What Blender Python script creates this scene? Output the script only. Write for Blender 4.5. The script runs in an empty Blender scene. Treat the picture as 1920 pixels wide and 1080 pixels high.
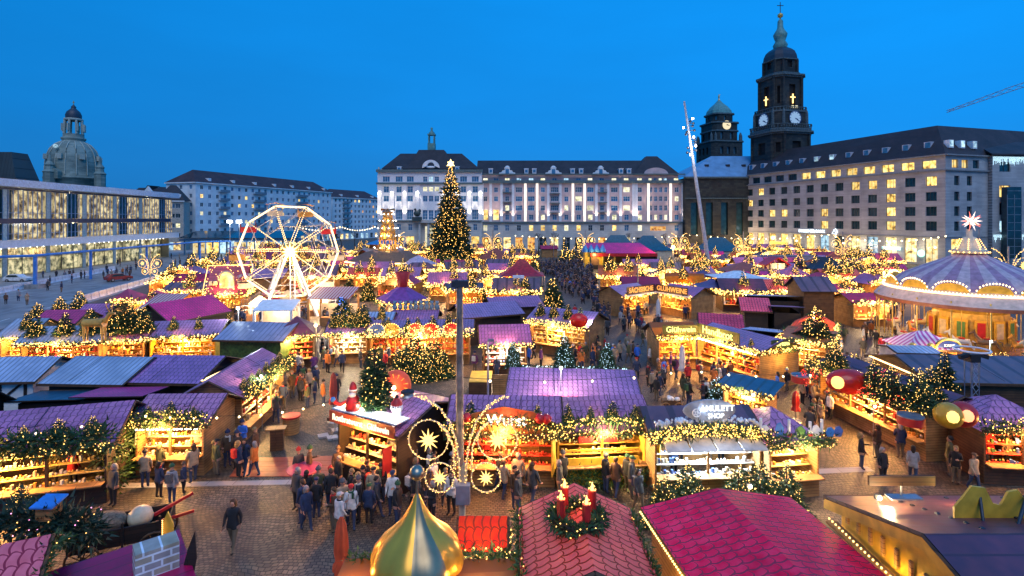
import bpy, math, random
from mathutils import Vector, Matrix
C = bpy.context; SC = C.scene; COL = SC.collection
R = math.radians; PI = math.pi
F = 1000.0; H = 12.0; HY = 410.0      # focal length in px of the 1920 frame, eye height, horizon row

# ---------------- camera, sky, sun, exposure ----------------
cam = bpy.data.objects.new('camera', bpy.data.cameras.new('camera')); COL.objects.link(cam)
cam.location = (0, 0, H); cam.rotation_euler = (R(90), 0, 0)
cam.data.sensor_width = 36; cam.data.lens = 36*F/1920
cam.data.shift_y = -(540-HY)/1920; cam.data.clip_end = 6000; cam.data.clip_start = .2
SC.camera = cam
W = bpy.data.worlds.new('World'); SC.world = W; W.use_nodes = True
nt = W.node_tree; nt.nodes.clear()
def N(t, kind, **kw):
    n = t.nodes.new(kind)
    for k, v in kw.items():
        if k.startswith('i_'):
            key = k[2:]
            n.inputs[int(key) if key.isdigit() else key.replace('_', ' ')].default_value = v
        else: setattr(n, k, v)
    return n
tc = N(nt, 'ShaderNodeTexCoord'); sep = N(nt, 'ShaderNodeSeparateXYZ'); nt.links.new(tc.outputs['Generated'], sep.inputs[0])
ramp = N(nt, 'ShaderNodeValToRGB'); e = ramp.color_ramp.elements
e[0].position = 0.0; e[0].color = (.008, .19, .56, 1)
e[1].position = 1.0; e[1].color = (.0, .27, .86, 1)
for p, c in ((.05, (.003, .20, .60, 1)), (.15, (.0, .225, .70, 1)), (.42, (0, .26, .82, 1))):
    x = e.new(p); x.color = c
nt.links.new(sep.outputs['Z'], ramp.inputs[0])
mx = N(nt, 'ShaderNodeMapRange'); mx.inputs[1].default_value = -.7; mx.inputs[2].default_value = .6; mx.inputs[3].default_value = .72; mx.inputs[4].default_value = 1.0
nt.links.new(sep.outputs['X'], mx.inputs[0])
cmap = N(nt, 'ShaderNodeMapping'); cmap.inputs['Scale'].default_value = (1.2, 1.2, 5.); nt.links.new(tc.outputs['Generated'], cmap.inputs[0])
cl = N(nt, 'ShaderNodeTexNoise', i_Scale=1.3, i_Detail=5., i_Roughness=.55); nt.links.new(cmap.outputs[0], cl.inputs['Vector'])      # faint high cloud
cm = N(nt, 'ShaderNodeMapRange'); cm.inputs[1].default_value = .3; cm.inputs[2].default_value = .7; cm.inputs[3].default_value = .93; cm.inputs[4].default_value = 1.07; nt.links.new(cl.outputs['Fac'], cm.inputs[0])
mm = N(nt, 'ShaderNodeMath', operation='MULTIPLY'); nt.links.new(mx.outputs[0], mm.inputs[0]); nt.links.new(cm.outputs[0], mm.inputs[1])
ml = N(nt, 'ShaderNodeVectorMath', operation='SCALE'); nt.links.new(ramp.outputs[0], ml.inputs[0]); nt.links.new(mm.outputs[0], ml.inputs['Scale'])
sky = N(nt, 'ShaderNodeTexSky', sky_type='NISHITA', sun_disc=False); sky.sun_elevation = R(2); sky.sun_rotation = R(186)
bg = N(nt, 'ShaderNodeBackground'); bg.inputs[1].default_value = 1.0
bg2 = N(nt, 'ShaderNodeBackground'); bg2.inputs[1].default_value = .004
ad = N(nt, 'ShaderNodeAddShader'); wo = N(nt, 'ShaderNodeOutputWorld')
nt.links.new(ml.outputs[0], bg.inputs[0]); nt.links.new(sky.outputs[0], bg2.inputs[0])
nt.links.new(bg.outputs[0], ad.inputs[0]); nt.links.new(bg2.outputs[0], ad.inputs[1]); nt.links.new(ad.outputs[0], wo.inputs[0])
sun = bpy.data.objects.new('sun', bpy.data.lights.new('sun', 'SUN')); COL.objects.link(sun)
sun.data.energy = .85; sun.data.angle = R(40); sun.data.color = (1.0, .93, .86)
sun.rotation_euler = (R(38), 0, R(6))
vs = SC.view_settings; vs.view_transform = 'Standard'; vs.look = 'None'; vs.exposure = 0.32; vs.gamma = 1; vs.use_curve_mapping = False
cy = SC.cycles; cy.sample_clamp_indirect = 4; cy.sample_clamp_direct = 0; cy.max_bounces = 5; cy.diffuse_bounces = 2
cy.glossy_bounces = 2; cy.transmission_bounces = 2; cy.caustics_reflective = False; cy.caustics_refractive = False
cy.blur_glossy = 1.0; cy.use_light_tree = True

# ---------------- pixels and points ----------------
def G(px, py, z=0.0):
    D = (H-z)*F/(py-HY); return Vector(((px-960)/F*D, D, z))
def A(px, D, z=0.0): return Vector(((px-960)/F*D, D, z))
def ZP(py, D): return H-(py-HY)/F*D
def PX(v): return 960+F*v[0]/max(v[1], .1), HY+F*(H-v[2])/max(v[1], .1)

# ---------------- materials ----------------
MATS = {}
def mat(name, col, rough=.6, metal=0., var=.18, scale=2.5, bump=0., es=0., ecol=None, objcol=False, spec=.5):
    if name in MATS: return MATS[name]
    m = bpy.data.materials.new(name); m.use_nodes = True; t = m.node_tree; b = t.nodes['Principled BSDF']
    b.inputs['Roughness'].default_value = rough; b.inputs['Metallic'].default_value = metal
    b.inputs['Specular IOR Level'].default_value = spec
    c4 = tuple(col)+(1,)
    tcn = N(t, 'ShaderNodeTexCoord')
    nz = N(t, 'ShaderNodeTexNoise', i_Scale=scale, i_Detail=4.); t.links.new(tcn.outputs['Object'], nz.inputs['Vector'])
    mr = N(t, 'ShaderNodeMapRange'); mr.inputs[3].default_value = 1-var*1.6; mr.inputs[4].default_value = 1+var*1.6
    mr.inputs[1].default_value = .25; mr.inputs[2].default_value = .75
    t.links.new(nz.outputs['Fac'], mr.inputs[0])
    sc = N(t, 'ShaderNodeVectorMath', operation='SCALE'); t.links.new(mr.outputs[0], sc.inputs['Scale'])
    if objcol:
        oi = N(t, 'ShaderNodeObjectInfo'); t.links.new(oi.outputs['Color'], sc.inputs[0])
    else: sc.inputs[0].default_value = c4[:3]
    t.links.new(sc.outputs[0], b.inputs['Base Color'])
    if bump:
        bp = N(t, 'ShaderNodeBump', i_Strength=bump, i_Distance=.05); t.links.new(nz.outputs['Fac'], bp.inputs['Height']); t.links.new(bp.outputs[0], b.inputs['Normal'])
    if es:
        b.inputs['Emission Color'].default_value = tuple(ecol or col)+(1,); b.inputs['Emission Strength'].default_value = es
        m.cycles.emission_sampling = 'NONE'
    MATS[name] = m; return m
def glow(name, col, s):           # a thing that gives off light
    return mat(name, (.05, .05, .05), es=s, ecol=col, var=0)
def texmat(name, build, rough=.6, spec=.5):
    if name in MATS: return MATS[name]
    m = bpy.data.materials.new(name); m.use_nodes = True; t = m.node_tree; b = t.nodes['Principled BSDF']
    b.inputs['Roughness'].default_value = rough; b.inputs['Specular IOR Level'].default_value = spec
    build(t, b, t.links.new); MATS[name] = m; return m
def mixc(t, L, fac, a, b, mode='MIX'):
    m = N(t, 'ShaderNodeMix', data_type='RGBA', blend_type=mode)
    for s, v in ((m.inputs[6], a), (m.inputs[7], b), (m.inputs[0], fac)):
        if hasattr(v, 'links'): L(v, s)
        elif isinstance(v, (int, float)): s.default_value = v
        else: s.default_value = tuple(v)+(1,)
    return m.outputs[2]
def brickmat(name, c1, c2, mortar, sx, bw, bh, ms=.02, rough=.7, coord='Object', rot=None, bump=.3, noise=.5, offset=.5, var=.3, warp=0.):
    def f(t, b, L):
        tcn = N(t, 'ShaderNodeTexCoord'); v = tcn.outputs[coord]
        if rot is not None:
            mp = N(t, 'ShaderNodeMapping'); mp.inputs['Rotation'].default_value = rot; L(v, mp.inputs[0]); v = mp.outputs[0]
        if warp:
            nw = N(t, 'ShaderNodeTexNoise', i_Scale=.9, i_Detail=2.); L(v, nw.inputs['Vector'])
            sub = N(t, 'ShaderNodeVectorMath', operation='MULTIPLY_ADD'); sub.inputs[1].default_value = (warp,)*3; L(nw.outputs['Color'], sub.inputs[0]); L(v, sub.inputs[2]); v = sub.outputs[0]
        br = N(t, 'ShaderNodeTexBrick', offset=offset, i_Scale=sx, i_Mortar_Size=ms); br.inputs['Brick Width'].default_value = bw; br.inputs['Row Height'].default_value = bh
        br.inputs['Color1'].default_value = tuple(c1)+(1,); br.inputs['Color2'].default_value = tuple(c2)+(1,); br.inputs['Mortar'].default_value = tuple(mortar)+(1,)
        br.inputs['Mortar Smooth'].default_value = .3
        L(v, br.inputs['Vector'])
        nz = N(t, 'ShaderNodeTexNoise', i_Scale=noise, i_Detail=5.); L(tcn.outputs['Object'], nz.inputs['Vector'])
        mr = N(t, 'ShaderNodeMapRange'); mr.inputs[1].default_value = .3; mr.inputs[2].default_value = .7; mr.inputs[3].default_value = 1-var; mr.inputs[4].default_value = 1+var; L(nz.outputs['Fac'], mr.inputs[0])
        sc = N(t, 'ShaderNodeVectorMath', operation='SCALE'); L(br.outputs['Color'], sc.inputs[0]); L(mr.outputs[0], sc.inputs['Scale'])
        L(sc.outputs[0], b.inputs['Base Color'])
        if bump:
            iv = N(t, 'ShaderNodeMath', operation='SUBTRACT'); iv.inputs[0].default_value = 1; L(br.outputs['Fac'], iv.inputs[1])
            bp = N(t, 'ShaderNodeBump', i_Strength=bump, i_Distance=.04); L(iv.outputs[0], bp.inputs['Height']); L(bp.outputs[0], b.inputs['Normal'])
    return texmat(name, f, rough)
def litpane(name, c1, c2, s, dark=.25):   # a lit room seen through its window
    def f(t, b, L):
        tcn = N(t, 'ShaderNodeTexCoord'); oi = N(t, 'ShaderNodeObjectInfo')
        ad = N(t, 'ShaderNodeVectorMath', operation='ADD'); L(tcn.outputs['Object'], ad.inputs[0])
        cb = N(t, 'ShaderNodeCombineXYZ'); ml_ = N(t, 'ShaderNodeMath', operation='MULTIPLY'); ml_.inputs[1].default_value = 50; L(oi.outputs['Random'], ml_.inputs[0])
        for i in range(3): L(ml_.outputs[0], cb.inputs[i])
        L(cb.outputs[0], ad.inputs[1])
        nz = N(t, 'ShaderNodeTexNoise', i_Scale=.9, i_Detail=4.); L(ad.outputs[0], nz.inputs['Vector'])
        rp = N(t, 'ShaderNodeValToRGB'); q = rp.color_ramp.elements; q[0].position = .34; q[1].position = .6
        q[0].color = tuple(x*dark for x in c2)+(1,); q[1].color = tuple(c1)+(1,); q2 = q.new(.46); q2.color = tuple(c2)+(1,)
        L(nz.outputs['Fac'], rp.inputs[0])
        mr = N(t, 'ShaderNodeMapRange'); mr.inputs[3].default_value = s*.6; mr.inputs[4].default_value = s*1.35; L(oi.outputs['Random'], mr.inputs[0])
        b.inputs['Base Color'].default_value = (.02, .02, .02, 1)
        L(rp.outputs[0], b.inputs['Emission Color']); L(mr.outputs[0], b.inputs['Emission Strength'])
    m = texmat(name, f, .1); m.cycles.emission_sampling = 'NONE'; return m

# ---------------- mesh builder ----------------
class MB:
    def __init__(s): s.v = []; s.f = []; s.m = []; s.sm = []; s.uv = []
    def face(s, pts, m=0, sm=False, uv=None):
        i = len(s.v); s.v += [tuple(p) for p in pts]; s.f.append(tuple(range(i, i+len(pts)))); s.m.append(m); s.sm.append(sm); s.uv.append(uv)
    def grid(s, rows, m=0, sm=True, close=False):
        i = len(s.v); n = len(rows[0])
        for r in rows: s.v += [tuple(p) for p in r]
        for a in range(len(rows)-1):
            for b in range(n if close else n-1):
                c = (b+1) % n
                s.f.append((i+a*n+b, i+a*n+c, i+(a+1)*n+c, i+(a+1)*n+b)); s.m.append(m); s.sm.append(sm); s.uv.append(None)
    def box(s, c, d, rz=0, m=0, rx=0, ry=0):
        M = Matrix.Translation(c) @ Matrix.Rotation(rz, 4, 'Z') @ Matrix.Rotation(ry, 4, 'Y') @ Matrix.Rotation(rx, 4, 'X')
        i = len(s.v); x, y, z = d[0]/2, d[1]/2, d[2]/2
        for a in (-x, x):
            for b in (-y, y):
                for k in (-z, z): s.v.append(tuple(M @ Vector((a, b, k))))
        for q in ((0, 1, 3, 2), (4, 6, 7, 5), (0, 4, 5, 1), (2, 3, 7, 6), (0, 2, 6, 4), (1, 5, 7, 3)):
            s.f.append(tuple(i+k for k in q)); s.m.append(m); s.sm.append(False); s.uv.append(None)
    def tube(s, pts, r, n=6, m=0, closed=False, sm=True):
        pts = [Vector(p) for p in pts]; rows = []; L = len(pts)
        rr = r if isinstance(r, (list, tuple)) else [r]*L
        for k, p in enumerate(pts):
            if closed: d = pts[(k+1) % L]-pts[k-1]
            else: d = pts[min(k+1, L-1)]-pts[max(k-1, 0)]
            if d.length < 1e-9: d = Vector((0, 0, 1))
            d.normalize(); up = Vector((0, 0, 1)) if abs(d.z) < .9 else Vector((0, 1, 0))
            a = d.cross(up).normalized(); b = d.cross(a)
            rows.append([p+(a*math.cos(2*PI*j/n)+b*math.sin(2*PI*j/n))*rr[k] for j in range(n)])
        if closed: rows.append(rows[0])
        else:
            s.face(rows[0][::-1], m); s.face(rows[-1], m)
        s.grid(rows, m, sm, True)
    def lathe(s, prof, n=16, c=(0, 0, 0), m=0, sm=True, ph=0., sq=None):
        rows = []
        for r, z in prof:
            row = []
            for j in range(n):
                a = 2*PI*j/n+ph; row.append((c[0]+r*math.cos(a), c[1]+r*math.sin(a), c[2]+z))
            rows.append(row)
        s.grid(rows, m, sm, True); s.face(rows[-1], m)
    def ball(s, c, r, m=0, n=8, k=5, sc=(1, 1, 1)):
        rows = []
        for a in range(k+1):
            t = -PI/2+PI*a/k; cr = max(math.cos(t), .02)
            rows.append([(c[0]+r*sc[0]*cr*math.cos(2*PI*j/n), c[1]+r*sc[1]*cr*math.sin(2*PI*j/n), c[2]+r*sc[2]*math.sin(t)) for j in range(n)])
        s.grid(rows, m, True, True)
    def bulb(s, c, r, m=0):
        x, y, z = c; i = len(s.v)
        s.v += [(x+r, y, z), (x, y+r, z), (x-r, y, z), (x, y-r, z), (x, y, z+r), (x, y, z-r)]
        for a in range(4):
            b = (a+1) % 4
            s.f += [(i+a, i+b, i+4), (i+b, i+a, i+5)]; s.m += [m, m]; s.sm += [False, False]; s.uv += [None, None]
    def prism(s, poly, z0, z1, m=0, top=None):
        n = len(poly); s.face([(p[0], p[1], z1) for p in poly], m if top is None else top); s.face([(p[0], p[1], z0) for p in poly][::-1], m)
        for i in range(n):
            a, b = poly[i], poly[(i+1) % n]
            s.face([(a[0], a[1], z0), (b[0], b[1], z0), (b[0], b[1], z1), (a[0], a[1], z1)], m)
    def slab(s, pts, t, m=0, uvs=None, m2=None):   # thick plate: pts is the top, pushed down by t
        n = len(pts); pts = [Vector(p) for p in pts]; low = [p-Vector((0, 0, t)) for p in pts]
        s.face(pts, m, uv=uvs); s.face(low[::-1], m if m2 is None else m2)
        for i in range(n):
            j = (i+1) % n; s.face([low[i], low[j], pts[j], pts[i]], m if m2 is None else m2)
    def plate(s, pts, nrm, t, m=0):                # outline in any plane with thickness t along nrm
        n = len(pts); pts = [Vector(p) for p in pts]; o = Vector(nrm)*t; bk = [p-o for p in pts]
        s.face(pts, m); s.face(bk[::-1], m)
        for i in range(n):
            j = (i+1) % n; s.face([bk[i], bk[j], pts[j], pts[i]], m)
    def star(s, c, ax, az, r, n=9, m=0, depth=.35, rin=.34):   # a many-pointed paper star
        c = Vector(c); ax = Vector(ax).normalized(); az = Vector(az).normalized(); ay = ax.cross(az).normalized()
        ring = []
        for k in range(2*n):
            q = r*(1 if k % 4 == 0 else .8) if k % 2 == 0 else r*rin
            ring.append(c+(ax*math.sin(PI*k/n)+az*math.cos(PI*k/n))*q)
        for k in range(2*n):
            j = (k+1) % (2*n)
            s.face([ring[k], ring[j], c+ay*r*depth], m); s.face([ring[j], ring[k], c-ay*r*depth], m)
    def mesh(s, name, mats):
        me = bpy.data.meshes.new(name); me.from_pydata(s.v, [], s.f)
        for q in (mats if isinstance(mats, (list, tuple)) else [mats]): me.materials.append(q)
        me.polygons.foreach_set('material_index', s.m); me.polygons.foreach_set('use_smooth', s.sm)
        if any(u is not None for u in s.uv):
            ul = me.uv_layers.new(name='UVMap'); k = 0
            for f, u in zip(s.f, s.uv):
                for j in range(len(f)):
                    if u is not None: ul.data[k].uv = u[j]
                    k += 1
        me.update(); return me
    def build(s, name, mats, parent=None, **kw):
        return put(name, s.mesh(name, mats), parent, **kw)
def put(name, me, parent=None, loc=None, rz=None, kind=None, label=None, cat=None, group=None):
    o = bpy.data.objects.new(name, me); COL.objects.link(o)
    if parent is not None: o.parent = parent
    if loc is not None: o.location = loc
    if rz is not None: o.rotation_euler = (0, 0, rz)
    if kind: o['kind'] = kind
    if label: o['label'] = label
    if cat: o['category'] = cat
    if group: o['group'] = group
    return o
def thing(name, label, cat, loc=(0, 0, 0), rz=0, group=None):
    o = bpy.data.objects.new(name, None); COL.objects.link(o); o.location = loc; o.rotation_euler = (0, 0, rz)
    o.empty_display_size = .3
    o['label'] = label; o['category'] = cat
    if group: o['group'] = group
    return o
def kids(o): return [c for c in ALLKIDS.get(o.name, [])]
def copytree(o, parent=None):
    c = o.copy(); COL.objects.link(c); c.parent = parent
    for ch in list(o.children): copytree(ch, c)
    return c
def lamp(loc, power, col=(1, .55, .2), r=.15, name='lamp_light', parent=None, kind='POINT', size=None, aim=None):
    l = bpy.data.lights.new(name, kind); l.energy = power; l.color = col
    if kind == 'AREA':
        l.shape = 'RECTANGLE'; l.size, l.size_y = size
    else: l.shadow_soft_size = r
    if kind == 'SPOT': l.spot_size = R(size or 60); l.spot_blend = .6
    o = bpy.data.objects.new(name, l); COL.objects.link(o); o.location = loc
    if parent is not None: o.parent = parent
    if aim is not None: o.rotation_euler = (Vector(aim)).to_track_quat('-Z', 'Y').to_euler()

    return o
def text(s, size, loc, rot, m, parent, ext=.02, name='lettering', spacing=1.0, align='CENTER', sx=1.0):
    cu = bpy.data.curves.new('t', 'FONT'); cu.body = s; cu.size = size; cu.extrude = ext; cu.align_x = align; cu.align_y = 'CENTER'; cu.space_character = spacing
    cu.offset = size*.014
    o = bpy.data.objects.new('t', cu); COL.objects.link(o)
    me = bpy.data.meshes.new_from_object(o.evaluated_get(C.evaluated_depsgraph_get())); bpy.data.objects.remove(o)
    me.materials.clear(); me.materials.append(m)
    t = put(name, me, parent, loc=loc); t.rotation_euler = rot; t.scale = (sx, 1, 1); return t
# ---------------- palette ----------------
WOOD = lambda: brickmat('wood_planks', (.12, .055, .022), (.08, .036, .016), (.03, .014, .007), 1, 3.0, .14, .012, rot=(R(90), 0, 0), bump=.3, noise=2)
WOODL = lambda: brickmat('pale_wood', (.42, .22, .08), (.34, .17, .06), (.12, .06, .02), 1, 2.6, .13, .01, rot=(R(90), 0, 0), bump=.3, noise=2)
WOODD = lambda: brickmat('dark_wood', (.03, .016, .011), (.022, .012, .009), (.012, .008, .005), 1, 3.0, .16, .014, rot=(R(90), 0, 0), bump=.3, noise=2)
def roofmat(name, col, col2=None, dark=.35, w=.26, h=.36, ms=.016, rough=.38):
    # sheet roofing pressed as tiles: rows across, wavy ribs down the slope
    col2 = col2 or tuple(c*.8 for c in col)
    def f(t, b, L):
        uv = N(t, 'ShaderNodeTexCoord'); sp = N(t, 'ShaderNodeSeparateXYZ'); L(uv.outputs['UV'], sp.inputs[0])
        def m(op, a, c=None):
            q = N(t, 'ShaderNodeMath', operation=op)
            for i, x in enumerate((a, c)):
                if x is None: continue
                if hasattr(x, 'links'): L(x, q.inputs[i])
                else: q.inputs[i].default_value = x
            return q.outputs[0]
        # ribs: u shifted by a scallop that restarts at every row
        fr = m('FRACT', m('DIVIDE', sp.outputs[1], h))
        sh = m('MULTIPLY', m('SINE', m('MULTIPLY', fr, PI)), w*.22)
        fu = m('FRACT', m('DIVIDE', m('ADD', sp.outputs[0], sh), w))
        rib = m('MULTIPLY', m('LESS_THAN', fu, ms/w*3.2), 1.0)
        bow = m('MULTIPLY', m('SINE', m('MULTIPLY', fu, PI)), .22)
        fr2 = m('FRACT', m('ADD', m('DIVIDE', sp.outputs[1], h), bow))
        row = m('LESS_THAN', fr2, .10)
        ln = m('MAXIMUM', rib, row)
        nz = N(t, 'ShaderNodeTexNoise', i_Scale=2.2, i_Detail=6.); L(uv.outputs['UV'], nz.inputs['Vector'])
        cr = N(t, 'ShaderNodeMapRange'); cr.inputs[1].default_value = .35; cr.inputs[2].default_value = .65; L(nz.outputs['Fac'], cr.inputs[0])
        base = mixc(t, L, cr.outputs[0], col2, col)
        oi = N(t, 'ShaderNodeObjectInfo'); hs = N(t, 'ShaderNodeHueSaturation'); n3 = N(t, 'ShaderNodeTexNoise', i_Scale=.55, i_Detail=5.)
        ov = N(t, 'ShaderNodeVectorMath', operation='ADD'); L(uv.outputs['UV'], ov.inputs[0]); L(m('MULTIPLY', oi.outputs['Random'], 40.), ov.inputs[1]); L(ov.outputs[0], n3.inputs['Vector'])
        L(m('ADD', m('MULTIPLY', oi.outputs['Random'], .016), .492), hs.inputs['Hue']); L(m('ADD', m('MULTIPLY', m('FRACT', m('MULTIPLY', oi.outputs['Random'], 7.3)), .25), .88), hs.inputs['Saturation'])
        v3 = m('ADD', m('MULTIPLY', n3.outputs['Fac'], 1.3), m('SUBTRACT', m('MULTIPLY', m('FRACT', m('MULTIPLY', oi.outputs['Random'], 3.7)), .35), -.25)); L(v3, hs.inputs['Value'])
        L(base, hs.inputs['Color']); base = hs.outputs[0]
        fin = mixc(t, L, ln, base, tuple(c*dark for c in col))
        L(fin, b.inputs['Base Color'])
        hh = m('SUBTRACT', 1.0, ln)
        bp = N(t, 'ShaderNodeBump', i_Strength=.35, i_Distance=.02); L(hh, bp.inputs['Height']); L(bp.outputs[0], b.inputs['Normal'])
        rr = m('MULTIPLY_ADD', nz.outputs['Fac'], .25); t.nodes[-1].inputs[2].default_value = rough-.12
        L(rr, b.inputs['Roughness'])
    return texmat(name, f, rough, spec=.15 if name.startswith(('red', 'pink', 'orange')) else .6)
def stripe(t, b, L, c1, c2, fr, axis=1, coord='UV'):
    uv = N(t, 'ShaderNodeTexCoord'); sp = N(t, 'ShaderNodeSeparateXYZ'); L(uv.outputs[coord], sp.inputs[0])
    a = N(t, 'ShaderNodeMath', operation='MULTIPLY'); a.inputs[1].default_value = fr; L(sp.outputs[axis], a.inputs[0])
    q = N(t, 'ShaderNodeMath', operation='FRACT'); L(a.outputs[0], q.inputs[0])
    g = N(t, 'ShaderNodeMath', operation='GREATER_THAN'); g.inputs[1].default_value = .5; L(q.outputs[0], g.inputs[0])
    L(mixc(t, L, g.outputs[0], c1, c2), b.inputs['Base Color'])
def roof(k):
    P = {'purple': ((.60, .19, .36), (.42, .11, .27)), 'violet': ((.46, .21, .40), (.32, .14, .31)),
         'magenta': ((.80, .045, .22), (.58, .03, .15)), 'pink': ((1.0, .09, .17), (.82, .045, .10)), 'red': ((1.0, .07, .012), (.88, .03, .008))}
    if k in P: return roofmat(k+'_tile_roof', *P[k])
    Q = {'blue': ((.46, .48, .58), (.36, .39, .50), .5, .3, 50), 'grey': ((.34, .32, .44), (.27, .26, .36), .5, .4, 50),
         'maroon': ((.15, .035, .06), (.10, .025, .05), .5, 60, .55), 'orange': ((.62, .17, .04), (.5, .12, .03), .6, 60, 9),
         'brown': ((.17, .085, .10), (.12, .065, .085), .5, 1.2, 60), 'crimson': ((.38, .02, .07), (.28, .015, .05), .4, 60, .45),
         'darkblue': ((.03, .09, .14), (.02, .06, .10), .6, .6, 60), 'white': ((.62, .62, .66), (.55, .55, .6), .7, 1.5, 60), 'teal': ((.02, .10, .13), (.015, .07, .09), .6, .5, 60)}
    if k in Q:
        a = Q[k]; return roofmat(k+'_sheet_roof', a[0], a[1], a[2], a[3], a[4])
    S = {'striped': ((.60, .66, .8), (.05, .10, .32), 4.2), 'pinkstripe': ((.66, .55, .62), (.42, .07, .28), 3.2), 'redstripe': ((.7, .55, .5), (.5, .05, .05), 3.)}
    a = S[k]; return texmat(k+'_awning_cloth', lambda t, b, L: stripe(t, b, L, *a, axis=1 if k == 'striped' else 0))
FIR = mat('fir_needles', (.028, .075, .022), .7, var=.5, scale=5)
FIRD = mat('dark_fir_needles', (.012, .04, .022), .7, var=.5, scale=5)
IVY = mat('ivy_leaves', (.035, .085, .016), .6, var=.5, scale=6)
BARK = mat('bark', (.06, .035, .02), .9, var=.4, scale=8)
BULB = glow('warm_bulb', (1, .56, .13), 3.4)
BULBF = glow('warm_far_bulb', (1, .52, .11), 7.5)
BULBM = glow('warm_mid_bulb', (1, .54, .12), 5.5)
BULBW = glow('cold_bulb', (.55, .85, 1), 3.2)
BULBR = glow('red_bulb', (1, .05, .02), 3.0)
HOT = glow('white_lamp_glass', (1, .9, .72), 9)
FLOOD = glow('floodlight_glass', (.9, .95, 1), 22)
FLOODW = glow('warm_floodlight_glass', (1, .72, .35), 20)
TUBE = glow('warm_light_tube', (1, .66, .28), 3.6)
STARM = glow('paper_star_glow', (1, .62, .14), 2.4)
STARR = glow('red_star_glow', (1, .16, .10), 2.2)
WHITE = mat('white_paint', (.80, .80, .80), .5, var=.1)
CREAM = mat('cream_paint', (.62, .53, .38), .55, var=.15)
GOLD = mat('gold_paint', (.62, .40, .09), .35, .3, var=.25)
YELLOW = mat('yellow_paint', (.62, .36, .035), .5, var=.2)
METAL = mat('galvanised_steel', (.32, .33, .36), .4, .7, var=.2)
DMETAL = mat('dark_steel', (.05, .055, .065), .45, .5, var=.2)
REDP = mat('red_paint', (.50, .02, .02), .4, var=.15)
BLACK = mat('black_rubber', (.012, .012, .014), .6)
GREEN = mat('green_paint', (.04, .16, .06), .5)
BLUEP = mat('blue_paint', (.05, .22, .60), .45)
STONE = mat('grey_stone', (.26, .25, .24), .85, var=.3, scale=1.2)
COPPER = mat('green_copper', (.10, .27, .25), .55, var=.25, scale=1.)
GLASS = mat('window_glass', (.05, .12, .17), .06, var=.1, spec=.9)
GLASSD = mat('dark_window_glass', (.012, .045, .055), .08, var=.3, scale=.8, spec=.7)
LITY = litpane('yellow_lit_room', (1, .80, .30), (1, .58, .12), 1.15)
LITW = litpane('pale_lit_room', (1, .93, .68), (.85, .80, .45), .95, .4)
LITC = litpane('cool_lit_room', (.62, .9, 1), (.35, .6, .8), .8, .3)
LITO = litpane('orange_lit_room', (1, .62, .18), (.9, .35, .05), .9, .12)
SHOP = litpane('shop_window', (1, .86, .5), (.9, .6, .2), 1.1, .1)
GOODS = [mat('goods_'+n, c, .5, var=.25) for n, c in (('cream', (.62, .50, .33)), ('red', (.55, .05, .03)), ('amber', (.62, .30, .05)), ('brown', (.22, .10, .04)), ('gold', (.7, .5, .15)), ('white', (.75, .72, .68)), ('green', (.08, .22, .06)), ('blue', (.08, .16, .45)))]

# ---------------- walls with real openings, windows set back in them ----------------
def facade(mb, P0, P1, z0, z1, ops, m=0, dep=.3, mr=None):
    P0 = Vector(P0[:2]); P1 = Vector(P1[:2]); L = (P1-P0).length; d = (P1-P0)/L; n = Vector((d.y, -d.x))
    mr = m if mr is None else mr
    ops = [(max(0, a), min(L, b), max(z0, c), min(z1, e)) for a, b, c, e in ops]
    ops = [o for o in ops if o[1]-o[0] > .01 and o[3]-o[2] > .01]
    zs = sorted({z0, z1} | {o[2] for o in ops} | {o[3] for o in ops})
    pt = lambda u, z, o=0.: (P0.x+d.x*u-n.x*o, P0.y+d.y*u-n.y*o, z)
    for a, b in zip(zs, zs[1:]):
        if b-a < 1e-4: continue
        zc = (a+b)/2; cur = sorted((o[0], o[1]) for o in ops if o[2] < zc < o[3]); u = 0.
        for s, e in cur+[(L, L)]:
            if s-u > 1e-4: mb.face([pt(u, a), pt(s, a), pt(s, b), pt(u, b)], m)
            u = max(u, e)
    for a, b, c, e in ops:
        mb.face([pt(a, c), pt(a, c, dep), pt(a, e, dep), pt(a, e)], mr); mb.face([pt(b, c, dep), pt(b, c), pt(b, e), pt(b, e, dep)], mr)
        mb.face([pt(a, c), pt(b, c), pt(b, c, dep), pt(a, c, dep)], mr); mb.face([pt(a, e, dep), pt(b, e, dep), pt(b, e), pt(a, e)], mr)
    return d, n, L
WC = {}
def winmesh(w, h, nx, ny, fm, gm, bar=.07):
    k = (round(w, 2), round(h, 2), nx, ny, fm.name, gm.name)
    if k not in WC:
        f = MB(); b = bar
        f.box((w/2, 0, b/2), (w, .1, b)); f.box((w/2, 0, h-b/2), (w, .1, b)); f.box((b/2, 0, h/2), (b, .1, h-2*b)); f.box((w-b/2, 0, h/2), (b, .1, h-2*b))
        for i in range(1, nx): f.box((w*i/nx, 0, h/2), (b*.8, .08, h-2*b))
        for i in range(1, ny): f.box((w/2, .0, b+(h-2*b)*(i/ny if ny != 2 else .62)), (w-2*b, .06, b*.7))
        g = MB(); g.box((w/2, .07, h/2), (w-b, .02, h-b))
        WC[k] = (f.mesh('window', fm), g.mesh('pane', gm))
    return WC[k]
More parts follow.
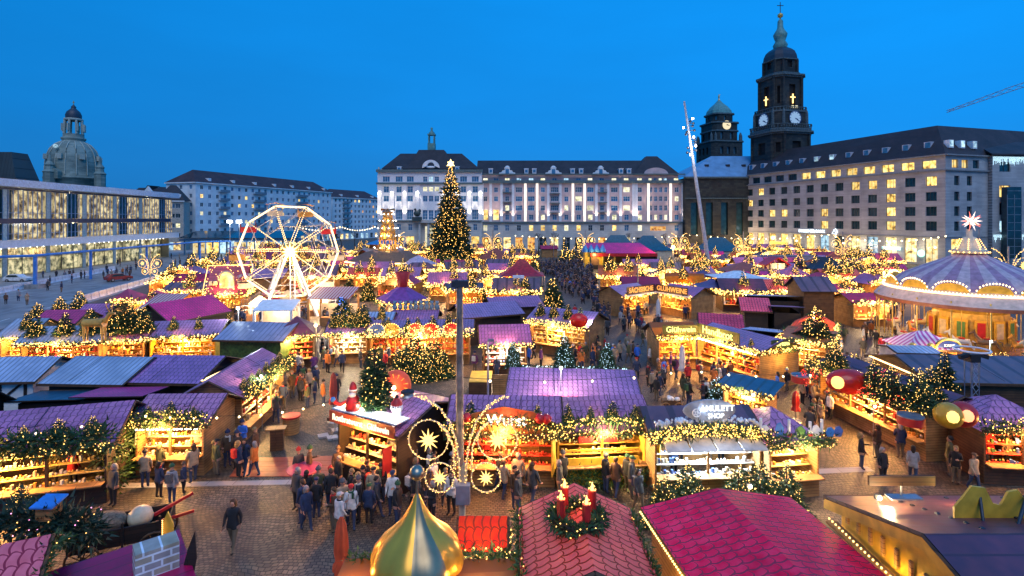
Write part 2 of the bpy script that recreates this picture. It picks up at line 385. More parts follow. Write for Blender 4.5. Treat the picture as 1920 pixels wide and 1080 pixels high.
def windows(parent, P0, P1, lst, dep=.28, fm=None, nmax=100, used=None):
    """lst: (u0, u1, z0, z1, glass, nx, ny). The largest nmax become window > pane, the rest one stuff object."""
    fm = fm or WHITE; P0 = Vector(P0[:2]); P1 = Vector(P1[:2]); L = (P1-P0).length; d = (P1-P0)/L; n = Vector((d.y, -d.x)); rz = math.atan2(d.y, d.x)
    inv = parent.matrix_world if False else None; off = Vector(parent.location)
    lst = sorted(lst, key=lambda q: -(q[1]-q[0])*(q[3]-q[2])/max((P0+d*q[0]).length, 1)**2)
    left = nmax-(used[0] if used else 0)
    for i, (a, b, c, e, gm, nx, ny) in enumerate(lst):
        p = P0+d*a-n*dep; fme, gme = winmesh(b-a, e-c, nx, ny, fm, gm)
        if i < left:
            w = put('window', fme, parent, loc=Vector((p.x, p.y, c))-off, rz=rz); put('pane', gme, w)
            if used: used[0] += 1
        else:
            key = parent.name; REST.setdefault(key, [parent, fm, {}])
            M = Matrix.Translation(Vector((p.x, p.y, c))-off) @ Matrix.Rotation(rz, 4, 'Z')
            REST[key][2].setdefault(gm.name, []).append((M, fme, gme))
REST = {}
def flush_rest():
    for key, (parent, fm, D) in REST.items():
        mb = MB(); mats = [fm]
        for g, L_ in D.items():
            mats.append(MATS[g]); gi = len(mats)-1
            for M, a, b in L_:
                for me, mi in ((a, 0), (b, gi)):
                    i = len(mb.v); mb.v += [tuple(M @ v.co) for v in me.vertices]
                    for p in me.polygons: mb.f.append(tuple(i+k for k in p.vertices)); mb.m.append(mi); mb.sm.append(False); mb.uv.append(None)
        mb.build('window', mats, parent, kind='stuff')
    REST.clear()
def cornice(mb, P0, P1, z, t, out, m=0, ext=0.):
    P0 = Vector(P0[:2]); P1 = Vector(P1[:2]); L = (P1-P0).length; d = (P1-P0)/L; n = Vector((d.y, -d.x)); c = (P0+P1)/2+n*(out/2-.002)
    mb.box((c.x, c.y, z), (L+2*ext, out, t), math.atan2(d.y, d.x), m)
# ================= GROUND AND STREET =================
rng = random.Random(7)
def cob(t, b, L):
    tcn = N(t, 'ShaderNodeTexCoord')
    nw = N(t, 'ShaderNodeTexNoise', i_Scale=.45, i_Detail=1.); L(tcn.outputs['Object'], nw.inputs['Vector'])
    sub = N(t, 'ShaderNodeVectorMath', operation='MULTIPLY_ADD'); sub.inputs[1].default_value = (1.1,)*3; L(nw.outputs['Color'], sub.inputs[0]); L(tcn.outputs['Object'], sub.inputs[2])
    br = N(t, 'ShaderNodeTexBrick', offset=.5, i_Scale=1., i_Mortar_Size=.016); br.inputs['Brick Width'].default_value = .18; br.inputs['Row Height'].default_value = .15
    br.inputs['Mortar Smooth'].default_value = .4; br.inputs['Bias'].default_value = 0
    br.inputs['Color1'].default_value = (.20, .145, .10, 1); br.inputs['Color2'].default_value = (.085, .066, .05, 1); br.inputs['Mortar'].default_value = (.014, .012, .010, 1)
    L(sub.outputs[0], br.inputs['Vector'])
    vo = N(t, 'ShaderNodeTexNoise', i_Scale=.35, i_Detail=4.); L(tcn.outputs['Object'], vo.inputs['Vector'])
    mr = N(t, 'ShaderNodeMapRange'); mr.inputs[1].default_value = .35; mr.inputs[2].default_value = .65; mr.inputs[3].default_value = .5; mr.inputs[4].default_value = 1.35; L(vo.outputs['Fac'], mr.inputs[0])
    sc = N(t, 'ShaderNodeVectorMath', operation='SCALE'); L(br.outputs['Color'], sc.inputs[0]); L(mr.outputs[0], sc.inputs['Scale']); L(sc.outputs[0], b.inputs['Base Color'])
    iv = N(t, 'ShaderNodeMath', operation='SUBTRACT'); iv.inputs[0].default_value = 1; L(br.outputs['Fac'], iv.inputs[1])
    bp = N(t, 'ShaderNodeBump', i_Strength=.8, i_Distance=.05); L(iv.outputs[0], bp.inputs['Height']); L(bp.outputs[0], b.inputs['Normal'])
    r2 = N(t, 'ShaderNodeMapRange'); r2.inputs[3].default_value = .38; r2.inputs[4].default_value = .75; L(vo.outputs['Fac'], r2.inputs[0]); L(r2.outputs[0], b.inputs['Roughness'])
COB = texmat('cobblestones', cob, .5, .5)
g = MB(); g.face([(-700, -60, 0), (700, -60, 0), (700, 1500, 0), (-700, 1500, 0)]); g.build('ground', COB, kind='structure')
# street with tram tracks on the left
E0, E1 = G(0, 618), G(432, 487); K0, K1 = G(0, 590), G(432, 478)
ASPH = mat('asphalt', (.24, .23, .23), .5, var=.3, scale=.4)
PAVE = brickmat('pavement_slabs', (.40, .36, .34), (.34, .31, .30), (.12, .11, .11), 1, 1.2, .8, .012, noise=.3)
sd = (E1-E0).normalized(); sn = Vector((-sd.y, sd.x, 0))
def strip(name, o0, o1, m, z, a=-90, b=260, kind='structure'):
    s = MB(); p = [E0+sd*a+sn*o0, E0+sd*b+sn*o0, E0+sd*b+sn*o1, E0+sd*a+sn*o1]
    s.face([(q.x, q.y, z) for q in p]); return s.build(name, m, kind=kind)
strip('street', 0, 22, ASPH, .004)
s = MB()
for o0, o1 in ((22, 60),):
    p = [E0-sd*90+sn*o0, E0+sd*260+sn*o0, E0+sd*260+sn*o1, E0-sd*90+sn*o1]; s.slab([(q.x, q.y, .13) for q in p], .13)
s.build('pavement', PAVE, kind='structure')
s = MB()
for o in (6, 7.45, 12, 13.45):
    p = [E0-sd*90+sn*o, E0+sd*260+sn*o, E0+sd*260+sn*(o+.12), E0-sd*90+sn*(o+.12)]; s.face([(q.x, q.y, .012) for q in p])
s.build('tram_tracks', METAL, kind='structure')
s = MB()
for o in (3., 16.5):
    for k in range(60):
        a = -60+k*5; p = [E0+sd*a+sn*o, E0+sd*(a+2.4)+sn*o, E0+sd*(a+2.4)+sn*(o+.15), E0+sd*a+sn*(o+.15)]; s.face([(q.x, q.y, .012) for q in p])
s.build('road_markings', WHITE, kind='structure')
# concrete slab band and side aisle paving crossing the near square
s = MB(); a, b = G(200, 916), G(700, 905); d = (b-a).normalized(); n = Vector((-d.y, d.x, 0))
s.face([a+Vector((0, 0, .006)), b+Vector((0, 0, .006)), b+n*.45+Vector((0, 0, .006)), a+n*.45+Vector((0, 0, .006))]); 
a, b = G(1430, 893), G(1640, 884); n = Vector((0, 1, 0))
s.face([a+Vector((0, 0, .006)), b+Vector((0, 0, .006)), b+n*.5+Vector((0, 0, .006)), a+n*.5+Vector((0, 0, .006))])
s.build('paving_band', PAVE, kind='structure')
# distant low hills of houses to close the horizon
s = MB()
pts = []
for k in range(60):
    a = -75+150*k/59; pts.append((a, 14+rng.random()*6))
rows = [[(math.sin(R(a))*900, math.cos(R(a))*900, 0) for a, h in pts], [(math.sin(R(a))*900, math.cos(R(a))*900, h) for a, h in pts], [(math.sin(R(a))*960, math.cos(R(a))*960, h*.7) for a, h in pts]]
s.grid(rows, sm=False); s.build('hills', mat('far_city', (.05, .09, .13), .9), kind='structure')

# ================= BACKGROUND BUILDINGS =================
PINK = mat('pink_plaster', (.62, .46, .44), .8, var=.12, scale=.5)
PALE = mat('pale_render', (.78, .80, .78), .8, var=.1, scale=.4)
SAND = brickmat('sandstone_blocks', (.60, .58, .52), (.54, .52, .47), (.38, .36, .32), 1, 1.6, .8, .02, rot=(R(90), 0, 0), bump=.15, noise=.2, var=.2)
TRIM = mat('grey_green_trim', (.10, .15, .15), .6, var=.2)
SLATE = brickmat('dark_slate', (.035, .028, .032), (.022, .020, .024), (.012, .012, .014), 1, .8, .5, .02, rot=(R(90), 0, 0), bump=.2, noise=.3)
RTILE = brickmat('brown_red_tiles', (.075, .032, .03), (.05, .024, .024), (.03, .012, .012), 1, .6, .5, .02, rot=(R(90), 0, 0), bump=.2, noise=.3)
DGLASS = mat('blue_window_glass', (.05, .20, .34), .12, var=.4, scale=.5, spec=.8)
def pw(D, px0, px1, py0, py1): return ((px0-960)/F*D, (px1-960)/F*D, ZP(py1, D), ZP(py0, D))

# ---- long pale building closing the square
D = 200.; t = thing('long_building', 'long pale building with dark roof behind the square, its windows between uplit pilasters', 'building', (0, D, 0))
off = Vector((0, D, 0))
def rel(mb, o): mb.v = [(a-o[0], b-o[1], c-o[2]) for a, b, c in mb.v]; return mb
DL = 196.
xl0, xl1 = (708-960)/F*DL, (903-960)/F*DL
xm0, xm1 = (903-960)/F*D, (1283-960)/F*D
mb = MB(); used = [0]; wl = []; opsL = []
def op(ops, wl, D_, x0, pxc, w, py0, py1, gl, nx=2, ny=2):
    c = (pxc-960)/F*D_; a, b = c-w/2-x0, c+w/2-x0; z0, z1 = ZP(py1, D_), ZP(py0, D_)
    ops.append((a, b, z0, z1)); wl.append((a, b, z0, z1, gl, nx, ny))
rw = random.Random(3)
for c in (724, 748, 769, 847, 869, 891):
    op(opsL, wl, DL, xl0, c, 2.6, 330.5, 341, DGLASS, 3, 1); op(opsL, wl, DL, xl0, c, 2.0, 349, 361, DGLASS); op(opsL, wl, DL, xl0, c, 2.0, 367, 378, DGLASS)
    op(opsL, wl, DL, xl0, c, 2.4, 393, 412, DGLASS, 3, 3); op(opsL, wl, DL, xl0, c, 1.5, 420, 432, DGLASS); op(opsL, wl, DL, xl0, c, 3.0, 443, 468, LITY if c in (769, 891) else GLASSD, 2, 2)
for c in (797, 808, 819):
    op(opsL, wl, DL, xl0, c, 1.6, 331, 341, LITC if c == 808 else DGLASS); op(opsL, wl, DL, xl0, c, 1.7, 350, 359, LITW); op(opsL, wl, DL, xl0, c, 1.7, 367, 378, DGLASS); op(opsL, wl, DL, xl0, c, 1.8, 394, 412, DGLASS, 2, 3)
op(opsL, wl, DL, xl0, 808, 4.5, 424, 470, LITW, 3, 3)
facade(mb, (xl0, DL), (xl1, DL), 0, ZP(413.5, DL), opsL, 0, .35); facade(mb, (xl0, DL), (xl1, DL), ZP(413.5, DL), 30., opsL, 1, .35)
facade(mb, (xl0, DL+16), (xl0, DL), 0, 30., [], 1); facade(mb, (xl1, DL), (xl1, DL+4.2), 0, 30., [], 1)
for q in range(3):
    mb.box((xl0-.3, DL+3+q*5, 30.6), (.5, .5, 1.3))
rel(mb, off).build('wall', [SAND, WHITE], t)
windows(t, (xl0, DL), (xl1, DL), wl, .3, used=used)
opsM, wm = [], []
cols = [(910, 2, 1), (930, 2, 1), (951, 2, 5), (973, 3, 2), (996, 3, 2), (1018, 2, 0), (1040, 4, 5), (1062, 2, 0), (1085, 3, 2), (1107, 3, 2), (1129, 2, 5), (1152, 3, 2), (1175, 3, 2), (1200, 2, 0), (1220, 1, 3), (1229.7, 1, 3), (1239, 1, 3), (1248.5, 1, 3), (1269, 2, 0)]
for c, nx, st in cols:
    w = {1: 1.1, 2: 1.5, 3: 2.5, 4: 2.9}[nx]; n2 = 2 if nx < 3 else nx
    for r, (y0, y1) in enumerate(((351, 360.5), (368, 377.5), (385, 395))):
        g_ = LITW if rw.random() < .07 else (DGLASS if rw.random() < .6 else GLASS)
        if st == 1 and r == 2: continue
        op(opsM, wm, D, xm0, c, w, y0, y1, g_, n2, 2)
    op(opsM, wm, D, xm0, c, min(w, 1.7) if st != 1 else 2.1, 402.5 if st != 1 else 393, 412.5, (LITY if st == 1 else LITW if rw.random() < .35 else DGLASS), 2, 2)
    if st != 3: op(opsM, wm, D, xm0, c, 1.6, 422, 433, rw.choice([LITW, DGLASS, LITY, GLASSD, DGLASS]), 2, 2)
    if st != 3: op(opsM, wm, D, xm0, c, 2.8, 445, 468, rw.choice([SHOP, GLASSD, GLASSD, LITO]), 2, 2)
    op(opsM, wm, D, xm0, c, 1.2 if st == 3 else 1.8, 333.5, 339, rw.choice([DGLASS, DGLASS, LITW, LITC]), 2, 1)
op(opsM, wm, D, xm0, 1234, 6., 424, 433, LITO, 4, 1)
mb = MB()
facade(mb, (xm0, D), (xm1, D), 0, ZP(417, D), opsM, 0, .3); facade(mb, (xm0, D), (xm1, D), ZP(417, D), ZP(341, D), opsM, 1, .3, 2)
facade(mb, (xm0, D+.8), (xm1-2, D+.8), ZP(341, D), ZP(328, D), [(a, b, c, e) for a, b, c, e in opsM if c > 25], 1, .2)
facade(mb, (xm1, D), (xm1, D+16), 0, ZP(341, D), [], 2)
rel(mb, off).build('wall', [SAND, PINK, WHITE], t)
windows(t, (xm0, D), (xm1, D), [q for q in wm if q[2] < 25], .28, used=used, nmax=100)
windows(t, (xm0, D+.8), (xm1, D+.8), [q for q in wm if q[2] > 25], .18, used=used, nmax=100)
# pilasters: each its own part
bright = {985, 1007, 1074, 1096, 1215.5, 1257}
for c in [904.5, 920, 940.5, 962, 985, 1007, 1028, 1050.5, 1074, 1096, 1118, 1140, 1163.5, 1187.5, 1193, 1215.5, 1257, 1280]:
    x = (c-960)/F*D; p = MB(); p.box((0, -.15, 0), (1.0, .296, ZP(343, D)-ZP(416, D)))
    p.build('pilaster', WHITE, t, loc=(x, 0, (ZP(343, D)+ZP(416, D))/2))
    if c not in bright: lamp((x, -1.6, ZP(414, D)), 1500, (1, .80, .70), .1, parent=t, kind='SPOT', size=60, aim=(0, .15, 1))  # soft spots added to brighten the wall at the plainer pilasters
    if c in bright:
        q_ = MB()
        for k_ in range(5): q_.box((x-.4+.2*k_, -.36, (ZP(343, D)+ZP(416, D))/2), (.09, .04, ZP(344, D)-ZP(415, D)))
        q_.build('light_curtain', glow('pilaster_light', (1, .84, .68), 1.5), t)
        lamp((x, -.9, ZP(414, D)), 3000, (1, .80, .55), .1, parent=t, kind='SPOT', size=34, aim=(0, .06, 1)); lamp((x, -.9, ZP(344, D)), 1500, (1, .74, .45), .1, parent=t, kind='SPOT', size=34, aim=(0, .06, -1))
for c in (712, 735.5, 759, 783, 832, 857, 880, 901):
    x = (c-960)/F*DL; p = MB(); p.box((0, -.2, 0), (1.5, .396, ZP(345, DL)-ZP(413, DL)))
    p.build('pilaster', WHITE, t, loc=(x, DL-D, (ZP(345, DL)+ZP(413, DL))/2))
    lamp((x, DL-D-1.5, ZP(411, DL)), 2600, (1, .88, .74), .1, parent=t, kind='SPOT', size=50, aim=(0, .12, 1)); lamp((x, DL-D-1.5, ZP(348, DL)), 2000, (1, .88, .74), .1, parent=t, kind='SPOT', size=50, aim=(0, .12, -1))
c = MB()
for z, th, o in ((ZP(320.5, DL), 1.0, .9), (ZP(344, DL), .7, .8), (ZP(414, DL), .45, .5)): cornice(c, (xl0, DL), (xl1, DL), z, th, o, 0, .4)
for z, th, o in ((ZP(341, D), 1.1, 1.0), (ZP(417, D), .6, .6), (ZP(327, D), .4, 1.3)): cornice(c, (xm0+.5, D), (xm1, D), z, th, o, 0)
rel(c, off).build('cornice', TRIM, t)
b = MB()    # bay windows and balconies of green grey metal
for px, w, rowsy in ((951, 3.4, (361, 379, 396)), (1040, 3.9, (363, 381, 399)), (1129, 3.4, (361, 380, 398))):
    x = (px-960)/F*D
    for y in rowsy:
        z = ZP(y, D); b.box((x, D-.55, z), (w, 1.1, .3))
        if y == rowsy[0] and px != 1040:
            for k in range(9): b.box((x-w/2+w*k/8, D-1.05, z+.55), (.07, .07, .8))
            b.box((x, D-1.05, z+1.), (w, .1, .12))
rel(b, off).build('balcony', TRIM, t)
r = MB()
def hip(r, x0, x1, y0, y1, z0, x0t, x1t, yt0, yt1, z1, m=0):
    b_ = [(x0, y0, z0), (x1, y0, z0), (x1, y1, z0), (x0, y1, z0)]; t_ = [(x0t, yt0, z1), (x1t, yt0, z1), (x1t, yt1, z1), (x0t, yt1, z1)]
    for i in range(4):
        j = (i+1) % 4; r.face([b_[i], b_[j], t_[j], t_[i]], m)
    r.face(t_, m)
hip(r, (714-960)*.196, (899-960)*.196, DL+.6, DL+18, 30.4, (751-960)*.204, (866-960)*.204, DL+8, DL+12, 36.9)
hip(r, (762-960)*.196, (854-960)*.196, DL+.5, DL+17, 30.4, (786-960)*.204, (833-960)*.204, DL+7, DL+13, 38.2)
hip(r, xm0-2, xm1-2, D+.6, D+18, ZP(327, D), xm0-2, xm1-14, D+8, D+11, ZP(301, 208))
hip(r, (1188-960)*.2, (1276-960)*.2, D+.4, D+19, ZP(327, D), (1212-960)*.208, (1232-960)*.208, D+8, D+11, ZP(293, 208))
roofo = rel(r, off).build('roof', SLATE, t)
for px, big in ((920, 0), (951, 1), (987, 0), (1002, 0), (1038, 1), (1074, 0), (1090, 0), (1127, 1), (1165, 0), (1180, 0), (748, 0), (857, 0)):
    q = MB(); g_ = MB(); w = 1.5 if not big else 1.9; h = 1.7 if not big else 2.6; D_ = DL if px < 900 else D; x = (px-960)/F*D_; z = ZP(325, D_) if not big else ZP(328, D_)
    z += 0 if px > 900 else .7
    q.box((0, 1.2, h/2), (w, 2.6, h)); q.box((0, 1.15, h+.1), (w+.3, 2.7, .2)); g_.box((0, -.13, h*.52), (w*.7, .05, h*.66))
    if big:
        q.ball((0, .6, h+.25), w*.48, 0, 10, 6, (1, .9, .8))
        for s_ in (-1, 1):
            q.plate([(s_*w*.5, -.1, .1), (s_*w*1.7, -.1, .1), (s_*w*1.55, -.1, .9), (s_*w*1.15, -.1, 1.0), (s_*w*.95, -.1, 1.7), (s_*w*.5, -.1, 1.9)][::s_], (0, -1, 0), .5)
    dm = q.build('dormer', WHITE if not big else PALE, roofo, loc=(x, D_-D+1.4-1.0, z)); g_.build('pane', DGLASS, dm) if False else None
    g_.build('dormer_window', DGLASS, roofo, loc=(x, D_-D+.4, z))
q = MB(); x = (808-960)*.196   # crescent gable over the entrance axis and the pink arched gable at the right end
pts = [(x+3.2*math.cos(a), DL-.4, 30.6+3.0*math.sin(a)) for a in [PI*k/14 for k in range(15)]]
pin = [(x+1.3*math.cos(a), DL-.4, 31.4+1.3*math.sin(a)) for a in [PI*k/14 for k in range(15)]]
for k in range(14): q.plate([pin[k], pts[k], pts[k+1], pin[k+1]], (0, -1, 0), .8)
q.ball((x, DL-.5, 30.9), .9, 0, 10, 6, (1.8, .5, .5))
x = (1231-960)*.2
q.plate([(x+4.6*math.cos(a), D+.4, ZP(327.5, D)+2.7*math.sin(a)) for a in [PI*k/16 for k in range(17)]], (0, -1, 0), 2., 1)
rel(q, off).build('gable', [PALE, PINK], t)
q = MB(); x = (808-960)*.204; q.box((x, DL+10, 39.4), (2.8, 2.8, 3.2))
for sx in (-1, 1):
    for sy in (-1, 1): q.box((x+sx*1.0, DL+10+sy*1.0, 42.5), (.45, .45, 3.4))
q.box((x, DL+10, 44.4), (2.9, 2.9, .5)); q.lathe([(1.2, 0), (1.1, .6), (.5, 1.2), (.35, 1.8), (.55, 2.2), (.2, 2.7)], 10, (x, DL+10, 44.6))
rel(q, off).build('lantern', COPPER, t)
q = MB()      # bronze group over the portal
x = (783-960)*.195; q.box((x, DL-2, ZP(414, DL)+.6), (3.2, 2.5, 1.6)); q.ball((x, DL-2, ZP(414, DL)+2.7), 1.2, 0, 9, 6, (1.1, .7, 1)); q.ball((x-.7, DL-2, ZP(414, DL)+4.1), .5, 0); q.ball((x+.9, DL-2, ZP(414, DL)+3.6), .55, 0, 8, 5, (1, .8, 1.4))
rel(q, off).build('statue', mat('dark_bronze', (.03, .06, .06), .5), t)
q = MB(); x = (788-960)*.196; x2 = (838-960)*.196
for k in range(4): q.tube([(x+(x2-x)*k/3, DL-1.6, 0), (x+(x2-x)*k/3, DL-1.6, ZP(414, DL))], .5, 10)
q.box(((x+x2)/2, DL-1.2, ZP(414, DL)-.3), (x2-x+2, 2.8, .9)); rel(q, off).build('portico', SAND, t)

# ---- glazed concert hall on the left
P0, P1 = Vector((-98.0, 60)), Vector((-107, 167)); zt = 20.
t = thing('concert_hall', 'long glass fronted hall with white roof band and glowing foyers beside the street', 'building', (P1.x, P1.y, 0)); off = Vector((P1.x, P1.y, 0))
L = (P1-P0).length; d = (P1-P0)/L; n = Vector((d.y, -d.x)); rz = math.atan2(d.y, d.x)
def QP(u, o, z): return (P0.x+d.x*u+n.x*o-off.x, P0.y+d.y*u+n.y*o-off.y, z)
def qbox(mb, u0, u1, o0, o1, z0, z1, m=0): mb.box(QP((u0+u1)/2, (o0+o1)/2, (z0+z1)/2), (u1-u0, abs(o1-o0), z1-z0), rz, m)
q = MB(); qbox(q, 0, L+3, -30, 1.2, 18.5, 20.); q.build('roof', mat('pale_blue_fascia', (.50, .60, .70), .4), t)
q = MB(); qbox(q, 0, L+2, -2, 1.6, 6.1, 7.6); qbox(q, 0, L+3, 1.5, 1.7, 7.6, 7.7); q.build('balcony', WHITE, t)
q = MB(); qbox(q, 0, L, -3, .15, 11.0, 12.0); qbox(q, 0, L, -3, .12, 17.9, 18.3); q.build('floor_band', mat('navy_band', (.01, .02, .06), .5), t)
q = MB(); qbox(q, 0, L, -12, -11.7, 0, 18.3); qbox(q, L-.3, L, -12, -.4, 0, 18.3)
for z in (.14, 6.9, 11.5): qbox(q, 0, L, -11.7, -.6, z-.1, z)
q.build('wall', mat('foyer_wall', (.30, .25, .15), .7, var=.3, scale=.15), t)
q = MB()
for k in range(9): q = MB(); qbox(q, 2.2+k*11.16, 3.2+k*11.16, -.12, .1, 0, 18.3); q.build('column', mat('pale_column', (.30, .42, .42), .6), t)
k = 0; u = 0
WM = [MB() for _ in range(30)]
rk = random.Random(5)
for k in range(29):
    u = 1+k*3.72
    if u > L-2: break
    f = MB()
    for z0, z1 in ((7.7, 11.0), (12.0, 17.9)):
        for j in range(3): f.box((j*1.24, 0, (z0+z1)/2), (.09, .16, z1-z0))
        f.box((1.86, 0, z0+1.2), (3.7, .1, .08))
    w = put('window', f.mesh('window', mat('blue_grey_mullion', (.22, .34, .50), .5)), t, loc=QP(u, 0, 0), rz=rz)
    gq = MB(); gq.box((1.86, .25, 9.35), (3.6, .03, 3.2)); gq.box((1.86, .25, 14.95), (3.6, .03, 5.8)); gq.build('pane', litpane('foyer_room', (1, .82, .42), (.34, .24, .11), .62, .10) if (k*7) % 5 < 4 else GLASSD, w)
    _ = (lambda *a_: None)(lambda: texmat('foyer_glass', lambda t_, b_, L_: (b_.inputs['Base Color'].__setattr__('default_value', (.9, 1, 1, 1)), b_.inputs['Transmission Weight'].__setattr__('default_value', .95), b_.inputs['IOR'].__setattr__('default_value', 1.35)), .0))
    f2 = MB(); f2.box((1.86, 0, 3.1), (.12, .12, 6)); f2.box((1.86, 0, 3.4), (3.7, .1, .1))
    sf_ = put('shopfront', f2.mesh('shopfront', DMETAL), t, loc=QP(u, -2.6, 0), rz=rz); f3 = MB(); f3.box((1.86, .2, 3.05), (3.66, .04, 6.)); f3.build('pane', litpane('lobby_room', (1, .86, .48), (.34, .33, .18), .6, .10), sf_)
q = MB()   # stairs and people-height clutter inside
for u0, z0 in ((52, 6.9), (16, 6.9), (78, 6.9)):
    q.box(QP(u0, -5, z0+2.3), (9.5, 2.2, .35), rz, 0, 0, R(28)); q.box(QP(u0, -4, z0+3.1), (9.5, .06, .9), rz, 0, 0, R(28))
for k in range(26): qbox(q, k*4+1, k*4+rk.uniform(2, 3.6), -11.6, -11.3, rk.choice((1, 7.6, 12.4)), rk.choice((3.5, 9.8, 15.5)) if False else 3.2, 1) if False else None
q.build('stair', mat('stair_concrete', (.42, .36, .26), .7), t)
for k in range(14):
    u = 4+k*7.8
    for z, pwr, o in ((17.2, 900, -6), (10.6, 550, -6), (5.6, 650, -4)):
        lamp(QP(u, o, z), pwr*(.95 if k % 4 else .3), (1, .84, .56), .4, parent=t)
q = MB()
for k in range(54):
    for z in (17.6, 10.8): q.bulb(QP(2+k*2, -3+(k % 3)*-2.2, z), .16)
for k in range(60): q.bulb(QP(1+k*1.8, -1., 5.9), .13)
q.build('ceiling_light', HOT, t, kind='stuff')
q = MB(); qbox(q, 62, 78, 1.0, 1.1, 2.3, 3.9); qbox(q, 90, 104, -4.2, -4.0, .3, 6.0, 1); q.build('banner', [REDP, mat('brown_panel', (.10, .05, .04), .5)], t) if False else None
# dark roof of its auditorium
t = thing('stage_tower', 'dark greenish auditorium roof rising behind the glass hall at the left edge', 'building', (-150, 150, 0))
q = MB(); hip(q, -40, 17.5, -6, 4, 14, -40, 12, -3, 2, 30.4); q.build('roof', brickmat('standing_seam', (.035, .05, .05), (.03, .04, .04), (.01, .015, .015), 1, .9, 40, .05, rot=(R(90), 0, 0), noise=.15), t)

# ---- apartment blocks
def block(nm, lab, Pa, Pb, z1, ncol, nrow, wall, depth, rh, lit, zbase=4.2, win=(1.5, 1.6), balc=(), nmax=100, rt=None, endwin=0, z0=0., shop=True):
    Pa, Pb = Vector(Pa), Vector(Pb); off = Vector((Pa.x, Pa.y, 0)); t = thing(nm, lab, 'building', off)
    L = (Pb-Pa).length; d = (Pb-Pa)/L; n = Vector((d.y, -d.x)); rk = random.Random(len(lab)*7)
    ops, wl = [], []; sp = (L-2)/ncol; sh = (z1-zbase)/nrow
    for c_ in range(ncol):
        for r_ in range(nrow):
            uc = 1+sp*(c_+.5); zc = zbase+sh*(r_+.5); w, h = win
            g_ = rk.choice(lit) if rk.random() < .16 else rk.choice((GLASS, DGLASS, GLASSD))
            o = (uc-w/2, uc+w/2, zc-h/2, zc+h/2); ops.append(o); wl.append(o+(g_, 2, 1))
    if shop:
        for c_ in range(int(ncol*.8)):
            uc = 1+(L-2)/int(ncol*.8)*(c_+.5); o = (uc-1.2, uc+1.2, .3, 3.3); ops.append(o); wl.append(o+(rk.choice((SHOP, SHOP, LITC, GLASSD)), 2, 1))
    mb = MB(); facade(mb, Pa, Pb, z0, z1, ops, 0, .25)
    eo, el = [], []
    Pc = Pb-n*depth; Pd = Pa-n*depth
    if endwin:
        for r_ in range(nrow):
            for c_ in range(endwin):
                uc = depth*(c_+.5)/endwin; zc = zbase+sh*(r_+.5); o = (uc-win[0]/2, uc+win[0]/2, zc-win[1]/2, zc+win[1]/2); eo.append(o); el.append(o+(rk.choice((GLASS, DGLASS)), 2, 1))
    facade(mb, Pd, Pa, z0, z1, eo, 0, .25); facade(mb, Pb, Pc, z0, z1, [], 0)
    rel(mb, off).build('wall', wall, t); us = [0]
    windows(t, Pa, Pb, wl, .22, used=us, nmax=nmax)
    if eo: windows(t, Pd, Pa, el, .22, used=us, nmax=nmax)
    c = MB(); cornice(c, Pa, Pb, z1, .4, .7, 0, .3); cornice(c, Pd, Pa, z1, .4, .7, 0, .3); rel(c, off).build('cornice', PALE, t)
    r = MB(); e = .5; A_, B_, C_, D_ = Pa+n*e-d*e, Pb+n*e+d*e, Pc-n*e+d*e, Pd-n*e-d*e; hh = depth/2
    m0 = (A_+D_)/2+d*hh*.8; m1 = (B_+C_)/2-d*hh*.8; z = z1+.2
    v = lambda p, zz: (p.x, p.y, zz)
    r.face([v(A_, z), v(B_, z), v(m1, z+rh), v(m0, z+rh)]); r.face([v(C_, z), v(D_, z), v(m0, z+rh), v(m1, z+rh)]); r.face([v(D_, z), v(A_, z), v(m0, z+rh)]); r.face([v(B_, z), v(C_, z), v(m1, z+rh)])
    ro = rel(r, off).build('roof', rt or RTILE, t)
    nd = max(2, int(L/12))
    for k in range(nd):
        p = Pa+d*(L*(k+.6)/nd)-n*1.8; q = MB(); q.box((0, 0, .7), (1.3, 2.2, 1.3), math.atan2(d.y, d.x)); q.build('dormer', WHITE, ro, loc=(p.x-off.x, p.y-off.y, z+rh*1.8/hh*.5))
    for (u0, u1) in balc:
        q = MB()
        for r_ in range(nrow):
            zc = zbase+sh*r_+.2; a = Pa+d*((u0+u1)/2)+n*.6; rzz = math.atan2(d.y, d.x)
            q.box((a.x, a.y, zc), (u1-u0, 1.2, .15), rzz); a2 = a+n*.55; q.box((a2.x, a2.y, zc+.55), (u1-u0, .06, .9), rzz)
        rel(q, off).build('balcony', mat('grey_balcony', (.18, .24, .28), .5), t)
    return t
block('apartment_block', 'long white apartment block with red roof behind the ferris wheel', (-124, 209), (-99, 292), 26.2, 22, 6, PALE, 15, 5.5, [LITY, LITW], 5.5, balc=((11, 16), (30, 37), (58, 66)), endwin=3)
block('apartment_block', 'smaller white apartment block with red roof between the ferris wheel and the long building', (-101, 300), (-84, 338), 24, 12, 6, PALE, 15, 5, [LITY, LITO], 5.5, balc=((8, 14),))
block('town_house', 'pale grey town house with dark roof beside the white roof band of the glass hall', (-131, 196), (-122.5, 199), 18.5, 4, 4, mat('beige_render', (.42, .38, .32), .8), 10, 6, [LITY, LITW], 4, rt=SLATE)
block('town_house', 'narrow dark roofed town house next to the white apartment block', (-138, 215), (-127, 217), 20.5, 4, 5, mat('grey_render', (.32, .34, .35), .8), 10, 7, [LITY], 4, rt=SLATE)
block('town_house', 'far dark roofed town house peeping over the glass hall', (-175, 240), (-143, 240), 19, 10, 4, mat('grey_render', (.32, .34, .35), .8), 10, 7, [LITY], 4, rt=SLATE, nmax=20, shop=False)
block('town_house', 'white gabled house over the glass hall roof below the great dome', (-133, 232), (-120, 232), 29, 3, 3, PALE, 10, 6, [LITW], 16, rt=SLATE, nmax=6, shop=False) if False else None

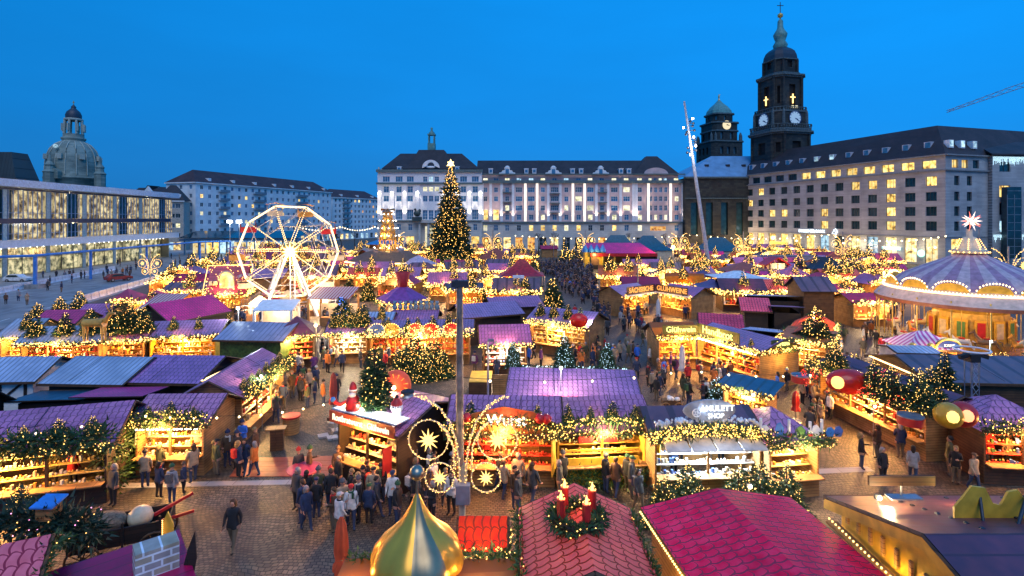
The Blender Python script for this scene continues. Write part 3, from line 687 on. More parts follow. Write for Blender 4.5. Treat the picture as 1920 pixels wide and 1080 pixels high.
# ---- glass arcade across the street end
t = thing('glass_arcade', 'low glass roofed arcade with lit shops below the white apartment block', 'building', (-104, 176, 0))
q = MB(); x0, x1 = -4, 33
for k in range(9): q.box((x0+(x1-x0)*k/8, 0, 2.4), (.4, .4, 4.8))
q.box((14.5, 3, 5.0), (39, 9, .5)); q.build('frame', mat('blue_steel', (.06, .20, .38), .5), t)
q = MB(); q.slab([(-5, -2, 5.7), (34, -2, 5.7), (34, 8, 7.8), (-5, 8, 7.8)], .15); q.build('roof', GLASSD, t)
for k in range(8):
    q = MB(); q.box((x0+(x1-x0)*(k+.5)/8, 4, 2.2), (4, .1, 3.8)); q.build('shop_window', (SHOP, LITY, LITC, SHOP)[k % 4], t)
lamp((5, 1, 4.2), 500, (1, .8, .5), .3, parent=t); lamp((20, 1, 4.2), 500, (1, .8, .5), .3, parent=t)
for px in (431, 449):
    t2 = thing('floodlight', 'white floodlight on a tall post above the arcade, %s of the pair' % ('left' if px == 431 else 'right'), 'floodlight', A(px, 150))
    q = MB(); q.tube([(0, 0, 0), (0, 0, 11)], .12); q.build('post', METAL, t2); q = MB(); q.box((0, 0, 11.2), (1.6, .5, .8)); q.build('lamp_housing', METAL, t2)
    q = MB(); q.box((0, -.28, 11.2), (1.4, .05, .65)); q.build('lens', FLOOD, t2); lamp((0, -.9, 11), 900, (.8, .9, 1), .3, parent=t2)

# ---- hotel on the right
Pa, Pb, Pc = Vector((83.6, 208)), Vector((108.1, 133)), Vector((122.5, 137.2))
t = thing('hotel', 'long pale stone corner building with rows of square windows, some lit yellow', 'building', (Pb.x, Pb.y, 0)); off = Vector((Pb.x, Pb.y, 0))
HST = brickmat('banded_stone', (.41, .42, .42), (.33, .34, .345), (.22, .225, .23), 1, 3.5, .36, .012, rot=(R(90), 0, 0), bump=.1, noise=.25, var=.22)
L = (Pb-Pa).length; ops, wl = [], []
lit = {(0, 3): 1, (1, 1): 1, (1, 2): 1, (2, 0): 1, (2, 4): 1, (2, 5): 1, (2, 8): 1, (3, 8): 1, (0, 10): 1, (0, 11): 1, (0, 12): 1, (1, 12): 1, (2, 12): 1, (3, 12): 1, (0, 14): 2}
for c in range(15):
    uc = L*(.026+.931*c/14)
    for r, (z0, z1) in enumerate(((20.4, 22.8), (16.5, 18.8), (12.7, 15.1), (8.9, 11.3))):
        o = (uc-1.35, uc+1.35, z0, z1); ops.append(o); wl.append(o+(LITY if (r, c) in lit else GLASSD, 3, 1))
    o = (uc-1.6, uc+1.6, .5, 6.9); ops.append(o); wl.append(o+(LITY if c < 8 else (SHOP if c in (10, 12, 13, 14) else LITC if c in (8, 11) else GLASSD), 2, 2))
for c in range(13):
    uc = L*(.13+.82*c/12); o = (uc-1.75, uc+1.75, 24.8, 26.9); ops.append(o); wl.append(o+(LITY if (c >= 5 or c in (0,)) else GLASSD, 2, 1))
mb = MB(); facade(mb, Pa, Pb, 0, 24.3, ops, 0, .45); L_at = L*.09; dd = (Pb-Pa)/L
Pat = Pa+dd*L_at
facade(mb, Pat, Pb, 24.3, 28., [(a-L_at, b-L_at, c, e) for a, b, c, e in ops if c > 24], 0, .35)
L2 = (Pc-Pb).length; ops2, wl2 = [], []
for uc in (3.9, 8.3):
    for z0, z1 in ((20.4, 22.8), (16.5, 18.8), (12.7, 15.1), (8.9, 11.3)):
        o = (uc-.9, uc+.9, z0, z1); ops2.append(o); wl2.append(o+(GLASSD, 2, 1))
for uc in (3.3, 6.7, 10.6):
    o = (uc-1.1, uc+1.1, 24.8, 26.9); ops2.append(o); wl2.append(o+(LITY if uc < 8 else GLASSD, 2, 1))
o = (2, 9.5, .5, 6.9); ops2.append(o); wl2.append(o+(LITY, 4, 2))
facade(mb, Pb, Pc, 0, 28., ops2, 0, .4)
rel(mb, off).build('wall', HST, t); us = [0]
HF = mat('dark_window_frame', (.05, .07, .08), .5)
windows(t, Pb, Pc, wl2, .38, HF, used=us); windows(t, Pa, Pb, wl, .4, HF, used=us, nmax=98)
c = MB()
for a, b in ((Pa, Pb), (Pb, Pc)): cornice(c, a, b, 24.2, .35, .5, 0, .25); cornice(c, a, b, 7.35, .2, .2, 0)
for a, b in ((Pat, Pb), (Pb, Pc)): cornice(c, a, b, 28., .35, .7, 0, .35)
rel(c, off).build('cornice', mat('stone_trim', (.22, .24, .25), .7), t)
r = MB(); n1 = Vector(((Pb-Pa).y, -(Pb-Pa).x)).normalized()
Ph = Vector(((1757-960)*.142, 142.)); Pe = Vector(((1925-960)*.152, 152)); Pr0 = Pat+Vector((8.5, 3)); zr = 36.8
v = lambda p, z: (p.x, p.y, z)
r.face([v(Pat, 28.2), v(Pb, 28.2), v(Ph, zr), v(Pr0, zr)]); r.face([v(Pb, 28.2), v(Pc, 28.2), v(Pc+Vector((16, 5)), 28.2), v(Pe, zr), v(Ph, zr)]); r.face([v(Pat, 28.2), v(Pr0, zr), v(Pat+Vector((17, 6)), 28.2)])
ro = rel(r, off).build('roof', brickmat('near_black_tiles', (.040, .026, .028), (.026, .019, .021), (.012, .010, .010), 1, .6, .5, .02, rot=(R(90), 0, 0), bump=.2, noise=.3), t)
for k in range(12):
    p = Pat+dd*((L-L_at)*(.05+.87*k/11))-n1*2.2; q = MB(); rz_ = math.atan2(dd.y, dd.x)
    q.box((0, 0, .7), (1.7, .25, 2.2), rz_); q.face([Matrix.Rotation(rz_, 3, 'Z') @ Vector(w_) for w_ in ((-.85, .1, 1.8), (.85, .1, 1.8), (.85, 3.6, 1.9), (-.85, 3.6, 1.9))])
    for s_ in (-.85, .85): q.face([Matrix.Rotation(rz_, 3, 'Z') @ Vector(w_) for w_ in ((s_, .1, -.4), (s_, .1, 1.8), (s_, 3.6, 1.9))])
    dm = q.build('dormer', mat('light_dormer', (.45, .5, .58), .5), ro, loc=(p.x-off.x, p.y-off.y, 30.2))
    q = MB(); q.box((0, -.16, .75), (1.3, .06, 1.7), rz_); q.v = [(a, b, c_) for a, b, c_ in q.v]; q.build('pane', LITC if k in (5, 6) else DGLASS, ro, loc=(p.x-off.x+n1.x*.16, p.y-off.y+n1.y*.16, 30.2))
for u in (3.5, 7.5, 11.8):
    p = Pb+(Pc-Pb).normalized()*u+Vector((-.3, 1.8)); q = MB(); q.box((0, 0, .6), (1.5, 1.4, 2.), .28); q.build('dormer', WHITE, ro, loc=(p.x-off.x, p.y-off.y, 30.4)); q = MB(); q.box((.2, -.74, .7), (1.1, .05, 1.5), .28); q.build('pane', LITC, ro, loc=(p.x-off.x, p.y-off.y, 30.4))
ang = (R(90), 0, math.atan2(dd.y, dd.x)); SG = glow('white_sign_letters', (.75, .88, 1), 2.6)
u = L*.5; p = Pa+dd*u+n1*.2; text('DRESDNER BANK', 1.25, (p.x-off.x, p.y-off.y, 8.0), ang, SG, t, .05)
p = Pa+dd*(u+8.2)+n1*.2; q = MB(); tri = [(-.7, 0, -.6), (.7, 0, -.6), (0, 0, .7)]; q.tube(tri, .1, 5, closed=True); q.tube([(1.0*math.cos(a), 0, 1.0*math.sin(a)) for a in [R(-70+14*k) for k in range(11)]], .1, 5); q.build('emblem', SG, t, loc=(p.x-off.x, p.y-off.y, 8.0), rz=ang[2])
p = Pa+dd*(L*.06)+n1*.2; text('WOLLWORTH', 1.3, (p.x-off.x, p.y-off.y, 7.95), ang, SG, t, .05); p = Pa+dd*(L*.005)+n1*.2; q = MB(); q.tube([(.8*math.cos(a), 0, .8*math.sin(a)) for a in [PI*k/7 for k in range(14)]], .12, 5, closed=True); q.build('emblem', SG, t, loc=(p.x-off.x, p.y-off.y, 8.), rz=ang[2])
p = Pa+dd*(L*.83)+n1*.5; q = MB(); q.box((0, 0, 0), (5, .2, .7), ang[2]); q.build('sign', glow('teal_white_sign', (.6, 1, .95), 2.2), t, loc=(p.x-off.x, p.y-off.y, 3.9))
p = Pa+dd*(L*.33)+n1*.5; q = MB(); q.box((0, 0, 0), (7, .2, .7), ang[2]); q.build('sign', glow('yellow_sign', (1, .6, .05), 2.), t, loc=(p.x-off.x, p.y-off.y, 3.7))
for s_, p_ in ((.93, 3.0),):
    p = Pa+dd*(L*s_)+n1*.5; q = MB(); q.lathe([(.0, -.1), (.9, -.1), (.9, .1), (.0, .1)], 16); q.v = [(a, c_, b) for a, b, c_ in q.v]; q.build('sign', glow('green_white_sign', (.4, 1, .75), 2.), t, loc=(p.x-off.x, p.y-off.y, p_), rz=ang[2])
for k in range(9):
    p = Pa+dd*(L*(k+.5)/9)+n1*2.; lamp((p.x-off.x, p.y-off.y, 4.5), 350, (1, .78, .45), .2, parent=t)  # lamps added to put the market's glow on the front
# neighbour
t = thing('corner_building', 'pale building with a dark glass bay at the right edge, icicle lights on its ledge', 'building', (122.5, 136, 0))
mb = MB(); ops = []; wl = []
for uc, ww in ((3.6, 3.2), (11.5, 2.6), (17.5, 2.6)):
    for z0, z1 in ((8.5, 11.5), (13., 16), (17.5, 20.5), (24., 26.5)):
        o = (uc-ww/2, uc+ww/2, z0, z1); ops.append(o); wl.append(o+((LITY if (z0 > 17 and uc < 12 and z0 < 20) else LITC if z0 < 9 else GLASSD), 2, 1))
facade(mb, (0, 0), (26, 3), 0, 28, ops, 0, .4); facade(mb, (0, 12), (0, 0), 0, 28, [], 0); mb.build('wall', HST, t)
P = t.location.copy(); t.location = (0, 0, 0); windows(t, (0, 0), (26, 3), wl, .35, HF); t.location = P
q = MB(); q.box((4, -.9, 11), (3.6, 1.6, 18)); q.build('glass_bay', GLASSD, t)
q = MB()
for k in range(9): q.box((2.2+(k % 3)*1.8, -1.72, 3+6*(k//3)), (.1, .06, 6)); q.box((4, -1.72, 3+k*2.), (3.6, .06, .1))
q.build('bay_frame', mat('steel_frame', (.2, .25, .3), .5), t)
q = MB(); q.slab([(-1, -1, 28.5), (27, 2, 28.5), (27, 10, 33), (3, 10, 33)], .4); q.build('roof', SLATE, t)
q = MB()
for zz in (27.7, 7.8):
    for k in range(110):
        x = k*.24; n_ = rng.randint(2, 8)
        for j in range(n_): q.bulb((x, x*3/26-.3 if zz > 20 else x*3/26-.4, zz-j*.28), .075)
q.build('light_string', BULBW, t, kind='stuff')
# ================= TOWERS, CRANE, MAST =================
SOOT = brickmat('sooty_sandstone', (.030, .034, .028), (.007, .012, .014), (.004, .006, .008), 1, 1.3, .7, .02, rot=(R(90), 0, 0), bump=.3, noise=.12, var=.7)
VOID = mat('dark_opening', (.006, .008, .01), .9)
def ring(cx, cy, r, n=8, ph=None, sq=1.):
    ph = -PI/2-PI/n if ph is None else ph
    out = []
    for k in range(n):
        a = ph+2*PI*k/n; q = 1. if k % 2 == 0 else 1.; out.append((cx+r*math.cos(a), cy+r*math.sin(a)))
    return out
def chamfer(cx, cy, h, c, rz=0.):   # square plan with cut corners, counterclockwise from front left
    p = [(-h+c, -h), (h-c, -h), (h, -h+c), (h, h-c), (h-c, h), (-h+c, h), (-h, h-c), (-h, -h+c)]
    return [(cx+x*math.cos(rz)-y*math.sin(rz), cy+x*math.sin(rz)+y*math.cos(rz)) for x, y in p]
def stage(mb, poly, z0, z1, opf, m=0, dep=.8):
    n = len(poly)
    for k in range(n):
        a, b = poly[k], poly[(k+1) % n]; L = (Vector(b)-Vector(a)).length
        facade(mb, a, b, z0, z1, opf(k, L) if opf else [], m, dep)
def solid(mb, poly, z0, z1, m=0): mb.prism(poly, z0, z1, m)
def loft(mb, polys, m=0, sm=False): mb.grid([[(p[0], p[1], z) for p in poly] for poly, z in polys], m, sm, True); mb.face([(p[0], p[1], polys[-1][1]) for p in polys[-1][0]], m)
# ---- tall sooty church tower (town centre church)
D = 200.; cx = (1463-960)/F*D; t = thing('church_tower', 'tall sooty sandstone church tower with white clock faces and two lit crosses', 'church', (cx, D, 0)); rz = R(14)
Z = lambda y: ZP(y, D)
w = MB(); v_ = MB()
ch = lambda h, c: chamfer(0, 0, h*.86, c*.86, rz)
def arch3(wd, z0, z1): return lambda k, L: [(L/2-wd/2, L/2+wd/2, z0, z1)] if k % 2 == 0 else ([(L/2-.6, L/2+.6, z0, z1-1)] if L > 3 else [])
stage(w, ch(9.4, 3.4), 0, Z(254), lambda k, L: [(L/2-1.6, L/2+1.6, Z(318), Z(300)), (L/2-1.8, L/2+1.8, Z(292), Z(270))] if k % 2 == 0 else [(L/2-.8, L/2+.8, Z(318), Z(300)), (L/2-.8, L/2+.8, Z(290), Z(272))])
solid(v_, ch(8.4, 3.), 30, Z(256))
stage(w, ch(8.4, 2.8), Z(244), Z(214), None); stage(w, ch(7.0, 2.6), Z(214), Z(150), lambda k, L: [(L/2-1.3, L/2+1.3, Z(204), Z(165))] if k % 2 == 0 else [(L/2-.5, L/2+.5, Z(200), Z(168))])
solid(v_, ch(6.0, 2.3), Z(214), Z(152))
stage(w, ch(5.6, 2.2), Z(142), Z(116), lambda k, L: [(L/2-1., L/2+1., Z(132), Z(120))] if k % 2 == 0 else []); solid(v_, ch(4.9, 2.), Z(143), Z(118))
for k in range(8):   # paired pilasters on the belfry and lower stage corners
    for h, c, z0, z1 in ((7.0, 2.6, Z(212), Z(151)), (9.4, 3.4, Z(330), Z(256)), (5.6, 2.2, Z(141), Z(117))):
        p = ch(h+.1, c)[k]; w.tube([(p[0], p[1], z0), (p[0], p[1], z1)], .55, 6, sm=False)
w.build('wall', SOOT, t); v_.build('void', VOID, t)
c = MB()
for h, cc, z0, z1 in ((10.9, 3.8, Z(254), Z(251)), (10.1, 3.6, Z(257), Z(254)), (10.2, 3.6, Z(250), Z(246)), (8.7, 3., Z(216), Z(213)), (8.2, 2.9, Z(149), Z(146)), (7.6, 2.7, Z(152), Z(149)), (6.6, 2.5, Z(146), Z(142)), (6.2, 2.4, Z(118), Z(116))): solid(c, ch(h, cc), z0, z1)
for h, cc, z in ((10.0, 3.5, Z(245)), (8.3, 2.9, Z(213))):
    P = ch(h, cc)
    for k in range(8):
        a, b = Vector(P[k]), Vector(P[(k+1) % 8]); n_ = max(2, int((b-a).length/.9))
        for j in range(n_): q = a+(b-a)*j/n_; c.box((q.x, q.y, z+.5), (.28, .28, 1.0))
    c2 = ch(h+.15, cc); c3 = ch(h-.2, cc)
    for k in range(8):
        a, b = Vector(c2[k]), Vector(c2[(k+1) % 8]); m_ = (a+b)/2; dd_ = b-a; c.box((m_.x, m_.y, z+1.1), (dd_.length, .4, .25), math.atan2(dd_.y, dd_.x))
for k in range(8):
    p = ch(8.6, 2.9)[k]; c.tube([(p[0], p[1], Z(244)), (p[0], p[1], Z(216)), (p[0]*.97, p[1]*.97, Z(208))], [.6, .5, .1], 6, sm=False)
c.build('cornice', mat('weathered_ledge', (.07, .11, .12), .8, var=.4), t)
for k, dx in ((0, 0), (6, 0)):     # clock faces on the two sides in view
    P = ch(8.5, 2.8); a, b = Vector(P[k]), Vector(P[k+1]); m_ = (a+b)/2; dd_ = (b-a).normalized(); az = math.atan2(dd_.y, dd_.x); n_ = Vector((dd_.y, -dd_.x))
    q = MB(); pr = [(2.5*math.cos(2*PI*j/28), 0, 2.5*math.sin(2*PI*j/28)) for j in range(28)]; q.plate(pr, (0, -1, 0), .25)
    ck = q.build('clock', glow('clock_face', (.36, .60, .95), .55), t, loc=(m_.x+n_.x*.1, m_.y+n_.y*.1, Z(228)), rz=az)
    q = MB(); q.tube([(x, -.05, z) for x, y, z in pr], .16, 5, closed=True)
    for j in range(12): a_ = 2*PI*j/12; q.box((2.15*math.sin(a_), -.08, 2.15*math.cos(a_)), (.2, .1, .62), 0, 0, 0, a_)
    q.build('clock_ring', mat('navy_paint', (.02, .08, .22), .5), ck)
    q = MB(); q.box((.75, -.15, -.55), (.26, .08, 1.9), 0, 0, 0, R(-54+180)); q.box((.55, -.15, -.35), (.3, .08, 1.2), 0, 0, 0, R(100)); q.build('clock_hand', mat('navy_paint', (.02, .08, .22)), ck)
    P = ch(7.3, 2.6); a, b = Vector(P[k]), Vector(P[k+1]); m_ = (a+b)/2; q = MB(); q.box((0, 0, 0), (.32, .3, 3.4)); q.box((0, 0, .5), (2., .28, .32)); q.build('lit_cross', glow('golden_cross_light', (1, .62, .2), 2.6), t, loc=(m_.x, m_.y, Z(191.5)), rz=az)
q = MB(); q.box((1.0, -7.0, Z(207)), (1.0, .1, .9), rz); q.box((2.6, -6.6, Z(207)), (1.0, .1, .9), rz); q.build('lit_window', LITW, t)
d_ = MB(); loft(d_, [(ch(5.9, 2.3), Z(116)), (ch(5.7, 2.3), Z(108)), (ch(5.0, 2.), Z(100)), (ch(3.9, 1.6), Z(95)), (ch(2.5, 1.), Z(91))]); d_.build('dome', mat('black_copper', (.02, .03, .045), .5), t)
q = MB()
q.lathe([(2.3, 75.8), (2.6, 77), (1.7, 78.5), (2.2, 79.8), (2.5, 81), (1.5, 82.6), (1.05, 83.6), (.95, 86), (.8, 86.2), (.55, 86.6)], 10); q.build('lantern', COPPER, t)
q = MB(); q.lathe([(.25, 86.5), (.22, 87.2), (.95, 87.7), (.95, 88.6), (.2, 89.1)], 10); q.build('gilt_ball', GOLD, t)
q = MB(); q.box((0, 0, 91), (.2, .2, 4.4)); q.box((0, 0, 91.9), (2.4, .2, .22)); q.build('cross', DMETAL, t)
# nave of the same church
t = thing('church_nave', 'dark sooty church nave with pale blue metal roof left of the tall tower', 'church', (80, 205, 0))
def P(px, py, D): return Vector(((px-960)/F*D-80, D-205, ZP(py, D)))
nv = MB(); Pn = [(-16, -8), (14, -8), (14, 30), (-16, 30)]
facade(nv, Pn[0], Pn[1], 0, 27, [(2+k*5.6, 4.6+k*5.6, 6, 18) for k in range(5)], 0, .8); facade(nv, Pn[3], Pn[0], 0, 27, [], 0); nv.build('wall', SOOT, t)
q = MB(); q.box((-1, -6.9, 13), (28, .1, 14)); q.build('window', GLASSD, t); lamp((-12, -14, 5), 2500, (1, .6, .3), .5, parent=t); lamp((2, -14, 5), 2500, (1, .6, .3), .5, parent=t)
q = MB(); q.box((-1, -8.2, 27.2), (31, 1.2, .6)); q.box((-1, -8.1, 19.5), (30.4, .6, .4)); q.build('cornice', mat('weathered_ledge', (.07, .11, .12)), t)
q = MB(); r0, r1 = P(1284, 345, 197), P(1409, 330, 197); q.face([(-16.5, -8.5, 27.5), (14, -8.5, 27.5), (14, 4, 36.5), (-2, 4, 36.5)]); q.face([(-16.5, 28, 27.5), (-16.5, -8.5, 27.5), (-2, 4, 36.5)]); q.build('roof', mat('pale_blue_copper', (.16, .30, .46), .45, var=.15, scale=.4), t)
for x in (-6, 2, 8): q = MB(); q.box((x, -2.2, 32.2), (1.3, 1.3, .8)); q.build('roof_hatch', SLATE, t)
# ---- town hall tower, much farther
D = 382.; cx = (1348-960)/F*D; t = thing('town_hall_tower', 'distant dark town hall tower with green dome and yellowish clock face', 'tower', (cx, D, 0)); Z = lambda y: ZP(y, D); rz = R(10)
w = MB(); v_ = MB(); ch = lambda h, c: chamfer(0, 0, h, c, rz)
stage(w, ch(12, 2), 0, Z(269), lambda k, L: [(L*f-1.1, L*f+1.1, Z(292), Z(279)) for f in (.25, .5, .75)]+[(L*f-1, L*f+1, Z(305), Z(297)) for f in (.25, .5, .75)] if k % 2 == 0 else [], dep=1.)
solid(v_, ch(10.5, 2), 40, Z(270)); stage(w, ch(9.7, 2.4), Z(268), Z(234), lambda k, L: [(L*f-1, L*f+1, Z(264), Z(252)) for f in (.25, .75)] if k % 2 == 0 else [], dep=1.)
solid(v_, ch(8.6, 2), Z(268), Z(235)); stage(w, ch(7.8, 3.2), Z(234), Z(217), lambda k, L: [(L/2-.8, L/2+.8, Z(228), Z(221))], dep=.8); solid(v_, ch(7, 2.8), Z(234), Z(218))
w.build('wall', SOOT, t); v_.build('void', LITC if False else GLASS, t)
c = MB()
for h, z in ((12.8, Z(270)), (10.6, Z(235)), (8.5, Z(218)), (10.4, Z(250))): solid(c, ch(h, 2.6), z, z+1)
for k in range(8): p = ch(11.3, 2)[k]; c.tube([(p[0], p[1], Z(270)), (p[0], p[1], Z(258)), (p[0], p[1], Z(252))], [1.0, .9, .1], 6, sm=False)
c.build('cornice', mat('weathered_ledge', (.07, .11, .12)), t)
q = MB(); q.plate([(3.1*math.cos(2*PI*j/24), 0, 3.1*math.sin(2*PI*j/24)) for j in range(24)], (0, -1, 0), .3); ck = q.build('clock', glow('yellow_clock_face', (1, .85, .52), .8), t, loc=(1.6, -10.2, Z(239)), rz=rz)
q = MB(); q.box((.8, -.1, -.1), (2.3, .1, .4), 0, 0, 0, R(12)); q.box((.3, -.1, .2), (1.4, .1, .4), 0, 0, 0, R(-30)); q.build('clock_hand', BLACK, ck)
q = MB(); loft(q, [(ch(7.8, 3.2), Z(217)), (ch(7.2, 3), Z(209)), (ch(5.2, 2.2), Z(201)), (ch(2.4, 1), Z(194)), (ch(1.0, .4), Z(189))]); q.build('dome', COPPER, t)
q = MB(); q.lathe([(.8, 0), (.8, .8), (.35, 1), (.5, 2.2), (.65, 3.2), (.3, 3.8), (.35, 4.4), (.1, 4.7)], 8, (0, 0, Z(189))); q.tube([(0, 0, Z(189)+3.2), (.9, 0, Z(189)+4.6)], .15, 5); q.build('statue', GOLD, t)
# ---- domed church far left
D = 350.; cx = (138-960)/F*D; t = thing('domed_church', 'great bell shaped stone dome with lantern and small turrets behind the glass hall', 'church', (cx, D, 0)); Z = lambda y: ZP(y, D)
DST = brickmat('pale_dome_stone', (.24, .29, .24), (.15, .20, .17), (.12, .14, .12), 1, 2.2, 1., .03, rot=(R(90), 0, 0), bump=.2, noise=.1, var=.35)
q = MB(); q.lathe([(15, 20), (15, Z(337)), (15.6, Z(336)), (15.6, Z(334)), (14.6, Z(332)), (14.5, Z(320)), (14.1, Z(305)), (13.2, Z(292)), (11.8, Z(281)), (9.2, Z(272)), (6.4, Z(266)), (5.9, Z(264)), (6.6, Z(262)), (6.6, Z(259)), (5.6, Z(258)), (5.6, Z(252))], 40); q.build('dome', DST, t)
q = MB()
for k in range(16): a = 2*PI*k/16; q.tube([(r_*math.cos(a), r_*math.sin(a), z) for r_, z in ((14.7, Z(330)), (14.3, Z(305)), (13.4, Z(292)), (12., Z(281)), (9.4, Z(272)), (6.7, Z(267)))], .35, 5)
for k in range(8):
    a = 2*PI*k/8+.2; q.tube([(5.1*math.cos(a), 5.1*math.sin(a), Z(252)), (4.6*math.cos(a), 4.6*math.sin(a), Z(226))], .75, 6)
    q.box((5.8*math.cos(a), 5.8*math.sin(a), Z(240)), (1.6, .9, 4.6), a)
for k in range(8): a = 2*PI*k/8+.2; q.box((14.6*math.cos(a), 14.6*math.sin(a), Z(297)), (1.6, 2.6, 3.2), a)
q.lathe([(4.7, Z(227)), (5.2, Z(226)), (5.2, Z(223)), (3.6, Z(222))], 16); q.build('lantern', mat('pale_lantern_stone', (.42, .44, .36), .8), t)  # lantern stone in a paler tone than the dome
q = MB(); q.lathe([(4.3, Z(222)), (4.4, Z(216)), (3.6, Z(210)), (2.2, Z(206)), (1.2, Z(203)), (1.5, Z(201)), (.7, Z(198)), (.25, Z(196))], 16); q.build('cupola', mat('dark_copper_cap', (.025, .04, .06), .5), t)
q = MB(); q.box((0, 0, Z(193)), (.3, .3, 3.)); q.box((0, 0, Z(192)), (1.7, .3, .3)); q.build('cross', GOLD, t)
for x, y, f in ((-22.6, -10, 1.), (22, -6, .93), (-1, -17, 1.)):
    q = MB(); b_ = Z(345); q.lathe([(3.3*f, b_-20), (3.3*f, b_+6*f), (3.8*f, b_+6.5*f), (2.4*f, b_+8*f), (2.2*f, b_+10*f), (2.7*f, b_+11*f), (1.3*f, b_+13*f), (.9*f, b_+15*f), (.3*f, b_+18.5*f)], 8, (x, y, 0), sm=False); q.build('turret', DST, t)
q = MB(); q.plate([(-4.5, -17.5, Z(338)), (4.5, -17.5, Z(338)), (4.5, -17.5, Z(325)), (2.6, -17.5, Z(320)), (-2.6, -17.5, Z(320)), (-4.5, -17.5, Z(325))], (0, -1, 0), 3); q.build('gable', DST, t)
q = MB(); q.plate([(1.9*math.cos(2*PI*j/20), 0, 1.9*math.sin(2*PI*j/20)) for j in range(20)], (0, -1, 0), .3); q.build('clock', glow('pale_clock_face', (.8, .85, .6), .5), t, loc=(0, -17.8, Z(331)))
q = MB(); q.ball((0, -14.0, Z(279)), 1.3, 0); q.build('round_window', LITC, t)
# low roofs in front of the dome
t = thing('gabled_house', 'dark roofed old town house with a pale gable right of the great dome', 'building', (-155, 230, 0)); q = MB()
q.prism([(-12, 0), (16, 0), (16, 12), (-12, 12)], 0, 21); q.plate([(-6, -.1, 21), (2, -.1, 21), (-2, -.1, 26)], (0, -1, 0), .8, 0); q.build('wall', PALE, t); q = MB(); q.face([(2, -.5, 21), (17, -.5, 21), (17, 7, 25), (-2, 7, 26.2)]); q.face([(-6, -.3, 21), (-2, -.3, 26.4), (-2, 8, 26.4), (-12, 8, 21)]); q.build('roof', SLATE, t)
# ---- crane
t = thing('tower_crane', 'pale lattice jib of a tower crane reaching in from the right edge', 'crane', A(2150, 260)); q = MB(); D = 260.
a = Vector((A(1775, D).x-t.location.x, 0, ZP(211, D))); b = Vector((25, 0, ZP(211, D)+ (2246-1775)*.26*.33))
dj = (b-a); n_ = 26
for k in range(n_):
    p, r_ = a+dj*k/n_, a+dj*(k+1)/n_; h_ = 1.0+1.2*min(k/6., 1)
    up = Vector((0, 0, h_)); q.tube([p, r_], .16, 4); q.tube([p+up, r_+up], .16, 4); q.tube([p, r_+up], .1, 4); q.tube([p+up, r_], .1, 4)
q.build('jib', METAL, t); q = MB()
for sx in (-1, 1):
    for sy in (-1, 1): q.tube([(sx, sy, 0), (sx, sy, 92)], .18, 4)
for k in range(40): q.tube([(-1, -1, k*2.3), (1, -1, k*2.3+2.3)], .1, 4)
q.build('mast', METAL, t); q = MB(); q.tube([(0, 0, 104), a+dj*.55+Vector((0, 0, 2))], .08, 4); q.tube([(0, 0, 104), a+dj*.82+Vector((0, 0, 2))], .08, 4); q.tube([(0, 0, 90), (0, 0, 104)], .4, 4); q.build('stay_cable', METAL, t)
# ---- leaning floodlight mast
D = 104.; t = thing('leaning_mast', 'tall slim leaning light mast carrying clusters of small round spotlights', 'light mast', A(1333, D)); q = MB()
top = Vector(((1283-1333)/F*D, 0, ZP(190, D)))
q.tube([(0, 0, 0), top*.5, top], [.42, .34, .18], 12); q.build('pole', mat('mast_grey', (.40, .42, .46), .5), t)
rk = random.Random(2)
for k in range(17):
    f = .70+.20*k/16; s_ = rk.choice((-1, 1)); p = top*f; e_ = p+Vector((s_*rk.uniform(.5, 1.1), rk.uniform(-.8, .2), 0)); q = MB(); q.tube([p, e_], .06, 5); q.ball(e_, .26, 0, 8, 5); h_ = q.build('spotlight', DMETAL, t)
    q = MB(); q.ball(e_+Vector((0, -.16, 0)), .2 if k % 4 == 0 else .08, 0, 8, 5); q.build('lens', FLOOD, h_)
lamp(top*.75+Vector((0, -3, 0)), 1500, (.85, .88, 1), .6, parent=t)
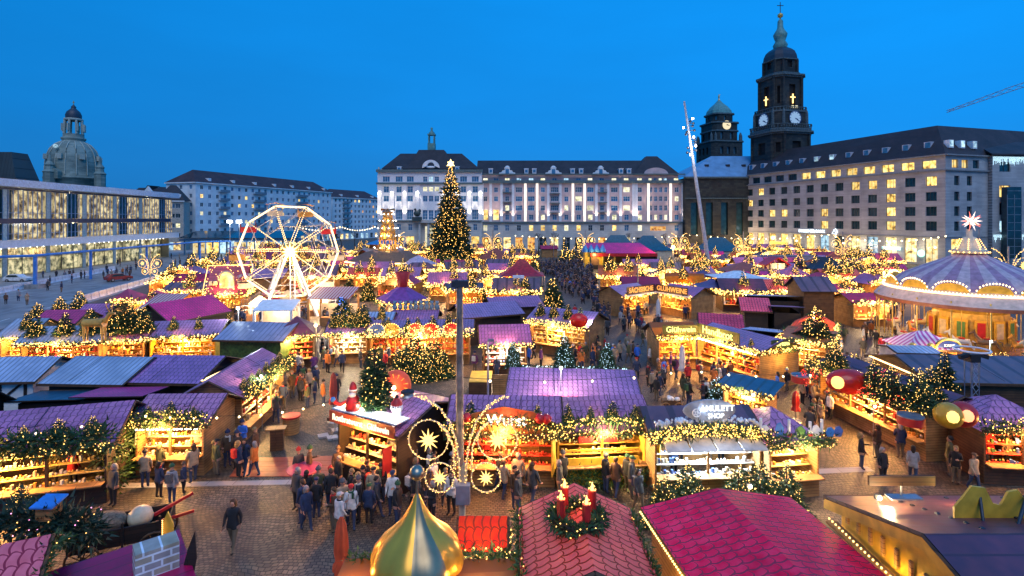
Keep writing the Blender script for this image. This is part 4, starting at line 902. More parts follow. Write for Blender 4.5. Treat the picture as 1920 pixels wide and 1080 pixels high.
# ================= MARKET: BUILDERS =================
def needle(mb, p, d, l, w, rg, m=0):
    d = Vector(d).normalized(); a = d.orthogonal().normalized(); a.rotate(Matrix.Rotation(rg.uniform(0, 2*PI), 3, d)); p = Vector(p)
    mb.face([p-a*w, p+a*w, p+d*l], m)
def conifer(h, r, nl, nb, ntw, seed, rb, nbulb, leaf=.11, up=.0, base=.07):
    """crown, trunk and light string of one fir"""
    rg = random.Random(seed); cr, tr, bl = MB(), MB(), MB(); tips = []
    tr.tube([(0, 0, 0), (0, 0, h*.5), (0, 0, h*.97)], [h*.022+.015, h*.014+.008, .006], 7)
    for i in range(nl):
        t = (i+rg.random()*.5)/nl; z = h*(base+(1-base)*t); Rr = r*((1-t)**.85)*rg.uniform(.86, 1.08)+leaf*.5
        k = max(3, int(nb*(1-t)**.7))
        for j in range(k):
            a = 2*PI*(j+rg.random()*.8)/k+i*1.3; ln = Rr*rg.uniform(.68, 1.1); ca, sa = math.cos(a), math.sin(a)
            dz = -.22*ln if t < .7 else .1*ln; tw = max(4, int(ntw*ln/r))
            for q in range(tw):
                s_ = rg.random()**.6; pz = z+dz*s_*s_+rg.uniform(-.35, .35)*leaf; lat = rg.uniform(-.34, .34)*ln*(1-s_*.55)
                p = (ca*ln*s_-sa*lat, sa*ln*s_+ca*lat, pz)
                needle(cr, p, (ca+rg.uniform(-.8, .8), sa+rg.uniform(-.8, .8), rg.uniform(-.35, .45)), leaf*rg.uniform(.8, 1.7), leaf*rg.uniform(.13, .26), rg, 0 if rg.random() < .72 else 1)
            tips.append((ca*ln*1.0, sa*ln*1.0, z+dz))
            tips.append((ca*ln*.75-sa*.2*ln, sa*ln*.75+ca*.2*ln, z+dz*.5+leaf*.4))
    for _ in range(nbulb):
        p = rg.choice(tips); q = rg.uniform(.88, 1.06); bl.bulb((p[0]*q, p[1]*q, p[2]+rg.uniform(-.5, .7)*leaf), rb)
    return cr, tr, bl
TREES = {}
def tree(kind, loc, h, label, group=None, lit=BULB, cat='fir tree'):
    """kinds: s (small, 1 m unit), m; scaled to h. Copies share their meshes."""
    key = (kind, lit.name if lit else None)
    if key not in TREES:
        P = {'s': (1., .36, 15, 11, 34, 11, .012, 110, .085), 't': (1., .33, 18, 12, 42, 12, .0105, 190, .075), 'w': (1., .46, 14, 12, 38, 13, .011, 200, .085), 'm': (1., .27, 24, 13, 40, 14, .0075, 190, .05), 'f': (1., .38, 8, 7, 14, 15, .018, 80, .15)}[kind]
        cr, tr, bl = conifer(*P)
        TREES[key] = (cr.mesh('crown', [FIR, FIRD]), tr.mesh('trunk', BARK), bl.mesh('light_string', lit) if lit else None)
    c_, t_, b_ = TREES[key]
    o = thing('fir_tree', label, cat, loc, rng.uniform(0, 6), group); o.scale = (h*rng.uniform(.9, 1.15),)*2+(h,)
    put('crown', c_, o); put('trunk', t_, o)
    if b_: put('light_string', b_, o)
    return o
def swag(pts, rad, dens, leafm, bulbm, rb, bd, rg, leaf=.16, sag=0):
    """garland of greenery along a polyline: (leaves, bulbs)"""
    g_, b_ = MB(), MB(); pts = [Vector(p) for p in pts]
    for a, b in zip(pts, pts[1:]):
        L = (b-a).length; d = (b-a)/max(L, 1e-6)
        for _ in range(int(L*dens)):
            f = rg.random(); p = a+(b-a)*f; p.z -= sag*4*f*(1-f); o = Vector((rg.gauss(0, 1), rg.gauss(0, 1), rg.gauss(0, 1)))*rad*.5
            needle(g_, p+o, o+d*rg.uniform(-.5, .5)*rad, leaf*rg.uniform(.7, 1.6), leaf*.22, rg, 0)
        for _ in range(int(L*bd)):
            f = rg.random(); p = a+(b-a)*f; p.z -= sag*4*f*(1-f); o = Vector((rg.gauss(0, 1), rg.gauss(0, 1), rg.gauss(0, 1))).normalized()*rad*rg.uniform(.7, 1.3)
            b_.bulb(p+o, rb)
    return g_, b_
def bulbsize(D): return (.033 if D < 30 else .05 if D < 60 else .075 if D < 95 else .095), (BULB if D < 32 else BULBM if D < 75 else BULBF)
WALLS = {'wood': WOOD, 'pale': WOODL, 'dark': WOODD}
SEED = [100]
def short(l):
    if 'far row' in l: return l.replace('lit stall with ', '')
    for w in (' with ', ' in ', ' below ', ' seen ', ' under ', ' and '):
        if w in l: l = l.split(w)[0] if not ('far row' in l) else l
    l = 'the '+l
    return l
def stall(label, p0, p1, depth, roofc, ze=2.6, zr=3.5, ridge='x', front='open', wall='wood', garl=1, rb=None, light=1., outl=1., col=(1, .48, .12), oh=.35, goods=(0, 2, 3, 4), group=None, back=False, trees=0, tree_kind='s', tree_h=1.1, name='market_stall', lit=None, z_=None, counter=1., under=True, step=False):
    """p0, p1: left and right ends of the long side nearest the viewer, as (px, py) at eaves height or as points.
    back=False: that side is the open front; back=True: it is the closed rear wall."""
    SEED[0] += 1; rg = random.Random(SEED[0])
    if col == (1, .48, .12): col = rg.choice([(1, .48, .12), (1, .44, .10), (1, .56, .20), (1, .66, .32), (1, .50, .13)])
    a = p0 if isinstance(p0, Vector) else G(p0[0], p0[1], ze); b = p1 if isinstance(p1, Vector) else G(p1[0], p1[1], ze)
    a = Vector((a[0], a[1], 0)); b = Vector((b[0], b[1], 0)); W_ = (b-a).length; d = (b-a).normalized(); n = Vector((d.y, -d.x, 0))
    rz = math.atan2(d.y, d.x); c = (a+b)/2-n*depth/2
    D = c.y; t = thing(name, label, 'stall', c, rz+(PI if back else 0), group)
    w, h = W_/2, depth/2; far = D > 58
    wm = WALLS[wall]() if wall in WALLS else wall
    # local frame: front at y=-h
    q = MB(); th = .08
    q.box((-w+th/2, 0, ze/2), (th, depth, ze)); q.box((w-th/2, 0, ze/2), (th, depth, ze)); q.box((0, h-th/2, ze/2), (W_-2*th, th, ze))
    if front == 'open':
        q.box((0, -h+th/2, counter*.45), (W_-2*th, th, counter*.9)); q.box((0, -h+th/2, ze-.14), (W_-2*th, th, .28))
        for k in range(1, max(1, int(W_/2.6))+1):
            if k < int(W_/2.6)+1 and int(W_/2.6) > 0 and k != int(W_/2.6)+1: q.box((-w+W_*k/(int(W_/2.6)+1), -h+th/2, ze/2), (.1, th*1.1, ze))
    elif front == 'closed': q.box((0, -h+th/2, ze/2), (W_-2*th, th, ze))
    if ridge == 'x':
        for s_ in (-1, 1): q.plate([(s_*w, -h, ze), (s_*w, h, ze), (s_*w, 0, zr-.06)][::s_], (s_, 0, 0), th)
    elif ridge == 'y':
        for s_ in (-1, 1): q.plate([(-w, s_*h, ze), (w, s_*h, ze), (0, s_*h, zr-.06)][::-s_], (0, s_, 0), th)
    q.build('wall', wm, t)
    r = MB(); o = oh; rt = .07; rmat = roof(roofc)
    if ridge == 'x':
        sl = math.hypot(h+o, (zr-ze)*(1+o/h)); ze2 = ze-(zr-ze)*o/h
        for s_ in (-1, 1):
            pts = [(-w-o, s_*(h+o), ze2), (w+o, s_*(h+o), ze2), (w+o, 0, zr), (-w-o, 0, zr)]; uv = [(-w-o, sl), (w+o, sl), (w+o, 0), (-w-o, 0)]
            if s_ > 0: pts = [pts[i] for i in (1, 0, 3, 2)]; uv = [uv[i] for i in (1, 0, 3, 2)]
            r.slab([Vector(p_)+Vector((0, 0, rt)) for p_ in pts], rt, 0, uv, 1)
    elif ridge == 'y':
        sl = math.hypot(w+o, (zr-ze)*(1+o/w)); ze2 = ze-(zr-ze)*o/w
        for s_ in (-1, 1):
            pts = [(s_*(w+o), h+o, ze2), (s_*(w+o), -h-o, ze2), (0, -h-o, zr), (0, h+o, zr)]; uv = [(h+o, sl), (-h-o, sl), (-h-o, 0), (h+o, 0)]
            if s_ > 0: pts = [pts[i] for i in (1, 0, 3, 2)]; uv = [uv[i] for i in (1, 0, 3, 2)]
            r.slab([Vector(p_)+Vector((0, 0, rt)) for p_ in pts], rt, 0, uv, 1)
    elif ridge == 'flat':
        ze2 = ze; r.slab([(-w-o, -h-o, ze+.07), (w+o, -h-o, ze+.07), (w+o, h+o, zr+.07), (-w-o, h+o, zr+.07)], rt, 0, [(-w-o, depth+2*o), (w+o, depth+2*o), (w+o, 0), (-w-o, 0)], 1)
    elif ridge == 'hip':
        ze2 = ze-.1; e_ = [(-w-o, -h-o), (w+o, -h-o), (w+o, h+o), (-w-o, h+o)]; kx = max(w-h, .0)
        T = [(-kx, 0, zr), (kx, 0, zr)]
        r.face([e_[0]+(ze2,), e_[1]+(ze2,), T[1], T[0]], 0, uv=[(-w, h*1.2), (w, h*1.2), (kx, 0), (-kx, 0)]); r.face([e_[2]+(ze2,), e_[3]+(ze2,), T[0], T[1]], 0, uv=[(-w, h*1.2), (w, h*1.2), (kx, 0), (-kx, 0)])
        r.face([e_[1]+(ze2,), e_[2]+(ze2,), T[1]], 0, uv=[(-h, h*1.2), (h, h*1.2), (0, 0)]); r.face([e_[3]+(ze2,), e_[0]+(ze2,), T[0]], 0, uv=[(-h, h*1.2), (h, h*1.2), (0, 0)])
    r.build('roof', [rmat, WOODD()], t)
    # bargeboards
    q = MB()
    if not far:
        if ridge == 'x':
            for s_ in (-1, 1):
                q.box((0, s_*(h+o+.03), ze2), (W_+2*o+.1, .04, .14))
                for u_ in (-1, 1):
                    q.tube([(u_*(w+o+.03), s_*(h+o), ze2+.02), (u_*(w+o+.03), 0, zr+.02)], .05, 4, sm=False)
        elif ridge == 'y':
            for s_ in (-1, 1):
                for u_ in (-1, 1): q.tube([(u_*(w+o), s_*(h+o+.03), ze2+.02), (0, s_*(h+o+.03), zr+.02)], .05, 4, sm=False)
        else: q.box((0, -h-o-.03, ze2+.02), (W_+2*o, .04, .14))
        q.build('bargeboard', WOOD(), t)
    if front == 'open':
        q = MB(); q.box((0, -h-.18, counter*.9+.03), (W_-.1, .5, .06)); q.build('counter', WOODL(), t)
        gd = MB(); ms = [GOODS[i] for i in goods]
        cs = .09 if D < 30 else .13 if D < 60 else .26
        nz_ = 4 if D < 60 else 2
        for lv in range(nz_):   # goods rising on steps behind the counter
            zz = counter*.92+lv*.36; yy = -h+.22+lv*.24
            gd.box((0, yy, zz-.03), (W_-.3, .3, .03), m=0)
            for k in range(int((W_-.3)/(cs*1.7))):
                x = -w+.2+k*cs*1.7+rg.uniform(-.3, .3)*cs; hh = rg.uniform(.5, 2.6)*cs
                if rg.random() < .93:
                    mi = rg.randrange(len(ms))
                    if rg.random() < .5: gd.box((x, yy, zz+hh/2), (cs, cs*1.2, hh), rg.uniform(-.4, .4), mi)
                    else: gd.ball((x, yy, zz+hh*.5), cs*.55, mi, 6, 4)
        gd.build('merchandise', ms, t, kind='stuff')
        if D < 70:
            bk = MB()
            for k in range(int(W_/.5)):
                for lv in range(3):
                    if rg.random() < .6: bk.box((-w+.35+k*.5, h-.16, 1.2+lv*.42), (rg.uniform(.12, .4), .08, rg.uniform(.12, .32)), 0, rg.randrange(len(ms)))
            if bk.v: bk.build('wall_display', ms, t, kind='stuff')
        nl = max(1, round(W_/2.3)); lp = MB()
        for k in range(nl):
            x = -w+W_*(k+.5)/nl; lp.ball((x, -h+.55, ze-.2), .07 if D < 60 else .14, 0, 8, 5)
        if light > 0:
            lamp((0, -h+.35, ze-.42), (80+W_*42)*light*2.3, col, .25, parent=t)
            lamp((0, -h-.75, ze-.1), (60+W_*26)*light*outl*(3. if far else 2.0), col, .18, parent=t)
        lp.build('hanging_lamp', HOT, t)
    if D < 34 and W_ > 3 and ridge == 'x':      # a power cable sagging over the roof, and its lighter joint strip
        q = MB(); P = [(-w*.7+w*1.3*k/14, -h*.5+.18*math.sin(k*1.7), ze+(zr-ze)*.5+.1+.02*math.sin(k)) for k in range(15)]; q.tube(P, .014, 4)
        q.tube([(w*.3, -h*.5, ze+(zr-ze)*.5+.1), (w*.32, 0, zr+.1), (w*.3, h+o, ze+.1)], .012, 4); q.build('cable', BLACK, t)
    rb0, bm = bulbsize(D); bm = lit or bm
    if garl:
        y = -h-o-.06
        if ridge == 'y': pts = [(-w-o, y, ze2), (0, y, zr), (w+o, y, ze2)]
        else: pts = [(-w-o, y, ze2+.05), (w+o, y, ze2+.05)]
        if garl > 1: pts = [(-w-o, h, ze2+.05)]*(ridge != 'y')+pts+[(w+o, h, ze2+.05)]*(ridge != 'y')
        gg, bb = swag(pts, .16 if not far else .3, 130 if D < 32 else 55 if D < 60 else 16, FIR, bm, rb0, 22 if D < 32 else 22 if D < 60 else 17, rg, .14 if D < 40 else .22 if D < 60 else .4)
        gg.build('garland', FIR, t); bb.build('light_string', bm, t)
    for k in range(trees):
        x = -w+W_*(k+.5+rg.uniform(-.2, .2))/trees; p = Matrix.Rotation(t.rotation_euler.z, 3, 'Z') @ Vector((x, -h*.55 if ridge != 'y' else 0, 0)); hh = tree_h*rg.uniform(.8, 1.2)
        zz = ze+(zr-ze)*(.45 if ridge == 'x' else .9 if ridge == 'y' else .2)-.05
        tree(tree_kind if not far else 'f', c+p+Vector((0, 0, zz)), hh, 'lit fir on '+short(label), 'little fir trees on the stall roofs', lit or (BULB if D < 40 else BULBM if D < 75 else BULBF))
    t['W'] = W_; return t

def sign(t, s, size, loc, m, board=None, bw=None, bh=None, rot=0, sx=1., tilt=0):
    if board: q = MB(); q.box((0, 0, 0), (bw, .06, bh)); b_ = q.build('sign', board, t, loc=loc); b_.rotation_euler = (tilt, 0, rot)
    else: b_ = t
    if board: text(s, size, (0, -.04, 0), (R(90), 0, 0), m, b_, .015, sx=sx)
    else: text(s, size, loc, (R(90)+tilt, 0, rot), m, b_, .015, sx=sx)
    return b_
# ================= MARKET: THE STALLS =================
V = lambda x, y, z=0: Vector((x, y, z))
S = stall
# --- bottom of the picture
b4 = S('stall with orange red tiled roof carrying a big advent wreath', V(.55, 12.45), V(3.2, 12.45), 3.3, 'red', 3.35, 3.95, 'y', 'closed', 'dark', garl=0)
b5 = S('stall with large pink scalloped tile roof and bulbs along its left edge', V(4.85, 11.3), V(9.3, 11.83), 5.0, 'pink', 3.05, 3.45, 'y', 'closed', 'pale', garl=0, oh=.25)
b6 = S('large stall with dark maroon roof and yellow gable in the bottom right corner', V(9.95, 8.9), V(18, 8.9), 7.2, 'maroon', 3.5, 4.55, 'x', 'closed', YELLOW, garl=0, oh=.3)
b1 = S('stall with pink tiled roof in the bottom left corner', V(-15.7, 10.6), V(-11.75, 12.6), 2.6, 'pink', 3.0, 3.7, 'x', 'closed', 'pale', garl=0)
b2 = S('stall with crimson board roof and little brick chimney beside the old wagon', V(-11.1, 12.6), V(-9.0, 14.4), 1.9, 'crimson', 2.3, 2.42, 'flat', 'closed', 'wood', garl=0)
b3 = S('tiny kiosk with red tiled roof framed in bulbs below the grey box pole', V(-1.5, 16.2), V(-.3, 16.2), .9, 'red', 2.1, 2.65, 'x', 'open', 'wood', garl=2, light=.4, oh=.15)
b7 = S('booth with flat orange roof under the golden onion dome', V(-4.1, 12.0), V(.35, 12.0), 1.9, 'orange', 2.75, 2.85, 'flat', 'closed', 'pale', garl=0)
# --- second row
r1 = S('sausage stall with purple tiled roof and lettered red fascia', V(-8.05, 24.7), V(-4.9, 22.85), 4.4, 'purple', 2.85, 3.5, 'x', 'open', 'dark', garl=0, goods=(0, 1, 5, 4), light=.9, oh=.3, counter=1.1)
r2 = S('waffle stall with magenta purple roof and red neon lettering behind the light arches', (850, 802), (1040, 805), 3.2, 'purple', 2.6, 3.5, 'x', 'open', 'pale', garl=1, goods=(1, 2, 1, 4), light=1.2, col=(1, .42, .12))
r3 = S('stall with purple roof and bright yellow open shutters', (1045, 803), (1212, 797), 3.2, 'purple', 2.6, 3.4, 'x', 'open', YELLOW, garl=1, goods=(2, 4, 3, 0), light=1.1)
r4 = S('jewellery stall with cold white light, white awning and silver sign', (1228, 822), (1428, 818), 3.3, 'brown', 2.55, 3.3, 'x', 'open', 'pale', garl=0, goods=(5, 5, 0, 7), light=1.1, outl=.02, col=(.78, .93, 1), oh=.2)
r5 = S('dark purple roofed stall with wooden candles along its roof edge', (1443, 828), (1536, 822), 3.2, 'purple', 2.5, 3.4, 'hip', 'open', 'pale', garl=1, goods=(4, 2, 0, 5), light=.8, lit=BULB)
r6 = S('long food stall with open counter running away from the viewer under red decorations', V(19.5, 33.8), V(20.4, 26.3), 3.2, 'maroon', 2.7, 3.3, 'x', 'open', 'pale', garl=1, goods=(0, 2, 4, 5, 1), light=1.2, oh=.5)
r7 = S('purple roofed stall with toys at the right edge', (1845, 800), (1995, 806), 3.2, 'purple', 2.6, 3.6, 'hip', 'open', 'wood', garl=1, goods=(1, 7, 4, 6), light=1.)
m2 = S('wide stall seen from behind, violet roof edged with blue white bulbs', V(.05, 27.6), V(6.2, 27.1), 4.5, 'violet', 3.0, 3.6, 'x', 'closed', 'wood', garl=0, back=True, lit=BULBW)
m3 = S('lean to shed with magenta roof against the wide violet roofed stall', V(1.3, 25.6), V(3.2, 25.5), 1.3, 'magenta', 2.75, 3.0, 'flat', 'closed', 'wood', garl=0, oh=.1)
l1 = S('long stall with purple roof and glittering glass goods at the left edge', V(-25.2, 20.1), V(-17.1, 22.5), 4., 'purple', 2.65, 3.6, 'x', 'open', 'dark', garl=1, goods=(4, 5, 4, 2, 0), light=1.5)
l2 = S('wooden crepe hut with rows of bulbs under a gable end', V(-17.5, 24.8), V(-14.4, 24.9), 3.0, 'purple', 2.6, 3.3, 'x', 'open', 'pale', garl=1, goods=(0, 5, 2), light=1.2)
l2b = S('long lit stall with garlanded eaves running away from the crepe hut', V(-14.3, 28.2), V(-14.8, 34.6), 3., 'purple', 2.7, 3.5, 'x', 'open', 'pale', garl=1, goods=(0, 1, 5, 4), light=1.)
S('dark walled stall seen from behind under a violet roof with one glowing edge', (245, 712), (368, 714), 4.6, 'violet', 2.6, 3.4, 'x', 'closed', 'dark', garl=0, back=True)
S('dark walled stall seen from behind under a pale blue roof', (92, 714), (226, 716), 4.4, 'blue', 2.6, 3.4, 'x', 'closed', 'dark', garl=0, back=True)
S('low awning with magenta top and red rim behind the stalls', (150, 752), (262, 750), 1.7, 'magenta', 2.35, 2.6, 'flat', 'closed', 'dark', garl=0, back=True)
S('low shed with dark teal roof beside the magenta awning', V(-26.4, 28.5), V(-23.2, 28.8), 1.6, 'darkblue', 2.1, 2.3, 'flat', 'closed', 'dark', garl=0, back=True)
l4 = S('half timbered hut with pale blue roof at the left edge', V(-35, 30.9), V(-28.2, 31.4), 3.5, 'blue', 2.6, 3.4, 'x', 'closed', WHITE, garl=0, back=True)
S('small hut with pale blue roof behind the glass goods stall', V(-30.5, 25.7), V(-26.6, 26.2), 2, 'blue', 2.5, 3.2, 'x', 'closed', 'dark', garl=0, back=True)
# --- middle left
S('toy stall with glowing shelves below a row of lit firs', (38, 642), (185, 638), 3.4, 'blue', 2.6, 3.4, 'x', 'open', 'pale', goods=(1, 4, 0, 5), light=1.3, trees=3, tree_h=2.)
S('wooden hut with bulbs between two glowing stalls on the left', (190, 636), (268, 634), 3.4, 'purple', 2.6, 3.4, 'x', 'open', 'pale', goods=(3, 0, 2), light=.8, trees=4, tree_h=2.3)
S('straw star stall with wavy snowy eaves and full shelves', (280, 630), (404, 626), 3.4, 'violet', 2.7, 3.5, 'x', 'open', YELLOW, goods=(0, 4, 5, 2), light=1.5, trees=2, tree_h=1.2)
S('dark gabled hut with crimson roof behind the lit firs', V(-30.2, 47.2), V(-28.2, 52.6), 4.6, 'magenta', 3.0, 4.3, 'x', 'closed', 'dark', garl=0)
l6 = S('stall with grey sheet roof and a wall of green ivy', (412, 634), (526, 636), 4.5, 'grey', 2.7, 3.5, 'x', 'closed', IVY, garl=0, back=True)
l7 = S('mulled wine shelter with dark maroon tent roof', (514, 632), (588, 628), 3.4, 'maroon', 2.7, 4.0, 'hip', 'open', 'wood', goods=(1, 2, 4), light=1.2)
l8 = S('food kiosk with white lit window under dark fir branches', (617, 624), (688, 622), 4., 'violet', 2.6, 3.4, 'x', 'open', 'pale', goods=(0, 5, 2), light=1.2, col=(1, .8, .5), trees=5, tree_h=1.6)
l9 = S('wide toy stall with violet roof and round red sign boards', (694, 626), (880, 624), 3.8, 'violet', 2.6, 3.3, 'x', 'open', 'pale', goods=(1, 2, 4, 0), light=1.7, trees=3, col=(1, .48, .14))
l10 = S('stall with pink roof and shelves of white and red toys', (908, 642), (988, 640), 2.8, 'purple', 2.6, 3.6, 'x', 'open', 'wood', goods=(5, 1, 5, 7), light=1.5, col=(1, .72, .45))
m1 = S('golden timber hut with violet roof and a red ball and firs on top', V(1.5, 48.2), V(6.2, 45.3), 4.4, 'violet', 2.8, 3.7, 'x', 'open', 'pale', goods=(0, 4, 2), light=1.5, trees=4, tree_h=1.3)
S('dark violet roofed hut seen from behind in the centre', (872, 594), (976, 586), 4.2, 'violet', 2.8, 3.6, 'x', 'closed', 'dark', garl=0, back=True)
S('purple roofed hut seen from behind, second row of the centre', (926, 576), (1014, 572), 4., 'purple', 2.8, 3.5, 'x', 'closed', 'wood', garl=0, back=True)
S('stall with teddy bears lined up along its violet roof ridge', (737, 602), (812, 602), 3.2, 'violet', 2.6, 3.3, 'x', 'open', 'wood', goods=(0, 3, 2), light=.8)
S('small stall with bluish roof left of the teddy bear stall', (690, 606), (728, 606), 3, 'blue', 2.6, 3.3, 'x', 'open', 'wood', light=.7, trees=1)
# --- mulled wine court, centre right
m4a = S('mulled wine hut, left wing with dark lettered board', V(13.5, 64.6), V(17.3, 67.6), 4., 'purple', 2.7, 3.6, 'x', 'open', 'pale', goods=(2, 4, 3), light=1.5)
m4b = S('mulled wine hut, right wing with dark lettered board', V(18.9, 67.6), V(21.4, 63.6), 4., 'purple', 2.7, 3.6, 'x', 'open', 'pale', goods=(2, 4, 3), light=1.5)
m5a = S('gold lit mulled wine hut beside the bread stall', V(11.7, 42.4), V(14.7, 42.6), 3., 'orange', 2.7, 3.4, 'x', 'open', 'pale', goods=(2, 1, 4), light=1.6)
m5 = S('long bread stall with glowing yellow lettered boards and orange counters', V(14.9, 42.9), V(17.3, 37.2), 3.8, 'violet', 2.8, 3.4, 'x', 'open', 'pale', goods=(2, 0, 3, 1), light=1.9, garl=2)
S('back hut with pink roof behind the bread stall', (1318, 612), (1388, 616), 3.6, 'pink', 2.8, 3.6, 'x', 'closed', 'dark', garl=0, back=True)
S('shed under a blue and white striped awning behind the bread stall', (1398, 634), (1452, 640), 4.2, 'striped', 2.6, 3.3, 'flat', 'closed', 'dark', garl=0, back=True)
S('hut with pink gabled roof behind the striped awning', (1396, 580), (1440, 582), 4, 'pink', 2.8, 3.7, 'x', 'closed', 'dark', garl=0, back=True)
S('row shed with pale blue panelled roof behind the pink gable', (1412, 563), (1500, 565), 4, 'blue', 2.8, 3.3, 'flat', 'closed', 'dark', garl=0, back=True)
S('low shed with dim purple roof right of the pink gable', (1452, 586), (1502, 588), 4, 'purple', 2.7, 3.3, 'flat', 'closed', 'dark', garl=0, back=True)
S('tall brown plank hut with dark gabled roof', V(32, 58.5), V(35.2, 58.3), 4, 'brown', 4.2, 5.4, 'x', 'closed', 'wood', garl=0)
og = S('open shelter with glowing orange board roof edged in bulbs', V(20.9, 41.2), V(23.2, 39.4), 3.6, 'orange', 2.7, 3.0, 'flat', 'open', 'pale', light=1., garl=2)
S('orange lit stall with red roof facing the carousel yard', V(24.2, 41.2), V(28.6, 47.6), 2.6, 'red', 2.7, 3.4, 'x', 'open', 'pale', goods=(1, 2, 4), light=1.5)
S('refreshment stall with gold lit posts across the carousel yard', (1600, 566), (1668, 566), 3.6, 'crimson', 2.8, 3.5, 'x', 'open', 'pale', light=1.5, goods=(2, 4, 1))
S('wide brown roofed wooden hall seen from behind right of the long food stall', V(23.7, 30.1), V(34, 29.4), 5.4, 'brown', 2.9, 3.6, 'x', 'closed', 'wood', garl=0, back=True)
S('white canvas box tent with pale blue roof', (1684, 662), (1764, 664), 2.2, 'blue', 2.9, 3.1, 'x', 'closed', mat('white_canvas', (.62, .58, .60), .7), garl=0, back=True, oh=.1)
ka = S('ticket booth with pink and white striped roof and dark blue sign', (1706, 652), (1796, 654), 2.6, 'pinkstripe', 2.6, 3.6, 'hip', 'open', 'pale', light=.8, garl=0)
S('blue grey roofed shelter lit from below in front of the bread stall', (1356, 724), (1440, 742), 1.5, 'darkblue', 2.3, 2.6, 'flat', 'open', 'pale', light=.8, garl=1, goods=(2, 0))
S('maroon roofed kiosk beside the blue grey shelter', V(7.6, 29.5), V(10.4, 28.2), 2.4, 'brown', 2.5, 3.2, 'x', 'closed', 'dark', garl=0, back=True) if False else None
nh = S('hall with nutcracker arch window in its steep red roof', (392, 547), (456, 545), 4.2, 'crimson', 3.0, 5.9, 'x', 'open', 'pale', light=1.5, trees=0, garl=2, goods=(0, 4))
for i, (a, b, y, rc, ri) in enumerate(((325, 386, 530, 'crimson', 'x'), (262, 312, 582, 'redstripe', 'flat'), (250, 300, 566, 'crimson', 'hip'), (60, 130, 612, 'magenta', 'x'), (140, 190, 598, 'purple', 'x'), (212, 240, 562, 'crimson', 'hip'), (0, 48, 632, 'blue', 'x'))):
    S(['hut with crimson roof left of the nutcracker hall', 'stall with red and cream striped canvas front', 'hut with crimson pointed roof by the striped canvas', 'hut with magenta roof behind the toy stall', 'hut with purple roof behind dark fir trees by the barrier', 'small crimson pointed tent by the street barrier', 'hut with bluish roof at the far left end of the toy stalls'][i], (a, y), (b, y-1), 4, rc, 2.8, 3.8, ri, 'open', 'pale', light=1., trees=(1, 0, 1, 0, 0, 0, 1)[i])
# --- the far market: rows of lit stalls up to the buildings
rf = random.Random(21)
def street_x(y): return E0.x+(E1.x-E0.x)*(y-E0.y)/(E1.y-E0.y)
taken = [(540, 67, 130, 14), (845, 128, 62, 12), (1170, 128, 72, 16), (1333, 104, 14, 4), (1380, 78, 50, 6), (752, 62, 60, 8), (727, 108, 45, 10), (975, 88, 50, 8)]
rows = [(69, 'first'), (77, 'second'), (86, 'third'), (96, 'fourth'), (107, 'fifth'), (119, 'sixth'), (133, 'seventh'), (149, 'eighth'), (166, 'last')]
for D, nm in rows:
    x = street_x(D)+5+rf.uniform(0, 3)
    while True:
        w = rf.uniform(4.2, 6.8); px = 960+(x+w/2)/D*1000; py = HY+12000/D
        if px > 1690 or x > 84: break
        ok = True
        for (tx, tD, tw, td) in taken:
            if abs(px-tx) < tw+w/D*500 and abs(D-tD) < td: ok = False
        if 985 < px < 1140 and D < 150: ok = False
        if D < 72 and (px < 250 or 1130 < px < 1330 or 700 < px < 860): ok = False
        if D < 80 and 430 < px < 690: ok = False
        if D > 140 and px < 470: ok = False
        if x+w > 100-.24*(D-150) and D > 120: ok = False
        if ok and rf.random() < .93:
            rc = rf.choice(['purple', 'violet', 'crimson', 'orange', 'magenta', 'purple', 'maroon', 'brown', 'red', 'brown'])
            bk = rf.random() < .10
            adj = {'purple': 'purple', 'violet': 'violet', 'crimson': 'crimson', 'orange': 'orange', 'magenta': 'magenta', 'maroon': 'maroon', 'brown': 'brown', 'red': 'red'}[rc]
            side = 'left of great tree' if px < 800 else 'beside great tree' if px < 1100 else 'right of stage'
            yy = D+rf.uniform(-1.5, 1.5)
            S('lit stall with %s roof in %s far row %s' % (adj, nm, side), V(x, yy), V(x+w, yy+rf.uniform(-1.2, 1.2)), 3.6, rc, 2.7, rf.uniform(3.3, 4.2), rf.choice(['x', 'x', 'x', 'hip', 'y']), 'closed' if bk else 'open', rf.choice(['pale', 'pale', 'wood']), garl=0 if bk else 2, back=bk, light=1.25 if D < 110 else 1.6, trees=rf.choice([1, 1, 2, 2, 3]) if D > 84 else 1, tree_h=rf.uniform(1.4, 2.4), group='lit stalls of the far market rows', goods=rf.choice([(0, 4, 2), (1, 4, 0), (2, 3, 4), (5, 1, 2)]))
        x += w+rf.uniform(.8, 2.6)
# ================= ATTRACTIONS =================
def W2(t, p): return Vector(p)
# ---- great christmas tree
cr, tr, bl = conifer(24.6, 5.9, 52, 24, 64, 5, .06, 1700, leaf=.58, base=.06)
t = thing('christmas_tree', 'giant dark fir covered in warm lights with a glowing star on top', 'christmas tree', A(845, 128))
cr.build('crown', [FIRD, FIR], t); tr.build('trunk', BARK, t); bl.build('light_string', BULBF, t, kind='stuff')
q = MB(); q.star((0, 0, 25.2), (1, 0, 0), (0, 0, 1), 1.15, 6, 0, .3, .5); q.build('star', glow('tree_star', (1, .7, .25), 3.5), t)
q = MB(); q.lathe([(3.4, 0), (3.6, 1.2), (3.1, 1.9), (.4, 2.0)], 14); q.build('planter', WOODL(), t); lamp((0, -5, 2.2), 900, (1, .6, .25), .4, parent=t)
